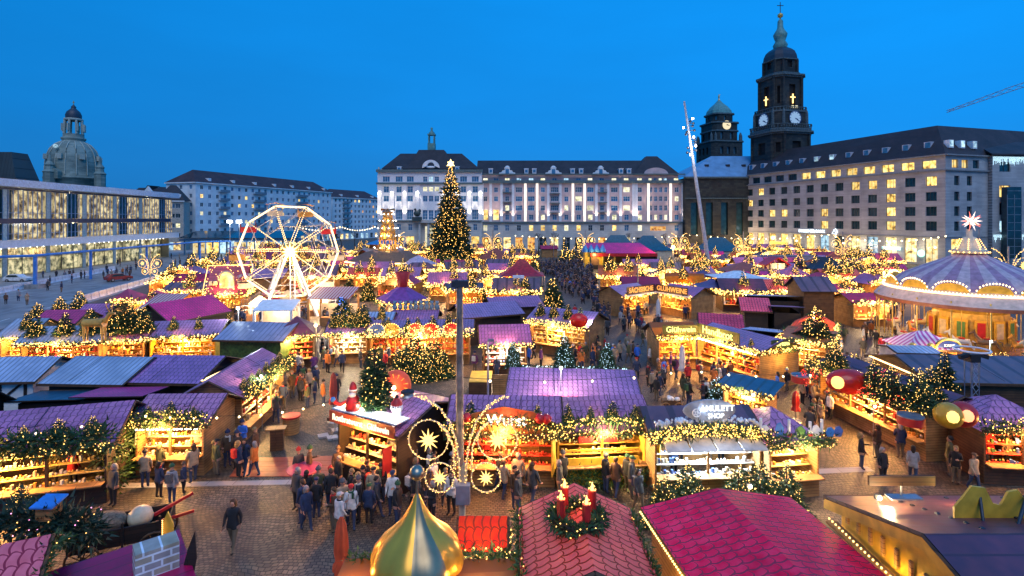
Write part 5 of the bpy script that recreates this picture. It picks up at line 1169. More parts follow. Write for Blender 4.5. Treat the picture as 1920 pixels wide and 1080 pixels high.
# ---- ferris wheel
D = 67.; t = thing('ferris_wheel', 'white ferris wheel outlined in bright light tubes with striped gondola roofs', 'ferris wheel', A(541, D), R(26))
hz = 8.0; Rw = 5.75; NV = 10; ph = PI/10*0
def rim(y, r_, m, nm, rad):
    q = MB(); P = [(r_*math.cos(2*PI*k/NV+R(-2)), y, hz+r_*math.sin(2*PI*k/NV+R(-2))) for k in range(NV)]
    for k in range(NV):
        a, b = Vector(P[k]), Vector(P[(k+1) % NV]); e_ = (b-a)*.035; q.tube([a+e_, b-e_], rad*.7, 6)
    q.build(nm, m, t); return P
Pf = rim(-2.1, Rw, TUBE, 'light_tube', .11); rim(-1.95, Rw-.12, WHITE, 'rim', .08); Pb_ = rim(2.1, Rw, glow('dim_light_tube', (1, .75, .5), 1.3), 'light_tube', .07); rim(0.2, Rw*.8, WHITE, 'rim', .05)
for y, P in ((-2.1, Pf), (2.1, Pb_)):
    for k in range(NV):
        q = MB(); q.tube([(0, y, hz), P[k]], .045, 5); sp_ = q.build('spoke', CREAM, t)
        q = MB(); a, b = Vector((0, y-.1, hz)), Vector(P[k])
        for j in range(2, 22): q.bulb(a+(b-a)*j/22, .055)
        q.build('light_string', glow('spoke_bulb', (1, .6, .2), 5.), sp_)
for k in range(NV):
    a = Vector(Pf[k]); b = Vector(Pb_[k]); q = MB(); q.tube([a, b], .06, 5); gdl = q.build('gondola', METAL, t)
    c = (a+b)/2; q = MB(); st = []
    for j in range(9):
        x = -1.0+2.0*j/8; q.face([c+V(x, -1.9, .45-.25*abs(x)), c+V(x+.25, -1.9, .45-.25*abs(x+.25)), c+V(x+.25, 1.9, .45-.25*abs(x+.25)), c+V(x, 1.9, .45-.25*abs(x))], j % 2) if j < 8 else None
    q.build('canopy', [mat('canopy_pink', (.55, .16, .24), .7), CREAM], gdl)
    q = MB(); q.box(c+V(0, 0, -1.15), (1.7, 1.7, .1)); q.box(c+V(0, -.85, -.85), (1.7, .06, .6)); q.box(c+V(0, .85, -.85), (1.7, .06, .6)); q.box(c+V(-.85, 0, -.7), (.06, 1.6, .9)); q.box(c+V(.85, 0, -.7), (.06, 1.6, .9))
    for sx in (-.8, .8): q.tube([c+V(sx, 0, .2), c+V(sx, 0, -1.1)], .03, 4)
    q.build('cabin', [(CREAM, REDP, GOODS[2])[k % 3]], gdl)
for y, P in ((-2.1, Pf), (2.1, Pb_)):
    q = MB(); IN = [Vector((0, y, hz))+(Vector(p)-Vector((0, y, hz)))*.55 for p in P]
    for k in range(NV): q.tube([IN[k], IN[(k+1) % NV]], .035, 4); q.tube([P[k], IN[(k+1) % NV]], .03, 4)
    q.build('brace', CREAM, t); q = MB()
    for k in range(NV):
        for j in range(10): q.bulb(Vector(P[k])*(1-j/10)+Vector(P[(k+1) % NV])*(j/10)+Vector((0, -.12, 0)), .06)
    q.build('light_string', BULB, t)
q = MB(); q.lathe([(0.01, -.2), (.95, -.2), (.95, .2), (.01, .2)], 16); q.v = [(a, c_-2.2, b+hz) for a, b, c_ in q.v]; q.build('hub', GOLD, t)
q = MB(); q.star((0, -2.6, hz), (1, 0, 0), (0, 0, 1), 1.25, 12, 0, .25, .4); q.build('hub_star', glow('hub_glow', (1, .7, .25), 3), t)
for sx in (-1, 1):
    for y in (-2.9, 2.9):
        q = MB(); q.tube([(sx*3.1, y*1.1, 0), (sx*.25, y*.95, hz)], [.22, .13], 6); q.build('support_leg', WHITE, t)
q = MB(); q.tube([(0, -3.4, 0), (0, -3.0, hz)], .07, 5); q.tube([(.55, -3.4, 0), (.5, -3.0, hz-1)], .07, 5)
for k in range(14): q.box((.28, -3.38+k*.025, .5+k*.45), (.5, .05, .05))
q.build('ladder', WHITE, t)
q = MB(); q.box((0, 0, .35), (11, 5.5, .7)); q.build('platform', mat('platform_boards', (.30, .14, .06), .7), t)
q = MB()
for x in [-5.3+k*1.06 for k in range(11)]:
    for y in (-2.7, 2.7): q.box((x, y, 1.25), (.06, .06, 1.1))
for y in (-2.7, 2.7): q.box((0, y, 1.8), (10.8, .07, .07)); q.box((0, y, 1.3), (10.8, .05, .05))
q.build('railing', WHITE, t)
q = MB()
for x in (-3.3, 0, 3.3):
    for y in (-1.8, 1.8): q.plate([(x-1.2, y-.4, .7), (x+1.2, y-.4, .7), (x+1.2, y-.4, 2.0), (x, y-.4, 2.9), (x-1.2, y-.4, 2.0)], (0, -1, 0), .08, 0)
q.build('side_panel', CREAM, t)
for p_, e_ in (((0, -3.4, hz-.4), 700), ((3.2, -3.6, 2.6), 1300), ((-3.2, -3.6, 2.6), 1100), ((0, 3, 3), 900), ((2.5, -3.8, 5.5), 500)): lamp(p_, e_, (1, .68, .36), .25, parent=t)
for p_ in ((3.2, -3, 2.6), (-3.2, -3, 2.6)): q = MB(); q.ball(p_, .22); q.build('floodlight', FLOODW, t)
# striped entrance canopy and little funfair booths round the wheel
for (px0, px1, py, zz, lab, dp) in ((575, 655, 560, 3.3, 'long awning with red and white scalloped edge beside the ferris wheel', 4), (473, 548, 582, 2.6, 'white arched entrance booth in front of the ferris wheel', 2.2)):
    a, b = G(px0, py, zz), G(px1, py, zz); c = (a+b)/2; t = thing('booth', lab, 'booth', (c.x, c.y+dp/2, 0)); w = (b.x-a.x)
    q = MB(); q.slab([(-w/2, -dp/2, zz), (w/2, -dp/2, zz), (w/2, dp/2, zz+.8), (-w/2, dp/2, zz+.8)], .08, 0, [(0, 0), (w, 0), (w, dp), (0, dp)]); q.build('roof', roof('redstripe') if dp == 4 else WHITE, t)
    for x in (-w/2+.15, w/2-.15):
        for y in (-dp/2+.1, dp/2-.1): q = MB(); q.box((x, y, zz/2), (.22, .22, zz)); q.build('post', WHITE if dp < 4 else WOODL(), t)
    q = MB(); q.box((0, dp/2-.2, 1.1), (w-.4, .1, 2.2)); q.build('back_panel', CREAM, t); q = MB(); q.box((0, -.2, .5), (w*.6, .8, 1.)); q.build('counter', WOODL(), t); lamp((0, -.4, zz-.5), 420, (1, .7, .4), .2, parent=t)
# ---- wooden christmas pyramid
D = 108.; t = thing('wooden_pyramid', 'tall tiered wooden christmas pyramid glowing gold above its six sided roof', 'christmas pyramid', A(727, D)); Z = lambda y: ZP(y, D)
tiers = [(472, 450, 1.95), (450, 436, 1.7), (436, 422, 1.45), (422, 410, 1.2), (410, 400, .95)]
for (ya, yb, w_) in tiers:
    q = MB(); z0, z1 = Z(ya), Z(yb); q.lathe([(w_*.98, z0), (w_*1.05, z0+.1), (w_*1.05, z0+.4), (.2, z0+.42)], 8, sm=False)
    for k in range(8): a = 2*PI*k/8; q.tube([(w_*.92*math.cos(a), w_*.92*math.sin(a), z0), (w_*.85*math.cos(a), w_*.85*math.sin(a), z1)], .13, 5)
    for k in range(16):
        a = 2*PI*k/16; q.box((w_*.98*math.cos(a), w_*.98*math.sin(a), z0+.75), (.07, .07, .6))
    tr_ = q.build('tier', GOODS[2], t)
    for k in range(7):
        a = 2*PI*k/7+z0; q = MB(); q.lathe([(.3, 0), (.22, .7), (.12, .8), (.18, 1.0), (.02, 1.2)], 7, (w_*.6*math.cos(a), w_*.6*math.sin(a), z0+.42)); q.build('carved_figure', GOODS[(k % 2)*4], tr_)
    lamp((0, -w_*.55, (z0+z1)/2+.3), 420, (1, .62, .15), .3, parent=t)
    q = MB()
    for k in range(10): a = 2*PI*k/10; q.bulb((w_*1.4*math.cos(a), w_*1.4*math.sin(a), z0+.9), .12)
    q.build('candle_light', HOT, tr_)
q = MB(); q.lathe([(1.0, Z(400)), (1.1, Z(397)), (.3, Z(396)), (.1, Z(391))], 8, sm=False)
for k in range(8):
    a = 2*PI*k/8; q.face([(.2*math.cos(a), .2*math.sin(a), Z(393)), (1.5*math.cos(a-.18), 1.5*math.sin(a-.18), Z(393)-.25), (1.5*math.cos(a+.18), 1.5*math.sin(a+.18), Z(393)+.25)])
q.build('fan', WOODL(), t)
q = MB(); q.lathe([(8.2, 3.4), (4.2, 5.4), (3.2, 5.6)], 6, sm=False, ph=.3); q.build('roof', mat('copper_brown_roof', (.20, .10, .05), .6), t)
q = MB()
for k in range(6): a = 2*PI*k/6+.3; q.tube([(7.6*math.cos(a), 7.6*math.sin(a), 0), (7.6*math.cos(a), 7.6*math.sin(a), 3.4)], .2, 6)
q.build('post', WOODL(), t); q = MB(); q.lathe([(4.6, 0), (4.6, 3.3)], 6, sm=False, ph=.3); q.build('wall', WOODL(), t)
q = MB(); P = [(8.3*math.cos(2*PI*k/6+.3), 8.3*math.sin(2*PI*k/6+.3), 3.45) for k in range(6)]; q.tube(P, .13, 5, closed=True); q.build('light_tube', TUBE, t)
for a in (-2.2, -1.2, -.2): lamp((6.2*math.cos(a), 6.2*math.sin(a), 2.6), 420, (1, .58, .2), .3, parent=t)
# ---- big carousel on the right
t = thing('carousel', 'large carousel with purple and white cone roof and a ring of bright bulbs', 'carousel', V(41.0, 47.8)); RC = 6.2
ztop, zr_, zs = ZP(472, 47.8), 5.75, 4.95
q = MB(); n_ = 72; rows = []
for r_, z in ((.8, ztop), (1.6, ztop-.5), (3.4, ztop-1.35), (4.9, ztop-2.1), (RC-.2, zr_+.2)): rows.append([(r_*math.cos(2*PI*j/n_), r_*math.sin(2*PI*j/n_), z) for j in range(n_)])
i0 = len(q.f); q.grid(rows, 0, True, True)
for k in range(i0, len(q.f)): q.m[k] = 1 if ((k-i0) % n_) % 4 < 2 else 0
q.build('roof', [mat('carousel_purple', (.36, .20, .28), .5), mat('carousel_lilac', (.52, .38, .40), .5)], t)
q = MB(); q.lathe([(RC+.9, zs), (RC+.1, zr_+.15), (RC-.1, zr_+.3)], 60); q.build('skirt_roof', mat('cream_canvas', (.62, .44, .36), .6), t)
q = MB(); q.lathe([(RC+.9, zs-.3), (RC+.93, zs)], 60); q.lathe([(RC-.5, zs-.45), (RC+.9, zs-.3)], 60); q.build('valance', mat('valance_brown', (.32, .10, .05), .5), t)
q = MB()
for k in range(14):
    a0 = 2*PI*(k+.5)/14
    for j in range(13):
        a = a0+(j-6)/6*.19; h_ = .85*math.sqrt(max(0, 1-((j-6)/6.2)**2)); q.bulb(((RC+.12)*math.cos(a), (RC+.12)*math.sin(a), zr_+.25+h_), .085)
    pn = []
for k in range(170): a = 2*PI*k/170; q.bulb(((RC+.2)*math.cos(a), (RC+.2)*math.sin(a), zr_+.15), .09)
q.build('light_string', glow('carousel_bulb', (1, .68, .3), 4.5), t, kind='stuff')
for k in range(14):
    a0 = 2*PI*(k+.5)/14; q = MB(); P = [((RC)*math.cos(a0+(j-6)/6*.18), (RC)*math.sin(a0+(j-6)/6*.18), zr_+.2+.75*math.sqrt(max(0, 1-((j-6)/6.2)**2))) for j in range(13)]
    q.plate(P+[(RC*math.cos(a0+.18), RC*math.sin(a0+.18), zr_+.1), (RC*math.cos(a0-.18), RC*math.sin(a0-.18), zr_+.1)], (math.cos(a0), math.sin(a0), 0), .08); q.build('arch_panel', YELLOW, t)
q = MB(); q.tube([(RC*math.cos(2*PI*j/60)*1.03, RC*math.sin(2*PI*j/60)*1.03, zr_+.05) for j in range(60)], .07, 5, closed=True); q.build('light_tube', TUBE, t)
q = MB(); q.lathe([(1.3, ztop-.1), (1.35, ztop+.1), (.7, ztop+.5), (.5, ztop+1.3), (.25, ztop+1.35), (.22, ztop+2.0)], 12); q.build('crown', [CREAM], t)
q = MB()
for k in range(22): a = 2*PI*k/22; q.bulb((1.4*math.cos(a), 1.4*math.sin(a), ztop), .07)
for k in range(8):
    a = 2*PI*k/8
    for j in range(7): q.bulb(((1.2-.6*j/7)*math.cos(a), (1.2-.6*j/7)*math.sin(a), ztop+.1+.17*j), .06)
q.build('light_string', BULBM, t)
sc_ = Vector((0, -.2, ztop+2.75)); q = MB()
for k in range(14):
    for el in (-.5, 0, .5):
        a = 2*PI*k/14+el; d_ = Vector((math.cos(a)*math.cos(el), math.sin(a)*math.cos(el), math.sin(el)))
        s1 = d_.orthogonal().normalized()*.1; s2 = d_.cross(s1).normalized()*.1
        tip = sc_+d_*(.8 if (k+int(el*2)) % 2 else .65)
        for u_, v_2 in ((s1, s2), (s2, -s1), (-s1, -s2), (-s2, s1)): q.face([sc_+d_*.15+u_, sc_+d_*.15+v_2, tip], (k % 3 == 0)*1)
for k in range(10):
    a = 2*PI*k/10; d_ = Vector((math.cos(a), 0, math.sin(a))); s1 = Vector((-d_.z, 0, d_.x))*.11
    q.face([sc_+s1, sc_-s1, sc_+d_*.95+V(0, -.1, 0)], 1 if k % 2 else 0)
q.build('star', [glow('pale_star', (1, .8, .7), 2.2), STARR], t)
q = MB(); q.lathe([(RC-.3, 0), (RC-.3, .55), (.2, .56)], 40); q.build('platform', mat('platform_boards', (.30, .14, .06), .7), t)
q = MB(); q.lathe([(2.6, .5), (2.9, 1.2), (2.7, 3.8), (3.2, 4.3), (5.5, 5.0)], 14, sm=False); q.build('centre_drum', GOLD, t)
for k in range(14):
    a = 2*PI*(k+.5)/14; q = MB(); q.box((0, 0, 0), (.9, .08, 1.9)); q.box((0, -.06, .1), (.55, .06, 1.3), m=1); o_ = q.build('mirror_panel', [YELLOW, (REDP, GOODS[0], GOODS[6])[k % 3]], t, loc=(2.95*math.cos(a), 2.95*math.sin(a), 2.4), rz=a+PI/2)
for k in range(18):
    a = 2*PI*k/18; q = MB(); q.tube([(6.9*math.cos(a), 6.9*math.sin(a), .5), (6.9*math.cos(a), 6.9*math.sin(a), 5.3)], .06, 6); q.build('pole', GOLD, t)
for k in range(9):
    a = 2*PI*k/9+.2; lamp((5*math.cos(a), 5*math.sin(a), 4.6), 230, (1, .55, .14), .2, parent=t)
    q = MB(); q.ball((5*math.cos(a), 5*math.sin(a), 4.85), .16); q.build('ceiling_lamp', HOT, t)
def horse(parent, loc, rz, m):
    q = MB()
    body = [(.0, -.62, 1.15), (0, -.3, 1.1), (0, .2, 1.12), (0, .55, 1.18)]; q.tube(body, [.2, .27, .24, .2], 8)
    q.tube([(0, -.5, 1.25), (0, -.75, 1.6), (0, -.82, 1.85)], [.17, .12, .1], 7); q.tube([(0, -.75, 1.88), (0, -1.0, 1.78), (0, -1.15, 1.66)], [.12, .09, .06], 6)
    for sx in (-.13, .13):
        q.tube([(sx, -.52, 1.05), (sx, -.78, .85), (sx, -.6, .6)], [.1, .06, .04], 5); q.tube([(sx, .5, 1.1), (sx, .62, .8), (sx, .85, .55)], [.12, .07, .04], 5); q.tube([(sx*.5, -.78, 1.95), (sx*.6, -.76, 2.08)], [.04, .01], 4)
    q.tube([(0, .68, 1.25), (0, .9, 1.15), (0, .95, .8)], [.07, .06, .02], 5)
    h_ = q.build('horse', m, parent, loc=loc, rz=rz); q = MB(); q.box((0, .02, 1.38), (.34, .42, .1)); q.build('saddle', REDP, h_); q = MB(); q.tube([(0, 0, 0.1), (0, 0, 4.4)], .03, 5); q.build('twisted_pole', GOLD, h_)
for k in range(12):
    a = 2*PI*k/12; horse(t, (5.9*math.cos(a), 5.9*math.sin(a), .5+.25*(k % 3)), a, (CREAM, WHITE, GOODS[3])[k % 3])
for k in range(7): a = 2*PI*k/7+.3; horse(t, (4.5*math.cos(a), 4.5*math.sin(a), .6), a, (WHITE, GOODS[2])[k % 2])
# ---- small round pavilions
def pavilion(lab, px, py, D, rr, ze, zt, rc, n=8, lit=BULBM, top=None, nm='pavilion', lp=500):
    c = A(px, D); t = thing(nm, lab, 'pavilion', c); q = MB(); P = [(rr*math.cos(2*PI*k/n), rr*math.sin(2*PI*k/n)) for k in range(n)]
    for k in range(n):
        a, b = P[k], P[(k+1) % n]; q.face([a+(ze,), b+(ze,), (0, 0, zt)], 0, uv=[(0, 0), (rr*.8, 0), (rr*.4, rr*1.1)])
    q.build('roof', rc, t)
    q = MB()
    for k in range(n): q.tube([(P[k][0]*.86, P[k][1]*.86, 0), (P[k][0]*.86, P[k][1]*.86, ze+.1)], .1, 5)
    q.build('post', WOODL(), t); q = MB(); q.lathe([(rr*.6, 0), (rr*.6, 1.0), (.1, 1.02)], n, sm=False); q.build('counter', WOODL(), t)
    q = MB(); q.lathe([(rr*.25, 1), (rr*.25, ze)], n, sm=False); q.build('core', GOODS[2], t)
    gg, bb = swag([p+(ze-.1,) for p in P]+[P[0]+(ze-.1,)], .22, 26, FIR, lit, .06, 9, rng, .3); gg.build('garland', FIR, t); bb.build('light_string', lit, t)
    for a in (-2.3, -.8): lamp((rr*.7*math.cos(a), rr*.7*math.sin(a), ze-.5), lp, (1, .58, .2), .2, parent=t)
    return t
t = pavilion('six sided purple roofed bar with green garland and a red bucket on top', 755, 0, 60.5, 3.1, 2.85, 4.6, mat('purple_felt', (.24, .06, .26), .5), 6)
q = MB(); q.lathe([(.55, 4.3), (.85, 5.9), (.8, 5.95), (.75, 5.7)], 12); q.build('red_bucket', REDP, t)
pavilion('pavilion with pale pink pointed roof left of the giant tree', 785, 0, 104, 4.0, 3.1, 4.9, mat('pale_pink_canvas', (.55, .40, .48), .5), 8)
pavilion('little round ride with red and gold star roof among the far stalls', 930, 0, 118, 4.4, 3.2, 5.6, mat('rust_red_roof', (.34, .07, .03), .5), 8)
pavilion('round stall with striped tent roof below the bank sign', 1583, 0, 124, 4.0, 3., 5.4, mat('rust_red_roof', (.34, .07, .03), .5), 8)
pavilion('round tent with dark red glowing roof behind the white parasol', 1393, 0, 92, 4.6, 3.0, 4.6, mat('rust_red_roof', (.34, .07, .03), .5), 12)
# log cabin restaurant with blue grey roofs left of the pyramid
t = thing('log_cabin', 'log cabin with pale snowy blue roofs and a gable porch left of the wooden pyramid', 'cabin', A(684, 122)); q = MB()
q.box((0, 2, 1.6), (9, 6, 3.2)); q.plate([(-3.4, -1.2, 3.1), (3.4, -1.2, 3.1), (0, -1.2, 5)], (0, -1, 0), .2); q.build('wall', WOOD(), t)
q = MB()
for s_ in (-1, 1): q.slab([V(s_*4, -2.2, 2.9), V(0, -2.2, 5.2), V(0, 6, 5.2), V(s_*4, 6, 2.9)][::s_], .15)
q.slab([(2, -1, 3.1), (8.5, -1, 3.1), (8.5, 3, 5), (0, 3, 5)], .15); q.build('roof', roof('blue'), t)
q = MB(); q.lathe([(4.2, 6), (.6, 7.2)], 8, (3, 5, 0), sm=False); q.build('upper_roof', mat('blue_metal', (.05, .2, .42), .4), t); q = MB(); q.box((3, 5, 5.2), (5.5, 4, 1.6)); q.build('upper_storey', WOOD(), t); lamp((0, -2.2, 3), 500, (1, .5, .18), .2, parent=t); lamp((3, 2.6, 6), 250, (1, .5, .18), .2, parent=t)
# ---- stage
t = thing('stage', 'open stage with broad magenta roof and black hall beneath, facing the crowd', 'stage', A(1170, 126)); q = MB()
w_ = 7.9; q.slab([(-w_, 0, 3.6), (w_, 0, 3.6), (w_-2.0, 9, 5.9), (-w_, 9, 5.9)], .35, 0, [(0, 0), (16, 0), (16, 9), (0, 9)]); ro = q.build('roof', roof('magenta'), t)
q = MB(); q.box((0, -.05, 3.45), (2*w_, .1, .75)); q.build('fascia', REDP, t)
q = MB(); q.box((0, 8.5, 1.8), (2*w_, .3, 3.6)); q.box((w_-.1, 4.5, 1.8), (.2, 8.5, 3.6)); q.box((-w_+.1, 4.5, 1.8), (.2, 8.5, 3.6)); q.box((w_*.72, 1, 1.6), (w_*.5, .2, 3.2)); q.build('back_wall', BLACK, t)
q = MB(); q.box((0, 4.5, .5), (15.6, 8.4, 1.)); q.build('stage_floor', WOODD(), t)
for x in (-5, -2.2, .8, 3.): q = MB(); q.tube([(x, .4, 1), (x+.1, .4, 3.2)], .25, 6); q.build('curtain', YELLOW, t)
lamp((-3, 4, 3.0), 260, (1, .6, .2), .3, parent=t)
t = thing('toy_castle', 'yellow castle front with blue turrets at the left end of the stage', 'castle front', A(1114, 127)); q = MB(); q.box((0, 1, 2), (4.6, 3, 4)); q.build('wall', YELLOW, t)
for x in (-2.1, -.7, .7, 2.1): q = MB(); q.lathe([(.75, 4.0), (.85, 4.4), (.05, 5.9)], 8, (x, .2, 0)); q.build('turret', BLUEP, t)
q = MB(); q.plate([(-1.1, -.55, 0), (1.1, -.55, 0), (1.1, -.55, 2.2), (.6, -.55, 2.9), (-.6, -.55, 2.9), (-1.1, -.55, 2.2)], (0, -1, 0), .1); q.build('gate', GOODS[3], t); lamp((0, -2, 3.4), 400, (1, .7, .2), .2, parent=t)
# big red tent, dark green halls by the far buildings, long grey container, dark parasol roof
def tent(lab, px, D, w, dp, ze, zt, m, nm='tent', wallm=None, cat='tent', lp=0):
    t = thing(nm, lab, cat, A(px, D)); q = MB(); h_ = dp/2; k = max(w/2-h_, 0)
    e_ = [(-w/2, -h_), (w/2, -h_), (w/2, h_), (-w/2, h_)]; T = [(-k, 0, zt), (k, 0, zt)]
    def rows_(a, b, c, d_, N_=6):
        R_ = []
        for i in range(N_+1):
            f = i/N_; s_ = f-.16*math.sin(PI*f); R_.append([Vector(a)*(1-f)+Vector(d_)*f, Vector(b)*(1-f)+Vector(c)*f]);
            for p in R_[-1]: p.z = ze+(zt-ze)*s_
        return R_
    E3 = [e+(ze,) for e in e_]
    q.grid(rows_(E3[0], E3[1], T[1], T[0])); q.grid(rows_(E3[1], E3[2], T[1], T[1])); q.grid(rows_(E3[2], E3[3], T[0], T[1])); q.grid(rows_(E3[3], E3[0], T[0], T[0]))
    q.build('canopy', m, t); q = MB()
    for p in e_: q.tube([p+(0,), p+(ze,)], .09, 6)
    q.build('post', METAL, t)
    if wallm: q = MB(); q.box((0, 0, ze/2-.05), (w*.93, dp*.93, ze-.1)); q.build('wall', wallm, t)
    if lp: lamp((0, -h_*.4, ze-.6), lp, (1, .5, .15), .3, parent=t)
    return t
REDT = mat('red_tarpaulin', (.42, .015, .02), .4, var=.3); TEAL = mat('dark_teal_canvas', (.02, .10, .14), .5, var=.2)
tent('large glossy red tent among the far stalls left of the crowd', 978, 90, 7.5, 6.5, 2.6, 5.2, REDT, lp=300)
tent('dark teal tent roof behind the stage, left one', 1158, 150, 13, 9, 3.2, 7.4, TEAL, wallm=CREAM)
tent('dark teal tent roof behind the stage, right one', 1215, 152, 13, 10, 3.2, 7.2, TEAL, wallm=CREAM)
tent('dark teal tent roof left of the hotel entrance', 1345, 148, 13, 9, 3.2, 6.8, TEAL, wallm=CREAM)
tent('black pointed tent with white lettering among the right far stalls', 1546, 98, 8, 6, 3.0, 5., mat('black_canvas', (.02, .02, .03), .5), wallm=WOODL(), lp=200)
tent('wide white square parasol canopy beside the leaning mast', 1382, 80, 7.6, 6.5, 3.3, 4.2, mat('white_canvas_roof', (.72, .72, .74), .5), nm='parasol', cat='parasol', lp=400)
tent('small dark violet parasol left of the white canopy', 1335, 72, 4.2, 4.2, 2.9, 4.0, mat('violet_canvas', (.10, .06, .16), .5), nm='parasol', cat='parasol', lp=160)
tent('dark blue violet parasol by the mast foot', 1318, 84, 4.2, 4.2, 2.9, 4.0, mat('violet_canvas', (.10, .06, .16), .5), nm='parasol', cat='parasol')
t = thing('container', 'long grey site container at the foot of the hotel', 'container', A(1468, 112)); q = MB(); q.box((0, 0, 2.1), (12, 2.5, 4.2)); q.build('body', mat('grey_lilac_container', (.36, .32, .36), .6), t); q = MB(); q.box((0, 0, 4.25), (12.1, 2.6, .15)); q.build('roof', METAL, t)
t = thing('toy_hut', 'little half timbered hut with bright red gable roof on tall posts', 'hut', A(1452, 96)); q = MB(); q.box((0, 0, 3), (3.2, 2.4, 2.2)); q.build('wall', CREAM, t); q = MB()
for s_ in (-1, 1): q.slab([V(s_*2.2, -1.6, 3.8), V(0, -1.6, 5.2), V(0, 1.6, 5.2), V(s_*2.2, 1.6, 3.8)][::s_], .15)
q.build('roof', REDT, t); q = MB(); [q.box((x, -1.23, 3), (.15, .08, 2.2)) for x in (-1.4, 0, 1.4)]; q.box((0, -1.24, 3), (3.1, .06, .15)); q.box((0, 0, 1), (2.6, 2, 2)); q.build('timber_frame', WOODD(), t)
# ---- golden onion dome with its finial
t = thing('onion_dome', 'golden faceted onion dome with a ball finial rising in the foreground', 'onion dome', V(-2.42, 13.6)); q = MB()
prof = [(.30, 2.87), (.62, 2.9), (.95, 3.0), (1.15, 3.2), (1.17, 3.36), (1.08, 3.62), (.88, 3.88), (.6, 4.12), (.38, 4.35), (.22, 4.62), (.10, 4.88), (.045, 5.0)]
rows_ = []; n_ = 64
for r_, z in prof:
    rows_.append([(r_*(1+.07*abs(math.sin(4*(2*PI*j/n_)))-.04)*math.cos(2*PI*j/n_+.25), r_*(1+.07*abs(math.sin(4*(2*PI*j/n_)))-.04)*math.sin(2*PI*j/n_+.25), z) for j in range(n_)])
i0 = len(q.f); q.grid(rows_, 0, True, True)
for k in range(i0, len(q.f)): a_ = ((k-i0) % n_)/n_*8+8*.25/(2*PI); q.m[k] = (0, 0, 0, 0, 0, 0, 2, 0)[int(a_) % 8]  # front gore: its greyer reflection is painted as a duller metal
q.build('dome', [mat('polished_gold', (.80, .40, .05), .3, .55, var=.12, scale=1.2), mat('polished_steel', (.50, .44, .36), .3, .7, var=.15, scale=1.2), mat('dulled_front_gold', (.34, .26, .15), .35, .8, var=.2, scale=1.5)], t); lamp((1.6, -.6, 3.2), 25, (1, .62, .2), .1, parent=t); lamp((-1.6, -.4, 3.2), 25, (1, .62, .2), .1, parent=t)
q = MB(); q.tube([(0, 0, 4.95), (0, 0, 5.35)], .035, 8); q.ball((0, 0, 5.52), .19, 0, 18, 12); q.tube([(0, 0, 5.7), (0, 0, 6.12)], .012, 6); q.build('finial', mat('brass', (.42, .36, .26), .3, .9), t)
q = MB(); q.lathe([(1.0, 2.82), (1.0, 2.88), (.4, 2.9)], 24); q.build('base_ring', WOODL(), t)
# ---- grey camera pole in the middle, with light arches
t = thing('camera_pole', 'tall bare steel pole in the centre foreground with a box on its tip', 'pole', A(862, 19.5)); q = MB(); q.tube([(0, 0, 3.0), (0, 0, 9.65)], [.15, .115], 12); q.build('pole', mat('rusty_grey_steel', (.22, .20, .19), .5, .5, var=.4), t)
q = MB(); q.tube([(.09, 0, 0), (.09, 0, 3.05)], .12, 10); q.build('lower_pole', mat('pale_concrete', (.40, .36, .28), .7), t)
q = MB(); q.box((.14, -.2, 2.05), (.5, .3, .68)); q.build('switch_box', mat('grey_box', (.20, .20, .25), .5), t); q = MB(); q.box((.02, 0, 9.62), (.62, .34, .24)); q.box((-.1, -.1, 9.62), (.12, .2, .3)); q.tube([(-.2, 0, 9.7), (0, 0, 9.9), (.18, 0, 9.7)], .012, 5); q.build('camera_box', DMETAL, t)
def arcs(t, s, z0, n_b, rb, bm, starm, halfw=1.0):
    """curling light arches either side of a pole; s = overall scale"""
    for sx in (-1, 1):
        for kind, pts in (('arch', [(.10, -1.7), (.12, -.8), (.22, -.1), (.42, .45), (.75, .9), (1.15, 1.18), (1.42, 1.22)]), ('arch', [(.26, -1.0), (.3, -.35), (.48, .12), (.8, .42)])):
            P = []
            for i in range(len(pts)-1):
                for j in range(6): f = j/6; P.append((sx*(pts[i][0]*(1-f)+pts[i+1][0]*f)*s, 0, z0+(pts[i][1]*(1-f)+pts[i+1][1]*f)*s))
            q = MB(); q.tube(P, .02*s+.006, 5); a_ = q.build(kind, CREAM, t); q = MB()
            for i, p in enumerate(P):
                if rb > 0:
                    for o in range(n_b):
                        q.bulb((p[0]+rng.uniform(-.05, .05)*s, rng.uniform(-.06, .02), p[2]+rng.uniform(-.05, .05)*s), rb)
            q.build('light_string', bm, a_)
        for cx_, cz_, rr, st in ((1.08, -.12, .62, 'warm'), (.72, -1.3, .46, 'warm')):
            c_ = Vector((sx*cx_*s, 0, z0+cz_*s)); P = [c_+Vector((math.cos(a)*rr*s, 0, math.sin(a)*rr*s)) for a in [2*PI*k/30 for k in range(30)]]
            q = MB(); q.tube(P, .015*s+.005, 5, closed=True); h_ = q.build('hoop', CREAM, t); q = MB()
            for p in P:
                for o in range(max(1, n_b-1)): q.bulb((p[0]+rng.uniform(-.03, .03)*s, rng.uniform(-.05, .02), p[2]+rng.uniform(-.03, .03)*s), rb)
            q.build('light_string', bm, h_)
            q = MB(); q.star(c_+Vector((0, -.05, 0)), (1, 0, 0), (0, 0, 1), rr*s*.62, 11, 0, .3, .36); q.build('paper_star', starm, h_)
t = thing('light_arch', 'curling light arches with four hoops and yellow paper stars on the central pole', 'light decoration', A(868, 19.35)); arcs(t, 1.16, 4.12, 3, .021, BULB, STARM)
for x in (-1.3, 1.3): lamp((x, -.5, 3.8), 45, (1, .6, .2), .15, parent=t)
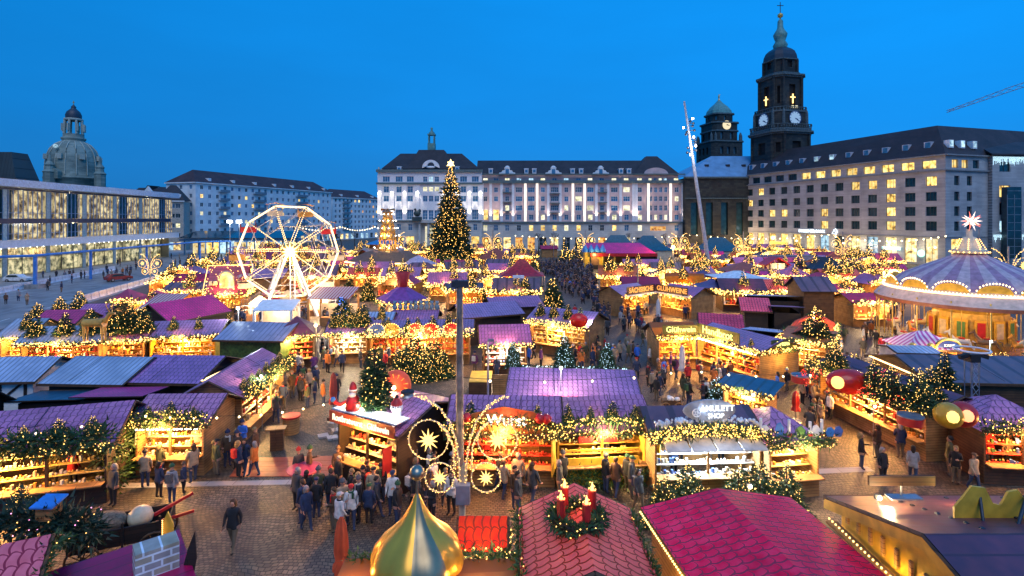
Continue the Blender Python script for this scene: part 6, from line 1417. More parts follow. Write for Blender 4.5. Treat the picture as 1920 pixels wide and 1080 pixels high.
for px, D, h_ in ((281, 90, 5.2), (923, 140, 7.4), (1098, 140, 7.4), (1273, 140, 7.4), (1394, 130, 7.4), (1580, 118, 7.6), (1893, 62, 7.3), (745, 150, 7.4)):
    t = thing('light_arch', 'curly golden light ornament on a slim pole', 'light decoration', A(px, D), 0, 'curly light ornaments on poles round the market'); q = MB(); q.tube([(0, .1, 0), (0, .1, h_+1.5)], .09, 6); q.build('pole', METAL, t)
    s_ = {90: 1.15, 62: 1.5}.get(D, 1.45); arcs(t, s_, h_-.6 if D < 100 else h_-1., 1, .04 if D < 100 else .05, BULBM, STARM)
# ================= PEOPLE =================
SKIN = mat('skin', (.42, .22, .15), .6, var=.1); COAT = mat('coat_cloth', (.5, .5, .5), .85, var=.18, scale=6, objcol=True)
JEANS = mat('jeans', (.03, .05, .11), .85); TROU = mat('black_trousers', (.014, .014, .018), .85); TAN = mat('tan_trousers', (.16, .12, .08), .85); SHOE = mat('shoes', (.02, .014, .01), .6)
HAIRS = [mat('hair_'+n, c, .7, var=.3, scale=20) for n, c in (('dark', (.02, .012, .008)), ('brown', (.07, .035, .015)), ('blond', (.30, .20, .08)), ('grey', (.25, .24, .24)))]
HATS = [mat('knit_'+n, c, .9, var=.2, scale=20) for n, c in (('black', (.015, .015, .02)), ('grey', (.09, .09, .10)), ('navy', (.02, .03, .08)), ('brown', (.10, .06, .04)), ('black_wool', (.02, .018, .02)), ('red', (.45, .02, .02)), ('white', (.5, .48, .45)), ('dark_green', (.03, .09, .04)))]
def body(pose):
    v, e, r = [], [], []
    def add(p, rad, par=None, sy=None):
        v.append(p); r.append((rad, sy or rad)); 
        if par is not None: e.append((par, len(v)-1))
        return len(v)-1
    pel = add((0, 0, .92), .17, None, .13); wa = add((0, 0, 1.08), .165, pel, .13); ch = add((0, -.01, 1.28), .185, wa, .135); nb = add((0, 0, 1.44), .085, ch); nk = add((0, -.01, 1.52), .055, nb)
    hd = add((0, -.02, 1.62), .088, nk, .1); ht = add((0, -.015, 1.70), .07, hd, .08)
    A_ = {'stand': ((.235, .0, 1.14), (.24, -.06, .92)), 'walk': ((.235, .07, 1.15), (.24, .03, .92)), 'cup': ((.24, -.03, 1.13), (.12, -.27, 1.2))}[pose]
    for s in (-1, 1):
        el, wr = A_
        if pose == 'walk' and s < 0: el, wr = (.235, -.06, 1.15), (.22, -.18, .95)
        if pose == 'cup' and s < 0: el, wr = (.24, 0, 1.14), (.23, -.12, .95)
        sh = add((s*.18, 0, 1.40), .078, ch); e_ = add((s*el[0], el[1], el[2]), .058, sh); w_ = add((s*wr[0], wr[1], wr[2]), .038, e_)
        d = (Vector((s*wr[0], wr[1], wr[2]))-Vector((s*el[0], el[1], el[2]))).normalized()
        W_ = Vector((s*wr[0], wr[1], wr[2])); pm = W_+d*.06; pi = add(tuple(pm), .034, w_, .028)
        lat = Vector((0, 1, 0)) if abs(d.z) > .7 else Vector((0, 0, 1)); inn = Vector((-s, 0, 0))
        for k in range(4):
            b_ = pm+lat*(.03-.02*k)+d*.03; L_ = (.034, .040, .037, .028)[k]; f1 = add(tuple(b_), .010, pi); f2 = add(tuple(b_+d*L_+inn*.008), .009, f1); add(tuple(b_+d*L_*1.7+inn*.028), .008, f2)
        tb = pm-d*.02+lat*.038; t1 = add(tuple(tb), .011, pi); add(tuple(tb+lat*.018+d*.035+inn*.01), .009, t1)
        fy = {'walk': -.20*s, 'stand': .0, 'cup': .02*s}[pose]
        hp = add((s*.095, 0, .84), .115, pel); kn = add((s*.10, fy*.45-.02, .48), .072, hp); an = add((s*.10, fy+(.03 if fy > 0 else 0), .10), .045, kn); add((s*.11, fy-.13, .045), .042, an)
    me = bpy.data.meshes.new('body'); me.from_pydata(v, e, []); o = bpy.data.objects.new('tmp', me); COL.objects.link(o)
    m = o.modifiers.new('s', 'SKIN'); m.use_smooth_shade = True
    sv = me.skin_vertices[0].data
    for i, (a, b) in enumerate(r): sv[i].radius = (a, b); sv[i].use_root = (i == 0)
    s2 = o.modifiers.new('ss', 'SUBSURF'); s2.levels = 1
    dg = C.evaluated_depsgraph_get(); out = bpy.data.meshes.new_from_object(o.evaluated_get(dg)); bpy.data.objects.remove(o)
    # coat skirt flare, sleeves thicker than wrists
    for p in out.vertices:
        x, y, z = p.co
        if .74 < z < .98 and abs(x) < .21: f = 1+.22*(1-abs(z-.80)/.2 if abs(z-.8) < .2 else 0); p.co.x *= f; p.co.y *= f*1.05
    # face: nose, brow hollows and mouth shaped from a few vertices
    for p in out.vertices:
        x, y, z = p.co
        if abs(x) < .018 and 1.59 < z < 1.645 and y < -.09: p.co.y -= .018
    for q in [COAT, TROU, SKIN, SHOE]: out.materials.append(q)
    for f in out.polygons:
        c = f.center; f.use_smooth = True; x, y, z = c
        armz = abs(x) > .19 or (pose == 'cup' and y < -.17 and z > .9)
        if z > 1.505: f.material_index = 2
        elif z < .085: f.material_index = 3
        elif z < .78 : f.material_index = 1
        else: f.material_index = 0
        dw = min((c-Vector((s*w[0], w[1], w[2]))).length for s in (-1, 1) for w in [A_[1] if not (pose == 'walk' and s < 0) and not (pose == 'cup' and s < 0) else ((.22, -.18, .95) if pose == 'walk' else (.23, -.12, .95))])
        below = z < .905 and abs(x) > .19 and z > .7
        if (dw < .03 and False) or below or (pose == 'cup' and y < -.285 and z > 1.1) or (pose != 'stand' and dw < .14 and y < -.2 and z < .93 and abs(x) > .17): f.material_index = 2
    out.name = 'person'; return out
BODY = {k: body(k) for k in ('stand', 'walk', 'cup')}
def headgear(kind):
    q = MB()
    if kind == 'hair': q.ball((0, .012, 1.665), .108, 0, 12, 8, (.92, 1.02, 1)); q.v = [(x, y if y > -.075 else -.075+(y+.075)*.2, z) for x, y, z in q.v]; q.v = [(x, y+(.0 if z > 1.64 else .035), z) for x, y, z in q.v]
    elif kind == 'long': q.ball((0, .02, 1.655), .112, 0, 12, 8, (.95, 1., 1)); q.tube([(0, .055, 1.62), (0, .07, 1.5), (0, .08, 1.42)], [.1, .095, .04], 8); q.v = [(x, max(y, -.055), z) for x, y, z in q.v]
    elif kind == 'hat': q.lathe([(.107, 1.655), (.115, 1.67), (.115, 1.69), (.105, 1.73), (.07, 1.785), (.02, 1.80)], 12, (0, -.015, 0)); q.ball((0, -.01, 1.82), .03, 0, 7, 5)
    elif kind == 'cap': q.lathe([(.107, 1.665), (.11, 1.70), (.09, 1.745), (.02, 1.76)], 12, (0, -.015, 0)); q.box((0, -.135, 1.672), (.14, .09, .015))
    return q
GEAR = {}
def gear(kind, m):
    k = (kind, m.name)
    if k not in GEAR: GEAR[k] = headgear(kind).mesh({'hair': 'hair', 'long': 'hair', 'hat': 'hat', 'cap': 'hat'}[kind], m)
    return GEAR[k]
_f = MB(); _f.ball((.032, -.112, 1.642), .010, 0, 6, 4); _f.ball((-.032, -.112, 1.642), .010, 0, 6, 4); _f.box((0, -.113, 1.575), (.042, .012, .009), 0, 1)
FACE = _f.mesh('face', [BLACK, mat('lips', (.25, .06, .05), .6)])
_s = MB(); _s.tube([(.085*math.cos(a), .075*math.sin(a)-.01, 1.475+.015*math.sin(a)) for a in [2*PI*k/12 for k in range(12)]], .032, 6, closed=True); _s.box((.05, -.14, 1.36), (.07, .025, .26)); SCARF = {m.name: _s.mesh('scarf', m) for m in HATS}
_b = MB(); _b.box((0, .19, 1.22), (.28, .14, .38)); _b.tube([(.1, .12, 1.4), (.1, -.1, 1.4), (.11, -.12, 1.2)], .015, 5); _b.tube([(-.1, .12, 1.4), (-.1, -.1, 1.4), (-.11, -.12, 1.2)], .015, 5)
PACK = {m.name: _b.mesh('backpack', m) for m in HATS}
COATS = {'black': (.016, .016, .02), 'dark blue': (.02, .035, .085), 'dark grey': (.05, .05, .055), 'brown': (.10, .05, .025), 'olive': (.07, .075, .035), 'beige': (.34, .26, .17), 'white': (.62, .60, .58), 'red': (.50, .02, .025), 'bright blue': (.03, .15, .62), 'purple': (.14, .04, .16), 'light grey': (.28, .28, .30), 'orange': (.55, .16, .03), 'pink': (.5, .12, .2)}
COMMON = ['black']*6+['dark blue']*5+['dark grey']*4+['brown']*2+['olive']*2+['beige']*2+['red', 'purple', 'light grey', 'white', 'bright blue', 'orange']
rp = random.Random(77); NP = [0]
def person(px, py, where, coat=None, rz=None, pose=None, h=None, hat=None, trou=None, pack=False, group=None, share=False, pt=None, extra=''):
    p = pt or G(px, py); coat = coat or rp.choice(COMMON); pose = pose or rp.choice(['stand', 'walk', 'cup', 'stand', 'cup']); NP[0] += 1
    me = BODY[pose]; o = put('person', me, loc=p, rz=rp.uniform(0, 2*PI) if rz is None else R(rz)); s = (h or rp.uniform(1.6, 1.86))/1.75
    o.scale = (s*rp.uniform(.95, 1.1), s*rp.uniform(.95, 1.12), s); o.color = COATS[coat]+(1,)
    o['label'] = ('person in %s coat %s %s' % (coat, extra, where)).replace('  ', ' '); o['category'] = 'person'
    if group: o['group'] = group
    if share: o['share'] = 1
    tm = trou or rp.choice((TROU, TROU, JEANS, JEANS, TAN)); o.material_slots[1].link = 'OBJECT'; o.material_slots[1].material = tm
    k = hat or rp.choice(['hair', 'hair', 'long', 'hat', 'hat', 'cap']); hm = rp.choice(HAIRS if k in ('hair', 'long') else HATS)
    put({'hair': 'hair', 'long': 'hair', 'hat': 'hat', 'cap': 'hat'}[k], gear(k, hm), o)
    if p[1] < 45:
        put('face', FACE, o)
        if rp.random() < .35: put('scarf', SCARF[rp.choice(HATS).name], o)
        if pack or rp.random() < .1: put('backpack', PACK[rp.choice(HATS).name], o)
    return o
def ok_spot(p, mind=.42):
    for q in SPOTS:
        if (q-p).length < mind: return False
    for o in STALLS:
        l = o[0] @ p
        if abs(l.x) < o[1]/2+.3 and abs(l.y) < o[2]/2+.3: return False
    return True
C.view_layer.update()
STALLS = []
for o in SC.objects:
    if o.name.startswith('market_stall') and 'W' in o:
        wl_ = [c for c in o.children if c.name.startswith('wall')][0]; dm = wl_.data; ys = [v_.co.y for v_ in dm.vertices]; STALLS.append((o.matrix_world.inverted(), o['W'], max(ys)-min(ys)))
        del o['W']
SPOTS = []
def crowd(poly, n, where, face=None, group=None, share=False, mind=.45, coats=None, pose=None, w=None):
    """people spread over a patch of ground given by pixel corners (x0,y0,x1,y1) of a tilted box"""
    (xa, ya), (xb, yb), (xc, yc), (xd, yd) = poly; done = 0; tries = 0
    P_ = [G(xa, ya), G(xb, yb), G(xc, yc), G(xd, yd)]
    while done < n and tries < n*30:
        tries += 1; u, v = rp.random(), rp.random(); p = (P_[0]*(1-u)+P_[1]*u)*(1-v)+(P_[3]*(1-u)+P_[2]*u)*v
        if not ok_spot(p, mind): continue
        SPOTS.append(p); rz = None if face is None else face+rp.gauss(0, 35)
        person(0, 0, where, pt=p, rz=rz, group=group, share=share, coat=rp.choice(coats) if coats else None, pose=pose); done += 1
# packed crowd before the stage (far, nothing tells most of them apart)
def masscrowd():
    tot = {}; P_ = [G(985, 494), G(1108, 496), G(1116, 534), G(1048, 534)]; n = 0; mb = MB(); mats = [MATS['coat_'+str(i)] for i in range(6)]+[TROU, SKIN, SHOE, HAIRS[0]]
    src = [(BODY[k], gear('hat', HATS[0])) for k in ('stand', 'cup')]
    while n < 210:
        u, v = rp.random(), rp.random(); p = (P_[0]*(1-u)+P_[1]*u)*(1-v)+(P_[3]*(1-u)+P_[2]*u)*v
        if not ok_spot(p, .55): n += .02; continue
        SPOTS.append(p); n += 1; b, g_ = rp.choice(src); s_ = rp.uniform(.92, 1.06); M = Matrix.Translation(p) @ Matrix.Rotation(rp.uniform(-.8, .8)+PI, 4, 'Z') @ Matrix.Scale(s_, 4); ci = rp.randrange(6)
        for me, isg in ((b, 0), (g_, 1)):
            i = len(mb.v); mb.v += [tuple(M @ v_.co) for v_ in me.vertices]
            for f in me.polygons: mb.f.append(tuple(i+k for k in f.vertices)); mb.m.append(9 if isg else (ci, 6, 7, 8)[f.material_index]); mb.sm.append(True); mb.uv.append(None)
    for poly, nn in ((((60, 524), (420, 484), (430, 498), (90, 548)), 34), (((1040, 534), (1122, 532), (1128, 564), (1072, 564)), 70), (((1098, 568), (1140, 568), (1150, 625), (1110, 625)), 22), (((1130, 566), (1330, 566), (1300, 600), (1140, 600)), 34), (((690, 520), (800, 515), (800, 540), (690, 545)), 26), (((440, 600), (670, 600), (680, 618), (440, 618)), 30), (((860, 520), (960, 520), (985, 545), (880, 548)), 24), (((1330, 540), (1500, 540), (1500, 556), (1330, 556)), 30), (((1560, 585), (1700, 580), (1700, 606), (1580, 608)), 26), (((470, 500), (700, 495), (700, 510), (470, 514)), 30), (((1235, 500), (1480, 500), (1480, 512), (1235, 512)), 30)):
        Q_ = [G(*c) for c in poly]; n = 0
        while n < nn:
            u, v = rp.random(), rp.random(); p = (Q_[0]*(1-u)+Q_[1]*u)*(1-v)+(Q_[3]*(1-u)+Q_[2]*u)*v
            n += .05
            if not ok_spot(p, .5): continue
            SPOTS.append(p); n += .95; b, g_ = rp.choice(src); M = Matrix.Translation(p) @ Matrix.Rotation(rp.uniform(0, 6.3), 4, 'Z'); ci = rp.randrange(6)
            for me, isg in ((b, 0), (g_, 1)):
                i = len(mb.v); mb.v += [tuple(M @ v_.co) for v_ in me.vertices]
                for f in me.polygons: mb.f.append(tuple(i+k for k in f.vertices)); mb.m.append(9 if isg else (ci, 6, 7, 8)[f.material_index]); mb.sm.append(True); mb.uv.append(None)
    o = mb.build('crowd', mats, None, kind='stuff'); o['label'] = 'densely packed crowd in dark winter coats before the stage'; o['category'] = 'crowd'
for i, c_ in enumerate(((.012, .014, .02), (.02, .035, .09), (.04, .04, .05), (.03, .05, .12), (.08, .05, .04), (.14, .15, .18))): mat('coat_'+str(i), c_, .85)
masscrowd()
crowd([(1040, 536), (1120, 534), (1126, 562), (1075, 562)], 10, 'at the near end of the packed crowd', group='packed crowd before the stage', share=True, mind=.6, coats=COMMON)
crowd([(1085, 566), (1130, 566), (1150, 640), (1100, 640)], 14, 'walking down the aisle from the crowd', face=0, group='people in the central aisle', pose='walk')
crowd([(1160, 606), (1268, 606), (1262, 636), (1170, 634)], 20, 'queuing at the lettered mulled wine hut', face=180, group='people at the lettered mulled wine hut')
crowd([(1052, 650), (1120, 640), (1150, 690), (1075, 705)], 13, 'beside the golden timber hut', group='people beside the golden timber hut')
crowd([(1120, 680), (1200, 640), (1230, 690), (1180, 740)], 9, 'on open cobbles by the bread stall', group='people on the open cobbles', pose='walk')
crowd([(1195, 700), (1290, 700), (1345, 768), (1230, 768)], 16, 'near the closed white parasol', group='people near the closed white parasol')
crowd([(1300, 716), (1395, 700), (1420, 716), (1330, 735)], 8, 'ordering at the bread stall', face=150, group='people ordering at the bread stall')
crowd([(1455, 650), (1490, 640), (1520, 700), (1470, 712)], 9, 'in the dark passage behind the bread stall', group='people in the passage behind the bread stall')
crowd([(1560, 620), (1690, 610), (1690, 680), (1580, 690)], 20, 'in the yard before the carousel', group='people in the carousel yard')
crowd([(1560, 690), (1660, 690), (1640, 720), (1575, 730)], 8, 'between lit firs below the carousel yard', group='people in the carousel yard')
crowd([(470, 720), (560, 700), (640, 760), (500, 815)], 32, 'in the huddle drinking outside the garlanded stall', group='huddle outside the garlanded stall', coats=['olive', 'brown', 'black', 'dark grey', 'red', 'beige', 'orange', 'dark blue'])
crowd([(545, 650), (690, 655), (690, 720), (560, 712)], 15, 'between the food kiosk and the maroon shelter', group='people by the food kiosk')
crowd([(690, 660), (770, 665), (760, 700), (690, 700)], 6, 'behind the decorated tree by the toy stall', group='people by the food kiosk')
crowd([(900, 700), (1000, 672), (1020, 690), (930, 712)], 4, 'near the stall of white and red toys', group='people by the pink roofed toy stall')
crowd([(-20, 925), (185, 925), (165, 950), (-20, 958)], 15, 'crowding along the glass goods stall', face=180, group='people along the glass goods stall')
crowd([(392, 842), (480, 842), (478, 900), (385, 895)], 7, 'at the side of the crepe hut', group='people at the side of the crepe hut')
crowd([(535, 912), (640, 905), (650, 1010), (545, 1005)], 11, 'milling left of the white coated walker', group='blurred walkers in the near square', coats=['black', 'dark blue', 'brown', 'dark grey'])
crowd([(640, 915), (860, 890), (850, 975), (630, 1015)], 24, 'in the throng below the sausage stall', group='blurred walkers in the near square', coats=['black', 'dark blue', 'brown', 'dark grey', 'white', 'beige', 'black'])
crowd([(930, 905), (1050, 905), (1060, 930), (950, 990)], 8, 'passing the waffle stall', group='walkers passing the waffle stall', coats=['brown', 'black', 'beige', 'dark grey'])
crowd([(1060, 905), (1200, 905), (1190, 950), (1150, 930)], 4, 'passing the stall with yellow shutters', group='walkers passing the waffle stall', coats=['black', 'brown', 'dark grey'])
crowd([(1500, 845), (1545, 800), (1590, 760), (1560, 750)], 7, 'waiting beside the long food counter', group='people beside the long food counter')
crowd([(1470, 720), (1545, 720), (1540, 770), (1450, 760)], 9, 'between the bread stall and the food counter', group='people beside the long food counter', coats=['purple', 'orange', 'black', 'red', 'bright blue', 'beige'])
crowd([(1770, 890), (1900, 890), (1900, 930), (1800, 930)], 3, 'in shadow by the right toy stall', group='people by the right toy stall')
crowd([(60, 522), (240, 512), (250, 528), (80, 548)], 9, 'on the pavement before the glass hall', group='people on the street')
crowd([(180, 492), (400, 480), (400, 500), (250, 505)], 9, 'far off on the street crossing', group='people on the street')
crowd([(0, 560), (140, 545), (60, 575), (0, 585)], 4, 'by the white barrier on the left', group='people on the street')
crowd([(330, 480), (440, 478), (440, 492), (350, 496)], 5, 'below the glass arcade', group='people on the street')
# sellers behind the counters
C.view_layer.update()
for o_, x, c_, wh in ((r1, -.6, 'white', 'selling inside the sausage stall'), (r2, -.9, 'red', 'selling inside the waffle stall'), (r3, .6, 'white', 'selling between the yellow shutters'), (r4, -.9, 'dark blue', 'selling inside the jewellery stall'), (l2, .4, 'white', 'baking inside the crepe hut'), (l1, 1.4, 'olive', 'selling inside the glass goods stall'), (r6, 1.2, 'white', 'serving at the near end of the food counter'), (r6, -1.4, 'white', 'serving in the middle of the food counter'), (m5, .8, 'orange', 'serving inside the bread stall'), (l2b, .5, 'beige', 'selling inside the garlanded stall'), (r7, -.2, 'red', 'selling inside the right toy stall')):
    p = o_.matrix_world @ V(x, .1, .12); person(0, 0, wh, coat=c_, rz=math.degrees(o_.rotation_euler.z)+rp.uniform(-20, 20), pose='cup', pt=p, h=1.75)
# singled out people in the foreground
NEAR = [(437, 1032, 'black', 'alone in the middle of the near cobbles', 0, 'walk', 1.85), (213, 948, 'dark grey', 'with blue cap and red bag left of the square', -20, 'stand', 1.75), (272, 915, 'beige', 'standing at the crepe hut corner', 200, 'cup', 1.68),
 (298, 935, 'dark blue', 'stooping at the small crepe table', 160, 'cup', 1.6), (322, 945, 'light grey', 'with small black backpack at the crepe hut', 180, 'stand', 1.66), (344, 925, 'dark blue', 'child in red hat by the crepe hut', 100, 'cup', 1.35), (362, 905, 'beige', 'grey haired, eating at the crepe hut', 240, 'cup', 1.78),
 (300, 900, 'olive', 'leaning at the crepe hut window', 170, 'cup', 1.7), (405, 892, 'olive', 'with white bag at the crepe hut side', 150, 'stand', 1.7), (458, 890, 'dark blue', 'carrying a bright blue bag on the red mats', 0, 'walk', 1.7), (478, 868, 'brown', 'at the right edge of the crepe queue', 90, 'stand', 1.75),
 (575, 960, 'black', 'beside the round pink table', 180, 'cup', 1.72), (597, 955, 'olive', 'in red hat at the round pink table', 200, 'cup', 1.74), (658, 990, 'white', 'walking in front of the sausage stall', 20, 'walk', 1.7),
 (1615, 880, 'black', 'with hand at the face by the counter end', 60, 'cup', 1.75), (1645, 860, 'brown', 'in white hat at the counter corner', 200, 'cup', 1.76), (1688, 860, 'dark blue', 'wide shouldered at the counter corner', 170, 'cup', 1.8), (1655, 905, 'black', 'small figure before the counter corner', 10, 'stand', 1.6), (1712, 905, 'light grey', 'in fur hood by the counter corner', 150, 'walk', 1.7),
 (1290, 725, 'red', 'beside the closed white parasol', 180, 'stand', 1.72), (1398, 690, 'bright blue', 'at the bread stall counter', 150, 'stand', 1.72), (1197, 960, 'dark grey', 'crossing the aisle below the yellow shutters', 30, 'walk', 1.75),
 (475, 780, 'red', 'at the near end of the garlanded stall', 100, 'stand', 1.75), (563, 745, 'red', 'in the back of the drinking huddle', 0, 'walk', 1.7), (1065, 690, 'red', 'by the golden timber hut door', 190, 'walk', 1.7), (1150, 682, 'bright blue', 'walking past the golden timber hut', 200, 'walk', 1.65),
 (136, 915, 'red', 'reaching over the glass goods', 180, 'cup', 1.7), (1890, 880, 'beige', 'at the right toy stall', 180, 'stand', 1.72), (890, 700, 'purple', 'on the yellow platform', 160, 'stand', 1.7), (911, 698, 'black', 'beside the yellow platform edge', 200, 'stand', 1.72), (1260, 868, 'dark grey', 'looking into the jewellery stall, left', 180, 'cup', 1.7), (1330, 872, 'dark blue', 'looking into the jewellery stall, centre', 180, 'cup', 1.7), (1352, 874, 'black', 'looking into the jewellery stall, right', 180, 'cup', 1.72), (1275, 872, 'black', 'second at the jewellery stall', 180, 'cup', 1.66), (1078, 598, 'red', 'in front of the crowd at the aisle', 180, 'stand', 1.7)]
for (px, py, c_, wh, rz_, ps, h_) in NEAR:
    p = G(px, py); SPOTS.append(p); person(px, py, wh, coat=c_, rz=rz_, pose=ps, h=h_, pt=p, pack=('backpack' in wh))
# ================= DETAILS =================
def onroof(px, py, z): return G(px, py, z)
T = tree
# firs standing on the ground
for px, py, h, lab in ((1245, 985, 1.9, 'fir with warm bulbs behind the large pink roof'), (1290, 968, 2.1, 'fir with warm bulbs behind the large pink roof'), (1325, 990, 1.5, 'fir with warm bulbs behind the large pink roof'), (1385, 968, 2.0, 'fir with warm bulbs behind the large pink roof'), (1425, 975, 2.2, 'fir with warm bulbs behind the large pink roof'), (1475, 972, 2.1, 'fir with warm bulbs behind the large pink roof'), (1360, 1000, 1.3, 'fir with warm bulbs behind the large pink roof')):
    T('w', G(px, py), h, lab, 'lit firs behind the large pink roof', BULB)
for px, py, h in ((755, 708, 2.3), (775, 700, 3.0), (795, 712, 2.2), (812, 702, 2.8), (830, 708, 2.0)): T('w', G(px, py), h, 'fir heavily strung with lights before the wide toy stall', 'lit firs before the wide toy stall', BULBM)
T('t', G(702, 768, 3.1), 2.9, 'bright green lit fir on the sausage stall roof, between santa and snowman', lit=BULB)
for px, py, h in ((1600, 728, 2.4), (1625, 735, 2.0), (1585, 715, 1.8)): T('w', G(px, py), h, 'lit fir in the yard above the long food stall', 'lit firs in the carousel yard', BULBM)
for px, py, h in ((1568, 748, 2.0), (1640, 792, 2.1), (1672, 806, 2.1), (1720, 822, 2.4), (1745, 800, 2.0)): T('w', G(px, py-52, 3.1), h*.8, 'lit fir on the long food stall roof', 'lit firs on the long food stall roof', BULB)
T('m', G(1815, 850, 0)+V(0, 1.5, 2.2), 2.6, 'lit fir on the roof corner right of the long food stall', lit=BULB)
for px, z in ((962, 3.3), (1058, 3.4), (1137, 3.3)): T('t', V((px-960)*.0318, 31.6, 3.15), 1.5 if px != 1058 else 1.9, 'fir with cold blue white bulbs on the violet roof', 'blue lit firs on the violet roof', BULBW)
for px in (1770, 1882, 1862): T('w', G(px, 716), 2.1, 'lit fir between the ticket booth and the brown hall', 'lit firs by the ticket booth', BULBM)
T('w', G(1345, 765), 1.9, 'dark fir with cold bulbs beside the blue grey shelter', lit=BULBW)
T('w', G(1530, 640, 2.5), 2.6, 'lit fir on the red roofed stall facing the carousel yard', lit=BULBM)
T('t', G(640, 612, 2.5), 2.6, 'fir covered in vivid blue lights left of the food kiosk', lit=glow('blue_bulb', (.05, .2, 1), 5))
for px, py, h in ((420, 612, 2.2), (112, 590, 2.2), (70, 600, 2.0), (150, 585, 2.6), (355, 625, 2.), (330, 612, 1.8)): T('w', G(px, py), h, 'dark fir with few lights near the street barrier', 'dark firs near the street barrier', BULBM)
for px, D, h in ((985, 70, 4.2), (1036, 68, 4.4), (905, 72, 2.6), (868, 80, 3.2), (790, 92, 3.4), (815, 88, 3), (655, 82, 3.2), (690, 78, 3.4), (1165, 88, 3.4), (1260, 95, 3.), (1410, 100, 4), (1620, 90, 4), (1640, 84, 3.5), (1000, 120, 4), (1060, 150, 5), (1080, 152, 5), (905, 140, 4), (600, 95, 3.6), (520, 100, 3.6)): T('t' if D < 85 else 'f', A(px, D), h, 'tall lit fir standing between the far stalls', 'lit firs between the far stalls', BULBM if D < 85 else BULBF)
# small firs and greenery along the roof edge of near stalls
def edgetrees(o, n, h, lab, lit, y=.5, kind='s', grp=None):
    w = [c for c in o.children if c.name.startswith('wall')][0]; xs = [v_.co.x for v_ in w.data.vertices]; ys = [v_.co.y for v_ in w.data.vertices]; zs = [v_.co.z for v_ in w.data.vertices]
    M = Matrix.Translation(o.location) @ Matrix.Rotation(o.rotation_euler.z, 4, 'Z')
    for k in range(n): T(kind, M @ V(min(xs)+(max(xs)-min(xs))*(k+.5)/n, min(ys)+y, 2.72), h*rng.uniform(.8, 1.25), lab, grp or lab, lit)
edgetrees(r3, 4, .8, 'tiny lit fir on the eaves of the stall with yellow shutters', BULB, .1); edgetrees(l1, 7, .85, 'dark fir top on the eaves of the glass goods stall', BULB, .3, 'w'); edgetrees(r2, 3, .9, 'small lit fir on the waffle stall roof', BULB, .2)
edgetrees(l2, 3, .6, 'small fir on the crepe hut eaves', BULB, .1); edgetrees(l2b, 6, .6, 'small lit fir on the garlanded stall eaves', BULB, .1, 'w'); edgetrees(m5, 3, .7, 'tiny fir on the bread stall eaves', BULBM, .3); edgetrees(l9, 4, 1.2, 'lit fir on the front eaves of the wide toy stall', BULBM, .3)
# thick glowing garlands where the photograph shows them
def thick(o, lab, rad, dens, bd, lit, z=2.65, arch=0, back=False, side=0, leaf=.17, rb=.03, y=None):
    w = [c for c in o.children if c.name.startswith('wall')][0]; xs = [v_.co.x for v_ in w.data.vertices]; ys = [v_.co.y for v_ in w.data.vertices]
    x0, x1 = min(xs)-.3, max(xs)+.3; yy = (max(ys)+.3 if back else min(ys)-.42) if y is None else y; P = []
    for k in range(13): f = k/12; P.append((x0+(x1-x0)*f, yy, z+arch*math.sin(PI*f)))
    if side: P = [(x0 if side < 0 else x1, max(ys), z)]+P if side < 0 else P+[(x1, max(ys), z)]
    gg, bb = swag(P, rad, dens, IVY, lit, rb, bd, rng, leaf); gg.build('garland', FIR, o); bb.build('light_string', lit, o, kind='stuff')
BH = glow('dense_gold_bulb', (1, .55, .10), 4.5)
thick(r4, '', .24, 260, 120, BH, 2.75, .28); thick(r3, '', .16, 150, 40, BH, 2.75, .3); thick(l2, '', .3, 260, 30, BH, 2.8, .12); thick(l1, '', .42, 260, 9, BULB, 2.9, .1, leaf=.24); thick(l2b, '', .26, 200, 40, BH, 2.85, .0); thick(r2, '', .22, 200, 36, BH, 2.75, .35)
thick(r6, '', .28, 200, 38, BH, 2.95); thick(m5, '', .12, 60, 30, BH, 2.72, rb=.035); thick(m5a, '', .12, 60, 30, BH, 2.65, rb=.035); thick(m1, '', .2, 80, 22, BULBM, 2.9, rb=.045); thick(l9, '', .25, 80, 22, BULBM, 2.8, .2, rb=.045); thick(r5, '', .24, 160, 6, BULB, 2.7); thick(r7, '', .25, 150, 24, BH, 2.75, .15)
thick(m2, '', .06, 60, 12, BULBW, 3.0, back=False, rb=.035)
# waffle irons glow: hot rows of bulbs under the crepe hut gable
def bulbrow(o, x0, x1, y, z, n, m, r=.055, z1=None, name='bulb_row'):
    q = MB()
    for k in range(n): f = k/(n-1); q.ball((x0+(x1-x0)*f, y, z+((z1 if z1 is not None else z)-z)*f), r, 0, 7, 5)
    q.build(name, m, o)
bulbrow(l2, -1.35, 1.35, -1.75, 2.3, 26, HOT); lamp((0, -2.1, 2.1), 160, (1, .6, .22), .1, parent=l2)
bulbrow(m5, -3.1, 3.1, -2.35, 2.55, 40, HOT, .06); bulbrow(m5a, -1.6, 1.6, -1.85, 2.5, 18, HOT, .06); bulbrow(m1, -2.8, 2.8, -2.6, 2.6, 26, BULBM, .06)
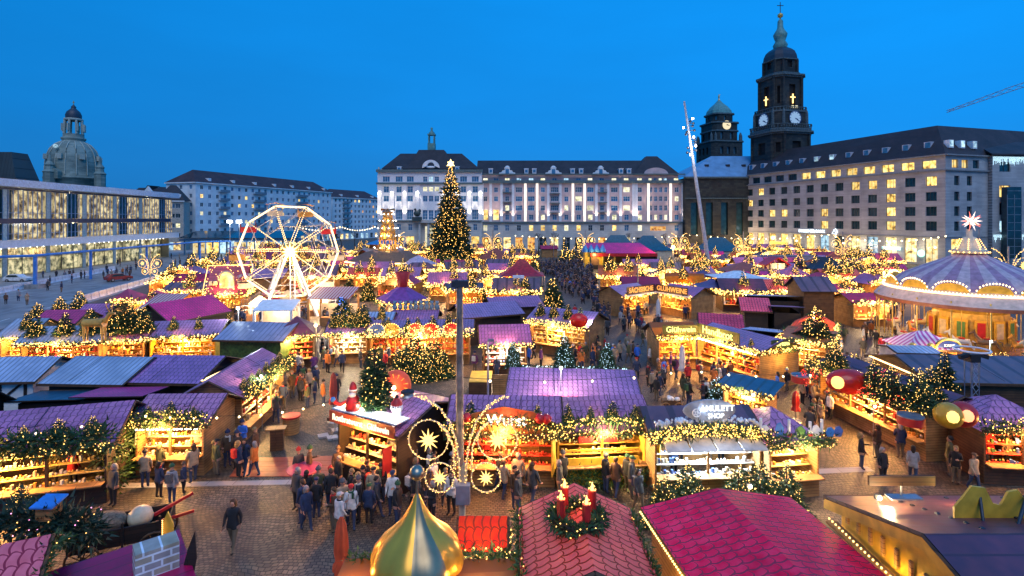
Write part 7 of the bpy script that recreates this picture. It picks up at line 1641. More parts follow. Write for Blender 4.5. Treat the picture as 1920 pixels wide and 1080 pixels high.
# b5: bulbs down its left verge, warm light in the gap
bulbrow(b5, -2.52, -2.52, -2.7, 3.16, 52, BULBM, .03, 3.16) if False else None
q = MB()
for k in range(48): q.ball((-2.56, -2.7+5.3*k/47, 3.02), .03, 0, 6, 4)
q.build('light_string', glow('soft_gold_bulb', (1, .68, .2), 3.2), b5); lamp((-3.1, 0, 2.4), 60, (1, .55, .15), .1, parent=b5)
q = MB()
for k in range(44): q.ball((-4.4, -3.4+7.*k/43, 2.95), .03, 0, 6, 4)
q.build('light_string', glow('soft_gold_bulb', (1, .68, .2), 3.2), b6)
q = MB(); q.box((-4.35, 0, 2.85), (.3, 7.2, .08)); q.build('rail', WOODL(), b6); lamp((-4.8, 1.0, 2.9), 90, (1, .6, .12), .1, parent=b6); lamp((-4.8, -2.2, 2.9), 90, (1, .6, .12), .1, parent=b6)
q = MB()
for s_ in (-1, 1): q.slab([V(-4.36, s_*3.95, 3.42), V(-4.36, 0, 4.58), V(-4.28, 0, 4.58), V(-4.28, s_*3.95, 3.42)][::s_], .34)
q.build('gable_board', YELLOW, b6)
q = MB()
for k in range(14): q.box((-4.1, -3.3+k*.5, 3.28), (.06, .1, .5))
q.build('baluster', WOODL(), b6)
q = MB()
for x in (-2.6, -.9, .8, 2.5):
    for k in range(8): q.box((x, .4+k*.45, 4.62-.29*(.4+k*.45)), (.09, .09, .05))
q.build('roof_bracket', DMETAL, b6)
for i, (px, py) in enumerate(((1690, 930), )):
    t = thing('bench_board', 'wooden board on a metal foot at the back edge of the maroon roof', 'board', G(px, py, 4.0)); q = MB(); q.box((0, 0, .45), (1.9, .08, .28)); q.build('board', WOOD(), t); q = MB(); q.tube([(0, 0, 0), (0, 0, .4)], .03); q.box((0, -.1, .02), (.9, .3, .04)); q.build('foot', METAL, t)
t = thing('scenery_board', 'yellow cut out scenery board with onion outline propped on the maroon roof', 'scenery', G(1880, 985, 4.0)); q = MB()
q.plate([(-1.3, 0, 0), (1.3, 0, 0), (1.3, 0, 1.55), (1.12, 0, 1.2), (1.0, 0, 1.1), (.9, 0, .75), (.6, 0, .62), (.35, 0, .95), (.1, 0, .9), (-.1, 0, .55), (-.3, 0, .6), (-.5, 0, 1.0), (-.85, 0, 1.05), (-1.05, 0, .8), (-1.3, 0, .5)], (0, 1, 0), .06)
q.build('board', YELLOW, t); q = MB(); q.tube([(-.6, 0, .8), (-.9, -.5, 0)], .04, 5); q.tube([(.7, 0, 1.0), (-.6, -.9, .02)], .045, 5); q.tube([(.75, 0, .8), (.9, -.5, 0)], .04, 5); q.build('strut', DMETAL, t); lamp((0, 1.2, .2), 70, (1, .7, .2), .1, parent=t)
# advent wreath on b4
t = thing('advent_wreath', 'green advent wreath with four red candles and bulbs on the red tiled roof', 'advent wreath', G(1082, 975, 3.95)+V(0, 0, .02)); P = [(.62*math.cos(a), .62*math.sin(a), .06) for a in [2*PI*k/16 for k in range(17)]]
gg, bb = swag(P, .16, 420, FIR, BULB, .024, 20, rng, .15); gg.build('fir_ring', FIR, t); bb.build('light_string', BULB, t)
q = MB(); q.tube(P[:-1], .1, 6, closed=True); q.build('frame', WOODD(), t)
for a in (.5, 2.2, 3.6, 5.1):
    q = MB(); q.lathe([(.11, .1), (.11, .66)], 14, (.5*math.cos(a), .5*math.sin(a), 0)); c_ = q.build('candle', REDP, t); q = MB()
    for j in range(9): b_ = 2*PI*j/9; q.bulb((.5*math.cos(a)+.09*math.cos(b_), .5*math.sin(a)+.09*math.sin(b_), .68+.05*(j % 4)), .022)
    q.lathe([(.05, .66), (.03, .78), (.01, .88)], 8, (.5*math.cos(a), .5*math.sin(a), 0)); q.build('flame', BULB, c_)
lamp((0, 0, 1.1), 26, (1, .55, .15), .08, parent=t)
# ivy and twigs trimming b1, b4, b5 edges
for o, P in ((b1, [(-2.3, -1.5, 2.8), (2.55, -1.5, 2.8), (2.6, 0, 3.6), (2.55, 1.6, 2.75)]), (b4, [(-1.65, 1.9, 3.2), (-1.65, -1.9, 3.2)]), (b4, [(1.65, 1.9, 3.2), (1.65, -1.9, 3.2)]), (b7, [(-2.5, 1.3, 2.9), (2.5, 1.3, 2.9)])):
    gg, bb = swag(P, .14, 190, IVY, BULB, .02, 3, rng, .13); gg.build('garland', IVY, o); bb.build('light_string', BULB, o)
# big dark fir heap above b1 with coloured bulbs
t = thing('fir_arrangement', 'heap of dark fir branches with coloured bulbs and a tiny blue roofed hut, lower left', 'fir decoration', G(92, 985, 2.6)); gg, bb = swag([(-1.5, 0, 0), (-1, .1, .15), (0, 0, .1), (.7, .2, -.1), (1.05, .4, -.5)], .44, 620, FIRD, BULB, .022, 12, rng, .22)
gg.build('branches', FIRD, t); bb.build('light_string', BULB, t); gg, bb = swag([(-1, 0, .1), (1.0, .3, .1)], .4, 10, FIR, glow('rainbow_bulb', (.9, .3, .6), 3), .022, 9, rng, .2); bb.build('light_string', glow('rainbow_bulb', (.9, .3, .6), 3), t)
q = MB(); q.box((0, 0, .45), (.5, .4, .45)); q.slab([(-.35, -.3, .7), (.35, -.3, .7), (.35, .3, .82), (-.35, .3, .82)], .05, 1); q.box((-.0, -.1, -1.2), (.2, .2, 2.6)); q.build('bird_house', [WOODL(), BLUEP], t)
T('w', G(40, 965, 2.0), 1.0, 'small very brightly lit fir at the lower left corner', lit=BULB)
# brick chimney, sign boards on b2
q = MB(); q.box((.95, -.3, 2.72), (1.0, .65, .8)); q.build('chimney', brickmat('grey_toy_bricks', (.34, .30, .30), (.42, .34, .24), (.75, .75, .78), 1, .42, .2, .03, rot=(R(90), 0, 0), noise=2), b2)
t = thing('gilt_board', 'small yellow cut out house board with bulbs beside the toy brick chimney', 'scenery', G(314, 1010, 2.42)); q = MB(); q.plate([(-.16, 0, 0), (.16, 0, 0), (.16, 0, .45), (0, 0, .8), (-.16, 0, .45)], (0, -1, 0), .05); q.build('board', YELLOW, t); q = MB(); [q.bulb((-.1, -.08, .1+.06*k), .022) for k in range(9)]; q.build('light_string', BULBM, t)
t = thing('brown_shutter', 'dark leaf shaped wooden board standing right of the toy brick chimney', 'board', G(352, 1060, 2.4)); q = MB(); q.plate([(-.1, 0, -.6), (.12, 0, -.5), (.25, 0, .2), (.2, 0, .95), (.0, 0, .45), (-.12, 0, .0)], (.3, -1, 0), .05); q.build('board', WOODD(), t)
# old farm wagon
t = thing('farm_wagon', 'old dark wooden farm wagon loaded with straw and sacks, spoked wheels', 'wagon', G(232, 1040), R(24)); q = MB()
q.box((0, -.6, .95), (2.9, .06, .6)); q.box((0, .6, .95), (2.9, .06, .6)); q.box((-1.45, 0, .95), (.06, 1.2, .6)); q.box((1.45, 0, .95), (.06, 1.2, .6)); q.box((0, 0, .68), (2.9, 1.2, .06)); q.build('box', WOODD(), t)
for x in (-1.0, 1.05):
    for y in (-.78, .78):
        q = MB(); P = [(x+.48*math.cos(a), y, .48+.48*math.sin(a)) for a in [2*PI*k/20 for k in range(20)]]; q.tube(P, .04, 6, closed=True)
        for k in range(10): q.tube([(x, y, .48), P[k*2]], .022, 4)
        q.tube([(x, y-.1, .48), (x, y+.1, .48)], .09, 8); q.build('wheel', WOOD(), t)
q = MB(); q.ball((-.6, 0, 1.25), .65, 0, 10, 6, (1.2, .85, .55)); gg, _ = swag([(-1.2, 0, 1.35), (0, 0, 1.4)], .35, 220, IVY, BULB, .02, 0, rng, .2); q.build('straw', mat('straw', (.16, .12, .08), .9, var=.4, scale=12), t)
q = MB(); q.ball((.5, 0, 1.25), .42, 0, 10, 6, (1, 1, .9)); q.build('sack', GOODS[0], t); q = MB(); q.box((1.5, .2, 1.4), (1.3, .08, .1), .3, 0, 0, -.3); q.box((1.6, -.2, 1.1), (1.2, .08, .1), .1, 0, 0, -.1); q.build('sledge', REDP, t)
for x in (-1.1, .1, 1.2): q = MB(); q.box((x, -.66, 1.0), (.07, .07, .9)); q.build('stake', WOODD(), t)
# red mats, tables, paving plates
t = thing('red_mats', 'orange red boards laid as a strip over the cobbles', 'mat', V(0, 0)); MATT = mat('red_mat', (.50, .10, .04), .45, var=.25, scale=1.5)
a, b = G(430, 895), G(640, 893); c_, d__ = G(652, 855), G(455, 860)
for k in range(4):
    f0, f1 = k/4+.004, (k+1)/4-.004; L0, L1 = a+(d__-a)*f0, a+(d__-a)*f1; R0, R1 = b+(c_-b)*f0, b+(c_-b)*f1; q = MB(); u_ = V(0, 0, .03+.002*k); q.slab([L0+u_, R0+u_, R1+u_, L1+u_], .022); q.build('mat', MATT, t)
t = thing('paving_plates', 'square grey concrete parasol plates on the cobbles beside the sausage stall', 'parasol base', G(628, 815)); 
for x, y in ((-.55, -.3), (.05, -.55), (.55, .25), (-.05, .5)): q = MB(); q.box((x, y, .06), (.55, .5, .1), .5); q.build('plate', PAVE, t)
q = MB(); q.tube([(0, 0, .1), (0, 0, 1.1)], .03); q.build('tube', METAL, t)
t = thing('bar_table', 'tall rectangular wooden drinks table on the cobbles', 'table', G(518, 843), R(12)); q = MB(); q.box((0, 0, 1.12), (.95, .55, .05)); q.build('tabletop', WOODL(), t)
q = MB(); q.box((.05, 0, .55), (.62, .42, 1.08)); q.build('base', WOOD(), t)
t = thing('barrel_table', 'round barrel table with red rim among the drinkers', 'table', G(546, 812)); q = MB(); q.lathe([(.42, 0), (.47, .4), (.42, .9)], 14); q.build('barrel', WOODL(), t); q = MB(); q.lathe([(.5, .9), (.52, .95), (.5, 1.0)], 18); q.lathe([(.36, 1.0), (.36, 1.012)], 18); q.build('rim', REDP, t)
t = thing('round_table', 'round pink red table surrounded by drinkers below the mats', 'table', G(570, 925)); q = MB(); q.lathe([(.72, 1.05), (.74, 1.09), (.7, 1.11)], 24); q.build('tabletop', mat('pink_red', (.5, .05, .09), .4), t); q = MB(); q.tube([(0, 0, 0), (0, 0, 1.05)], .06); q.lathe([(.3, 0), (.05, .06)], 12); q.build('pedestal', METAL, t)
# closed parasols
def closed_parasol(px, py, h, m, lab):
    t = thing('closed_parasol', lab, 'parasol', G(px, py)); q = MB(); rows_ = []
    for z, r_ in ((h, .03), (h*.93, .12), (h*.8, .17), (h*.6, .2), (h*.48, .16), (h*.44, .22), (h*.36, .24)):
        rows_.append([(r_*(1+.22*math.cos(6*a))*math.cos(a), r_*(1+.22*math.cos(6*a))*math.sin(a), z) for a in [2*PI*k/24 for k in range(24)]])
    q.grid(rows_, 0, True, True); q.build('canopy', m, t); q = MB(); q.tube([(0, 0, 0), (0, 0, h)], .03); q.lathe([(.35, 0), (.3, .08)], 10); q.build('pole', METAL, t)
CLW = mat('white_parasol_cloth', (.62, .58, .56), .8); CLR = mat('red_parasol_cloth', (.40, .05, .03), .8); CLO = mat('orange_parasol_cloth', (.55, .07, .02), .8)
closed_parasol(1279, 722, 2.9, CLW, 'closed white parasol before the bread stall'); closed_parasol(1234, 612, 3.1, CLW, 'closed white parasol between the mulled wine wings'); closed_parasol(625, 790, 2.9, CLR, 'closed dark red parasol beside santa and the lit fir'); closed_parasol(640, 1130, 2.7, CLO, 'closed orange parasol at the bottom edge'); closed_parasol(1492, 790, 1.8, REDP, 'closed red parasol near the food counter'); closed_parasol(686, 560, 3, REDP, 'closed red parasol behind the purple roofed bar'); closed_parasol(776, 535, 3, REDP, 'closed red parasol by the pink pointed pavilion')
# sausage stall fascia, santa, snowman, barrel
q = MB(); q.box((0, -2.55, 2.98), (3.95, .08, .52)); fb = q.build('fascia', mat('brick_red_board', (.33, .05, .02), .5), r1); text('Rostbratwurst · Glühwein', .40, (-.02, -2.61, 2.98), (R(90), 0, 0), glow('cream_letters', (1, .86, .55), 1.5), r1, .015, sx=.82)
q = MB(); q.box((0, -2.0, 3.26), (3.9, .9, .05)); q.build('lit_ledge', WHITE, r1); 
for x in (-1.5, -.5, .5, 1.5): lamp((x, -2.0, 3.5), 28, (.95, .95, .8), .05, parent=r1); q = MB(); q.ball((x, -2.05, 3.38), .07, 0, 8, 5); q.build('ledge_lamp', FLOODW, r1)
q = MB(); q.box((1.62, -2.62, 1.75), (.06, .5, 1.1)); q.build('shutter', REDP, r1)
t = thing('snowman_figure', 'white snowman head in red bobble hat on the sausage stall roof', 'figure', G(744, 775, 3.4)); q = MB(); q.ball((0, 0, .28), .28, 0, 14, 9); q.ball((0, 0, .02), .22, 0, 12, 7); q.build('body', WHITE, t); q = MB(); q.lathe([(.26, .38), (.24, .5), (.12, .64), (.03, .7)], 12); q.build('hat', REDP, t); q = MB(); q.ball((0, 0, .74), .08, 0, 8, 5); q.ball((-.1, -.25, .33), .035, 0, 6, 4); q.ball((.1, -.25, .33), .035, 0, 6, 4); q.build('bobble', BLACK, t); q = MB(); q.tube([(0, -.26, .25), (0, -.42, .23)], [.035, .008], 6); q.build('nose', GOODS[2], t)
t = thing('santa_figure', 'santa figure leaning over the roof edge left of the lit fir', 'figure', G(662, 775, 3.1)); q = MB(); q.lathe([(.3, 0), (.36, .3), (.28, .7), (.15, .85)], 12); q.tube([(-.2, 0, .6), (-.55, -.15, .45), (-.8, -.2, .62)], .09, 7); q.build('body', REDP, t); q = MB(); q.ball((0, 0, .98), .18, 0, 12, 8); q.build('head', SKIN, t); q = MB(); q.ball((0, -.08, .88), .16, 0, 10, 6); q.lathe([(.2, 1.06), (.2, 1.12)], 10); q.build('beard', WHITE, t); q = MB(); q.lathe([(.18, 1.12), (.16, 1.25), (.1, 1.38), (.02, 1.45)], 10); q.build('hat', REDP, t); q = MB(); q.ball((-.85, -.2, .7), .12, 0, 8, 6); q.build('mitten', BLUEP, t)
t = thing('red_drum', 'large glowing red striped wooden drum behind the lit fir on the roof', 'decoration', G(742, 735, 3.2)); q = MB(); q.ball((0, 0, .35), .8, 0, 18, 10, (1, .8, .95)); q.build('shell', mat('glowing_red_fabric', (.55, .06, .02), .5, es=.25, ecol=(1, .12, .02)), t); q = MB()
for k in range(9): a = PI*k/8; q.tube([(.82*math.cos(a)*f, -.62*f-.06, .35+.8*math.sin(a)*f) for f in (.2, .98)], .025, 4)
q.build('rib', GOODS[2], t); lamp((.1, -1.1, .5), 90, (1, .35, .12), .12, parent=t); q = MB(); q.ball((.1, -.9, .5), .1); q.build('lamp', FLOODW, t)
t = thing('roof_vent', 'round metal vent with black cap on the purple sausage stall roof', 'vent', G(751, 752, 3.5)+V(.2, .6, -.1)); q = MB(); q.lathe([(.3, -.15), (.3, .2), (.22, .22), (.22, .3)], 14); q.build('vent', METAL, t); q = MB(); q.lathe([(.33, .3), (.33, .38), (.26, .4)], 14); q.build('cap', BLACK, t)
# waffle stall neon and boards
q = MB(); q.plate([(-2.2, -1.95, 2.5), (2.2, -1.95, 2.5), (2.3, -1.95, 3.0), (1.3, -1.95, 3.5), (0, -1.95, 3.7), (-1.3, -1.95, 3.4), (-2.3, -1.95, 2.95)], (0, -1, 0), .06); q.build('sign', mat('orange_brown_board', (.40, .13, .03), .5), r2)
text('Wurst', .66, (.15, -2.05, 3.12), (R(90), 0, 0), glow('neon_white', (1, .9, .75), 2.4), r2, .02); lamp((.2, -2.6, 3.2), 70, (1, .12, .05), .1, parent=r2)
for x in (-1.6, 1.6, 1.9): q = MB(); q.ball((x, -2.1, 3.25), .22, 0, 10, 7); q.build('red_ball', REDP, r2)
# yellow shutters
for s_ in (-1, 1):
    q = MB(); q.box((s_*2.28, -1.95, 1.55), (.06, .85, 1.55), s_*.35); q.build('shutter', YELLOW, r3)
q = MB(); q.box((0, -1.72, 1.0), (3.3, .06, .55)); q.box((0, -1.72, 1.62), (3.3, .06, .08)); q.build('front_panel', YELLOW, r3); gg, _ = swag([(-1.9, -1.95, .45), (1.9, -1.95, .45)], .38, 330, IVY, BULB, .02, 0, rng, .16); gg.build('hedge', IVY, r3); lamp((0, -2.6, 2.3), 70, (1, .62, .15), .1, parent=r3)
q = MB(); q.box((-.6, -.9, 1.9), (.7, .3, .5)); q.box((.4, -.9, 1.85), (.9, .3, .42)); q.build('red_cloth', REDP, r3)
# jewellery stall awning, oval sign
q = MB()
for k in range(4): x0_ = -2.15+k*1.08; q.slab([(x0_, -2.7, 2.42), (x0_+1.0, -2.7, 2.42), (x0_+1.0, -1.75, 2.72), (x0_, -1.75, 2.72)], .05)
q.build('awning', mat('cream_awning', (.60, .55, .50), .6), r4); lamp((-1.1, -1.3, 2.0), 170, (.75, .92, 1), .15, parent=r4); lamp((1.1, -1.3, 2.0), 170, (.75, .92, 1), .15, parent=r4)
q = MB(); q.plate([(1.15*math.cos(2*PI*k/30), -1.75, 3.75+.46*math.sin(2*PI*k/30)) for k in range(30)], (0, -1, 0), .08); os_ = q.build('sign', mat('silver_board', (.30, .34, .42), .3, .4), r4)
SW = glow('white_letters', (.9, .95, 1), 1.8); text('AMULETT', .34, (.28, -1.9, 3.88), (R(90), 0, 0), SW, r4, .015); text('SHOP', .28, (.22, -1.9, 3.56), (R(90), 0, 0), SW, r4, .015)
q = MB(); q.tube([(-.62+.17*math.cos(a), -1.89, 3.7+.17*math.sin(a)) for a in [2*PI*k/14 for k in range(14)]], .025, 5, closed=True)
for k in range(5): a = 2*PI*k/5; b__ = a+4*PI/5; q.tube([(-.62+.15*math.cos(a), -1.9, 3.7+.15*math.sin(a)), (-.62+.15*math.cos(b__), -1.9, 3.7+.15*math.sin(b__))], .015, 4)
q.build('emblem', WHITE, r4)
q = MB()
for k in range(120): a = rng.uniform(-2.3, 2.3); q.ball((a, -1.6+rng.uniform(-.15, .15), 2.98+.2*math.cos(a*.7)+rng.uniform(0, .26)), rng.uniform(.05, .1), 0, 6, 4)
q.build('snow_flower', mat('white_flowers', (.66, .68, .72), .6), r4, kind='stuff'); lamp((0, -2.4, 3.6), 14, (.6, .75, 1), .1, parent=r4)
# wooden candles and stars on r5
for i, (x, hh) in enumerate(((-1.3, .75), (-.1, .7), (.8, .6), (1.3, .7))):
    t = thing('candle_figure', 'white wooden candle on the dark purple roof edge', 'candle', Matrix.Translation(r5.location) @ V(x, -1.75, 2.75)); q = MB(); q.lathe([(.06, .1), (.06, hh)], 8); q.build('candle', WHITE, t); q = MB(); q.lathe([(.13, 0), (.12, .1)], 8); q.build('base', REDP, t)
for i, (x, hh) in enumerate(((-1.15, .5), (-.55, .6), (.35, .45), (1.0, .5), (1.6, .4), (1.95, .45))):
    t = thing('wooden_angel', 'small blue and white wooden figure board on the garlanded roof edge', 'figure', Matrix.Translation(r5.location) @ V(x, -1.85, 2.75)); q = MB(); q.plate([(-.12, 0, 0), (.12, 0, 0), (.2, 0, hh*.6), (.05, 0, hh), (-.1, 0, hh*.9), (-.18, 0, hh*.5)], (0, -1, 0), .04); q.build('board', (WHITE, BLUEP, GOODS[6], WHITE, BLUEP, GOODS[7])[i], t)
# food stall roof decorations: red ball, yellow red ball lamps, drums, pig
def deco_ball(px, py, z, r_, m, lab, gl=None):
    t = thing('roof_ball', lab, 'decoration', G(px, py, z)+V(0, 0, r_*.9)); q = MB(); q.ball((0, 0, 0), r_, 0, 18, 12); q.build('ball', m, t)
    if gl: q = MB(); q.ball((-r_*.2, -r_*.55, .1*r_), r_*.55, 0, 10, 7); q.build('glow', gl, t)
YB = mat('yellow_lacquer', (.60, .32, .02), .3); 
deco_ball(1778, 800, 2.95, .55, YB, 'big shiny yellow ball at the food stall roof corner', glow('ball_glow', (1, .65, .15), 1.8)); deco_ball(1805, 798, 2.95, .55, REDP, 'big shiny red ball at the food stall roof corner', glow('red_ball_glow', (1, .35, .15), 1.8))
t = thing('red_pig', 'large glossy red round bodied lantern figure on the food stall roof', 'decoration', G(1590, 735, 3.0)); q = MB(); q.ball((0, 0, .55), .75, 0, 18, 12, (1.5, .9, .85)); q.build('body', mat('glossy_red', (.55, .02, .01), .2), t); q = MB(); q.ball((-.75, -.35, .6), .32, 0, 10, 7); q.build('lit_window', glow('ball_glow', (1, .65, .15), 1.8), t); q = MB(); q.ball((.75, -.4, .5), .22, 0, 10, 7); q.build('lit_window', glow('ball_glow', (1, .65, .15), 1.8), t)
for px, py, lab in ((1707, 795, 'grey topped red drum on the food stall roof'), (1502, 716, 'red drum with bluish top near the far end of the food stall')):
    t = thing('drum', lab, 'decoration', G(px, py, 2.9)); q = MB(); q.lathe([(.5, 0), (.5, .35)], 18); q.build('shell', REDP, t); q = MB(); q.lathe([(.52, .35), (.52, .4)], 18); q.build('top', METAL, t)
for px, py in ((1520, 716), (1630, 745), (1690, 765), (1650, 720)): t = thing('red_light_bush', 'bush of glowing red bulbs on the long food stall roof', 'light decoration', G(px, py, 3.0)); gg, bb = swag([(-.4, 0, .2), (.4, 0, .5)], .32, 160, FIR, BULBR, .03, 60, rng, .15); gg.build('branches', FIR, t); bb.build('light_string', BULBR, t)
t = thing('santa_figure', 'sitting santa figure on the long food stall roof', 'figure', G(1680, 745, 3.1)); q = MB(); q.lathe([(.3, 0), (.34, .3), (.26, .6), (.12, .75)], 12); q.build('body', REDP, t); q = MB(); q.ball((0, 0, .85), .16, 0, 10, 7); q.ball((0, -.08, .76), .15, 0, 10, 6); q.build('head', WHITE, t); q = MB(); q.lathe([(.17, .93), (.1, 1.15), (.02, 1.25)], 10); q.build('hat', REDP, t)
# lettered boards
LY = glow('yellow_letters', (1, .86, .22), 1.9); YGB = mat('olive_green_board', (.05, .07, .012), .6)
sign(m5, 'Handbrot', .78, (-.3, -2.5, 3.4), LY, YGB, 4.3, .78); sign(m5a, 'Glühwein', .62, (0, -2.15, 3.3), LY, YGB, 2.9, .7); lamp((-.3, -3.0, 3.3), 60, (1, .75, .1), .1, parent=m5)
s_ = sign(m5, 'Brezel', .5, (3.25, .1, 3.15), LY, YGB, 2.2, .6, rot=PI/2); lamp((3.9, 0, 2.2), 120, (1, .62, .15), .1, parent=m5)
DB = mat('dark_brown_board', (.05, .02, .02), .5); LO = glow('orange_letters', (1, .34, .06), 1.4)
sign(m4a, 'SÄCHSISCHE', .82, (0, -2.75, 3.3), LO, DB, 5.4, .95); sign(m4b, 'GLÜHWEINE', .82, (0, -2.75, 3.3), LO, DB, 4.9, .95)
for o in (m4a, m4b): q = MB(); q.box((0, -2.75, 2.74), (5.2, .3, .16)); q.build('white_edge', WHITE, o)
# ticket booth sign
q = MB(); q.plate([(.75*math.cos(PI*k/12), -1.75, 2.75+.5*math.sin(PI*k/12)) for k in range(13)], (0, -1, 0), .08); q.build('sign', mat('navy_sign', (.015, .03, .16), .4), ka, loc=(.7, 0, 0)); text('KASSE', .26, (.7, -1.85, 2.93), (R(90), 0, 0), WHITE, ka, .01)
q = MB(); q.tube([(.7+.85*math.cos(PI*k/12), -1.72, 2.72+.65*math.sin(PI*k/12)) for k in range(13)], .1, 6); q.build('gilt_arch', GOLD, ka)
for x in (-1.7, -.5): q = MB(); q.lathe([(.0, 0), (.24, 0), (.24, .1), (0, .1)], 12); q.v = [(a, -c_-1.7, b+2.85) for a, b, c_ in q.v]; q.build('gilt_medallion', GOLD, ka, loc=(x, 0, 0))
# toy stall round boards
for x, m_ in ((-2.2, GOODS[2]), (-.3, REDP), (.9, REDP), (2.6, REDP), (-3.4, GOODS[7])):
    q = MB(); q.plate([(x+.6*math.cos(2*PI*k/20), -2.3, 3.0+.5*math.sin(2*PI*k/20)) for k in range(20)], (0, -1, 0), .08); s_ = q.build('sign_board', m_, l9); q = MB()
    for k in range(20): q.bulb((x+.62*math.cos(2*PI*k/20), -2.4, 3.0+.52*math.sin(2*PI*k/20)), .045)
    q.build('light_string', BULBM, s_)
for x in (-2.5, 0, 2.5): lamp((x, -3.0, 2.5), 130, (1, .6, .2), .12, parent=l9)
# teddy bears in a row
tb = [o for o in SC.objects if 'teddy' in o.get('label', '')][0]
for k in range(9):
    t = thing('teddy_bear', 'bluish teddy bear in the row on the violet roof ridge', 'figure', tb.location+V(-2.0+k*.5, -.1, 3.35), 0, 'teddy bears on the roof ridge'); q = MB(); q.ball((0, 0, .3), .22, 0, 8, 6, (1, 1, 1.3)); q.ball((0, 0, .7), .17, 0, 8, 6); q.ball((-.12, 0, .85), .06, 0, 6, 4); q.ball((.12, 0, .85), .06, 0, 6, 4); q.build('body', mat('grey_blue_plush', (.14, .24, .32), .9), t)
# red ball and santa on the timber hut
t = thing('red_ball', 'big red ball lamp on the golden timber hut roof', 'decoration', G(1085, 612, 3.2)); q = MB(); q.ball((0, 0, .5), .75, 0, 14, 9, (1, .7, .8)); q.build('ball', mat('glossy_red', (.55, .02, .01), .2), t)
# blue star fir shelf left of kiosk, plush reindeer on roof
t = thing('wooden_reindeer', 'golden wooden reindeer standing before the row of lit firs', 'figure', G(178, 640, 3.2)); q = MB(); q.tube([(-.8, 0, 1.3), (.7, 0, 1.35)], [.28, .32], 8); q.tube([(.7, 0, 1.4), (1.1, 0, 2.0), (1.45, 0, 2.0)], [.18, .14, .08], 7)
for x in (-.7, .6):
    for y in (-.15, .15): q.tube([(x, y, 1.2), (x+.05, y, 0)], [.1, .06], 5)
for y in (-.1, .1): q.tube([(1.15, y, 2.1), (1.0, y*3, 2.6), (1.3, y*4, 2.9)], .04, 4)
q.build('body', GOODS[2], t)
# half timber beams on l4
q = MB()
for x in (-3, -1.6, -.2, 1.2, 2.6): q.box((x, 1.78, 1.3), (.16, .05, 2.6))
for z in (.1, 1.3, 2.5): q.box((0, 1.785, z), (6.6, .05, .16))
for x in (-2.3, .5): q.box((x, 1.79, 1.9), (1.5, .04, .12), 0, 0, 0, .7)
q.build('timber_frame', WOODD(), l4)
for x in (-.9, 1.9): q = MB(); P = [(x+.42*math.cos(a), 1.83, 1.9+.42*math.sin(a)) for a in [2*PI*k/18 for k in range(18)]]; q.tube(P, .09, 6, closed=True); q.build('wreath', FIRD, l4)
# white pony board and coloured window on the ivy side of l1
q = MB(); w_ = 4.08
gg, _ = swag([(w_, -1.8, .7), (w_, 1.9, .7)], .5, 300, IVY, BULB, .02, 0, rng, .18); g2, b2_ = swag([(w_, -1.8, 1.9), (w_, 1.9, 1.9)], .5, 300, IVY, BULB, .022, 9, rng, .18); gg.build('ivy', IVY, l1); g2.build('ivy', IVY, l1); b2_.build('light_string', BULB, l1)
q.plate([(w_+.45, .2, 1.5), (w_+.45, 1.2, 1.5), (w_+.45, 1.15, 2.2), (w_+.45, 1.3, 2.6), (w_+.45, 1.1, 2.75), (w_+.45, .9, 2.35), (w_+.45, .35, 2.3)], (1, 0, 0), .04); q.build('pony_board', CREAM, l1); lamp((w_+1.2, .3, 2.5), 60, (1, .7, .2), .1, parent=l1)
# lit edge tubes on eaves (left dark stall, brown hall)
for o, a, b in (([x for x in SC.objects if x.get('label', '').startswith('dark walled stall seen from behind under a violet')][0], (-2.35, -2.2, 2.62), (-2.35, 2.4, 2.62)), ([x for x in SC.objects if x.get('label', '').startswith('wide brown roofed')][0], (5.5, -2.6, 2.9), (5.5, 2.6, 2.9))):
    q = MB(); q.tube([a, b], .05, 6); q.build('light_tube', TUBE, o); lamp(((a[0]*1.08), 0, 2.4), 120, (1, .6, .2), .2, parent=o)
# yellow platform and crate walls in the middle
t = thing('yellow_platform', 'yellow boarded platform with brown plank fence right of the central pole', 'platform', G(900, 745)); q = MB(); q.box((0, 1.3, 1.0), (1.5, 2.6, .1)); q.build('deck', YELLOW, t); q = MB(); q.box((0, 0, .5), (1.5, .1, 1.0)); q.build('front_board', WOOD(), t); q = MB(); q.box((1.6, .1, .75), (1.5, .1, 1.5)); q.build('plank_gate', WOODL(), t)
lamp((0, 1.4, 3.2), 160, (1, .75, .3), .1, parent=t)
# truss tower with round heater, right
t = thing('truss_tower', 'aluminium truss tower with four spotlights and a round white hoop on top', 'light tower', G(1822, 850)); q = MB()
for sx in (-.2, .2):
    for sy in (-.2, .2): q.tube([(sx, sy, 0), (sx, sy, 5.0)], .025, 5)
for k in range(12): q.tube([(-.2, -.2, k*.42), (.2, -.2, k*.42+.42)], .015, 4); q.tube([(.2, -.2, k*.42), (.2, .2, k*.42+.42)], .015, 4)
q.build('truss', METAL, t); q = MB(); q.box((0, 0, 4.9), (.5, .5, .4)); 
for s_ in (-1, 1): q.box((s_*.5, -.1, 5.0), (.45, .2, .2), 0, 0, 0, s_*.3)
q.build('spotlight', BLACK, t); q = MB(); q.tube([(.75*math.cos(a), .75*math.sin(a), 5.3) for a in [2*PI*k/28 for k in range(28)]], .05, 6, closed=True); q.build('hoop', WHITE, t)
t = thing('truss_tower', 'slender truss tower before the dark violet hut in the centre', 'light tower', G(972, 605)); q = MB()
for sx in (-.2, .2):
    for sy in (-.2, .2): q.tube([(sx, sy, 0), (sx, sy, 5.2)], .03, 5)
for k in range(12): q.tube([(-.2, -.2, k*.42), (.2, -.2, k*.42+.42)], .018, 4)
q.build('truss', METAL, t); q = MB(); q.box((0, 0, 5.3), (1.3, .4, .3)); q.build('lamp_bar', WHITE, t)
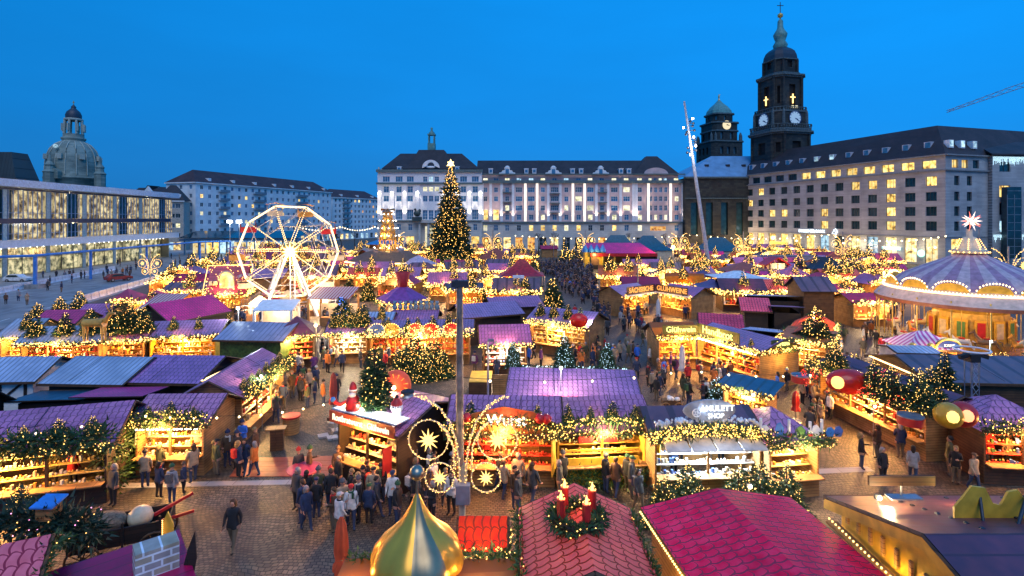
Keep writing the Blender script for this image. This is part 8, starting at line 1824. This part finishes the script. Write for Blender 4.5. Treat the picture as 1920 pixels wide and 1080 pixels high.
# floodlights standing over roofs: real lamps that light the lanes
for px, py, D, e_, c__, lab, m_ in ((1052, 690, 27.4, 260, (1, .93, .8), 'white floodlight over the wide violet roof', FLOOD), (446, 578, 46, 700, (.8, .92, 1), 'cold white floodlight on a stand left of the ferris wheel', FLOOD), (1648, 933, 15.4, 90, (1, .78, .4), 'floodlight on the back edge of the maroon roof', FLOODW), (1525, 587, 47, 900, (1, .68, .3), 'very bright warm floodlight on the orange lit stall', FLOODW), (1858, 640, 36.5, 420, (.85, .95, 1), 'cold white floodlight below the carousel', FLOOD), (592, 610, 41, 360, (1, .6, .2), 'orange floodlight over the maroon shelter', FLOODW), (1262, 463, 128, 6000, (1, .5, .12), 'big orange floodlight right of the stage', FLOODW), (1254, 528, 78, 900, (.6, .95, 1), 'cold turquoise lamp over the mulled wine wings', FLOOD), (1412, 740, 25.8, 130, (1, .7, .25), 'small yellow lamp in front of the blue grey shelter', FLOODW), (1406, 912, 18.4, 70, (1, .7, .3), 'lamp glaring among the firs behind the pink roof', FLOODW), (1106, 603, 46, 420, (.9, .9, 1), 'white lamp at the right end of the golden timber hut', FLOOD), (490, 705, 30, 160, (1, .85, .6), 'bright angel lamp over the garlanded stall', FLOODW), (1640, 762, 27, 120, (1, .3, .15), 'lamp among the red light bushes', FLOODW)):
    p = A(px, D, ZP(py, D)); t = thing('floodlight', lab, 'floodlight', (p.x, p.y, 0)); q = MB(); q.tube([(0, .1, 0), (0, .1, p.z)], .025 if D < 60 else .08, 5); q.build('post', METAL, t); r_ = .07 if D < 40 else .11 if D < 60 else .35 if D > 100 else .2
    q = MB(); q.box((0, .06, p.z), (r_*2.4, .08, r_*2)); q.build('housing', DMETAL, t); q = MB(); q.ball((0, -.03, p.z), r_, 0, 10, 7, (1, .5, 1)); q.build('lens', m_, t); lamp((0, -.35, p.z), e_, c__, .12, parent=t)
# party bulbs strung between posts across the near square
def wire(a, b, n, sag, lab, r_=.05, e_=0):
    t = thing('bulb_wire', lab, 'string of lights', a); d_ = b-a; P = [d_*f-V(0, 0, sag*4*f*(1-f)) for f in [k/16 for k in range(17)]]; q = MB(); q.tube(P, .01, 4); q.build('cable', BLACK, t)
    for k in range(n):
        f = (k+.5)/n; q = MB(); q.ball(tuple(d_*f-V(0, 0, sag*4*f*(1-f)+.08)), r_, 0, 8, 6); q.build('bulb', glow('wire_bulb', (1, .82, .42), 6), t)
wire(A(0, 21.3, ZP(815, 21.3)), A(250, 24, ZP(775, 24)), 6, .15, 'string of round bulbs above the glass goods stall'); wire(A(250, 24, ZP(775, 24)), A(625, 27, ZP(752, 27)), 9, .4, 'string of round bulbs from the crepe hut to the red parasol'); wire(A(862, 19.5, 6.2), A(1290, 27, 4.4), 5, .3, 'thin wire with bulbs from the central pole to the right'); wire(A(1290, 27, 4.4), A(1545, 27, 4.2), 5, .2, 'thin wire with bulbs above the jewellery stall')
for px0, px1, py, D, n, lab in ((960, 1300, 441, 170, 26, 'long string of white bulbs before the long building'), (1300, 1560, 440, 150, 20, 'string of white bulbs before the hotel, left part'), (1560, 1780, 442, 120, 16, 'string of white bulbs before the hotel, right part'), (640, 705, 425, 170, 14, 'scalloped string of bulbs left of the long building'), (560, 640, 425, 170, 14, 'scalloped string of bulbs above the ferris wheel side')):
    wire(A(px0, D, ZP(py, D)), A(px1, D, ZP(py-1, D)), n, 1.2, lab, .16)
# slim grey lamp and flag poles
for px, py0, D, lab in ((915, 638, 26.5, 'thin white pole rising behind the wide violet roof'), (1196, 488, 75, 'slim white pole before the magenta roof'), (1038, 430, 165, 'slim street lamp before the long building'), (925, 425, 170, 'slim street lamp behind the great tree'), (1275, 425, 165, 'slim street lamp by the golden ornament'), (1836, 428, 120, 'grey street lamp in front of the corner building')):
    t = thing('street_lamp', lab, 'street lamp', A(px, D)); h_ = ZP(py0, D); q = MB(); q.tube([(0, 0, 0), (0, 0, h_)], .05 if D < 60 else .1, 6); q.build('pole', METAL, t); q = MB(); q.box((.15 if D < 100 else -.5, 0, h_), (.3 if D < 100 else 1.4, .12, .12)); q.build('lamp_head', METAL, t)
# ---- street side: white barriers, blue pipe, car, banner wall, people handled above
for o_, lab, a0, a1 in ((18.6, 'white plastic barrier segment along the tram tracks', 30, 74), (1.2, 'white barrier segment along the market side of the street', 20, 95)):
    k = a0; seg = None
    while k < a1:
        p = E0+sd*k+sn*o_*(1 if o_ > 5 else 1); t = put('barrier', seg, loc=p, rz=math.atan2(sd.y, sd.x)) if seg else None
        if not seg:
            q = MB(); q.plate([(0, -.28, 0), (0, .28, 0), (0, .12, .35), (0, .09, .95), (0, -.09, .95), (0, -.12, .35)], (-1, 0, 0), 2.35); seg = q.mesh('barrier', mat('white_barrier', (.66, .70, .75), .5)); t = put('barrier', seg, loc=p, rz=math.atan2(sd.y, sd.x))
        t['label'] = lab; t['category'] = 'barrier'; t['group'] = 'white barrier segments'; t['share'] = 1; k += 2.5
t = thing('blue_pipe', 'raised light blue pipeline on posts running along the street', 'pipeline', A(66, 92)); q = MB(); pts = [A(-140, 84), A(66, 92), A(170, 106), A(275, 124), A(375, 146), A(432, 150)]; zz = [7.0]*6
P = [V(p.x-t.location.x, p.y-t.location.y, 5.6) for p in pts]; q.tube(P, .22, 8); q.build('pipe', BLUEP, t)
for p in P[1:]: q = MB(); q.tube([(p.x, p.y, 0), (p.x, p.y, 5.6)], .3 if p is P[1] else .25, 8); q.build('post', BLUEP, t)
q = MB(); q.box((0, 0, .35), (2.4, 1.6, .7)); q.build('footing', STONE, t)
t = thing('parked_car', 'white car parked on the pavement before the glass hall', 'car', A(34, 101), R(4)); q = MB()
prof_ = [(-2.1, .35), (2.1, .35), (2.15, .75), (1.6, .95), (.9, 1.02), (.3, 1.45), (-1.2, 1.48), (-1.9, 1.0), (-2.15, .9)]
q.plate([(x, -.85, z) for x, z in prof_], (0, -1, 0), 1.7); q.build('body', mat('white_car_paint', (.7, .72, .75), .25), t)
q = MB(); q.plate([(.75, -.87, 1.0), (.28, -.87, 1.38), (-1.1, -.87, 1.4), (-1.6, -.87, 1.02)][::-1], (0, -1, 0), .03); q.build('side_window', GLASSD, t)
for x in (-1.3, 1.35):
    for y in (-.82, .82): q = MB(); q.tube([(x, y-.1, .33), (x, y+.1, .33)], .33, 14); wh = q.build('wheel', BLACK, t); q = MB(); q.tube([(x, y-.12, .33), (x, y+.12, .33)], .18, 10); q.build('rim', METAL, wh)
t = thing('parked_car', 'dark red estate car passing the white barriers', 'car', G(222, 527), R(60)); q = MB(); q.plate([(x, -.85, z) for x, z in prof_], (0, -1, 0), 1.7); q.build('body', mat('dark_red_paint', (.25, .03, .03), .25), t); q = MB(); q.plate([(.75, -.87, 1.0), (.28, -.87, 1.38), (-1.1, -.87, 1.4), (-1.6, -.87, 1.02)][::-1], (0, -1, 0), .03); q.build('side_window', GLASSD, t)
for x in (-1.3, 1.35):
    for y in (-.82, .82): q = MB(); q.tube([(x, y-.1, .33), (x, y+.1, .33)], .33, 14); wh = q.build('wheel', BLACK, t); q = MB(); q.tube([(x, y-.12, .33), (x, y+.12, .33)], .18, 10); q.build('rim', METAL, wh)
# bare trees with a few lights along the square edges
def baretree(px, D, h, lab):
    t = thing('bare_tree', lab, 'tree', A(px, D)); tr, tw = MB(), MB(); tr.tube([(0, 0, 0), (0, 0, h*.35)], [.25, .18], 6); rg = random.Random(int(px))
    def br(p, d_, l, r_, n):
        e_ = p+d_*l; (tr if n > 3 else tw).tube([p, e_], [r_, r_*.6], 4)
        if n:
            for _ in range(3 if n > 2 else 2): br(e_, (d_+Vector((rg.uniform(-.7, .7), rg.uniform(-.7, .7), rg.uniform(-.1, .5)))).normalized(), l*.74, r_*.6, n-1)
    br(Vector((0, 0, h*.35)), Vector((0, 0, 1)), h*.2, .16, 5); tr.build('trunk', BARK, t); tw.build('crown', BARK, t)
for i, (px, D) in enumerate(((590, 150), (615, 156), (640, 162), (665, 168), (1010, 178), (1040, 182), (1180, 176), (1250, 172), (1290, 168), (1345, 178))): baretree(px, D, 9 if px < 700 else 7.5, 'bare winter tree left of the long building' if px < 700 else 'bare winter tree in front of the long building')
# carved fence and gate pieces in the yard
t = thing('picket_fence', 'short cream picket fence in front of the carousel', 'fence', G(1668, 630)); q = MB()
for k in range(14): q.box((-1.5+k*.24, 0, .5), (.09, .04, 1.0))
q.box((0, .03, .3), (3.4, .04, .08)); q.box((0, .03, .8), (3.4, .04, .08)); q.build('pickets', CREAM, t)
t = thing('hay_cart', 'small wooden cart with white flowers beside the parasol group', 'cart', G(1258, 770)); q = MB(); q.box((0, 0, .55), (1.1, .5, .3)); q.build('box', WOOD(), t); q = MB(); [q.ball((rng.uniform(-.45, .45), rng.uniform(-.2, .2), .78), .13, 0, 7, 5) for _ in range(9)]; q.build('flowers', GOODS[5], t)
for x in (-.4, .4): q = MB(); q.tube([(x+.28*math.cos(a), -.3, .3+.28*math.sin(a)) for a in [2*PI*k/16 for k in range(16)]], .04, 5, closed=True); [q.tube([(x, -.3, .3), (x+.28*math.cos(2*PI*k/8), -.3, .3+.28*math.sin(2*PI*k/8))], .02, 4) for k in range(8)]; q.build('wheel', WOODL(), t)

# nutcracker hall: glowing arch, little windows and bulbs along its ridge and verges
q = MB(); pts = [(-.8, 0, 0), (.8, 0, 0)]+[(.8*math.cos(PI*k/12), 0, 1.3+.8*math.sin(PI*k/12)) for k in range(13)]; q.plate(pts, (0, -1, 0), .3); q.build('arch_window', litpane('arch_glow', (1, .85, .4), (1, .6, .15), 1.3, .5), nh, loc=(0, -1.9, 3.2))
q = MB(); q.tube([(p[0]*1.1, -2.25, 3.2+p[2]*1.06) for p in pts[1:]], .12, 5); q.build('arch_frame', CREAM, nh)
for x in (-1.8, -1.3, 1.4, 1.9): q = MB(); q.box((x, -1.75, 4.0), (.36, .5, .5)); q.build('dormer', CREAM, nh)
q = MB()
for s_ in (-1, 1):
    for k in range(26): f = k/25; q.bulb((s_*2.6, -2.4*(1-f), 2.8+3.2*f), .06)
for k in range(40): q.bulb((-2.6+5.2*k/39, -.02, 6.05), .06)
for k in range(70): f = rng.random(); q.bulb((rng.uniform(-2.4, 2.4), -2.3*(1-f)-.05, 2.95+3.05*f), .05)
q.build('light_string', BULBM, nh)
# ================= FINISH: labels that single each thing out =================
flush_rest()
C.view_layer.update()
ORD = ['leftmost', 'second from left', 'third from left', 'fourth from left', 'fifth from left', 'sixth from left', 'seventh from left', 'eighth from left', 'ninth from left', 'tenth from left', 'eleventh from left', 'twelfth from left', 'thirteenth from left', 'fourteenth from left', 'fifteenth from left', 'sixteenth from left', 'seventeenth from left', 'eighteenth from left', 'nineteenth from left', 'twentieth from left']
by = {}
for o in SC.objects:
    if o.parent is None and 'label' in o and o.get('kind') is None: by.setdefault(o['label'], []).append(o)
for lab, os_ in by.items():
    if len(os_) < 2 or os_[0].get('share'): continue
    os_.sort(key=lambda o: PX(o.matrix_world.translation)[0])
    for i, o in enumerate(os_):
        if i < 20: o['label'] = lab+', '+(ORD[i] if i < len(os_)-1 or len(os_) < 3 else 'rightmost')
for o in SC.objects:
    if 'share' in o: del o['share']
    if o.parent is None and len(o.get('label', '').split()) > 16: print('LONG', o['label'])
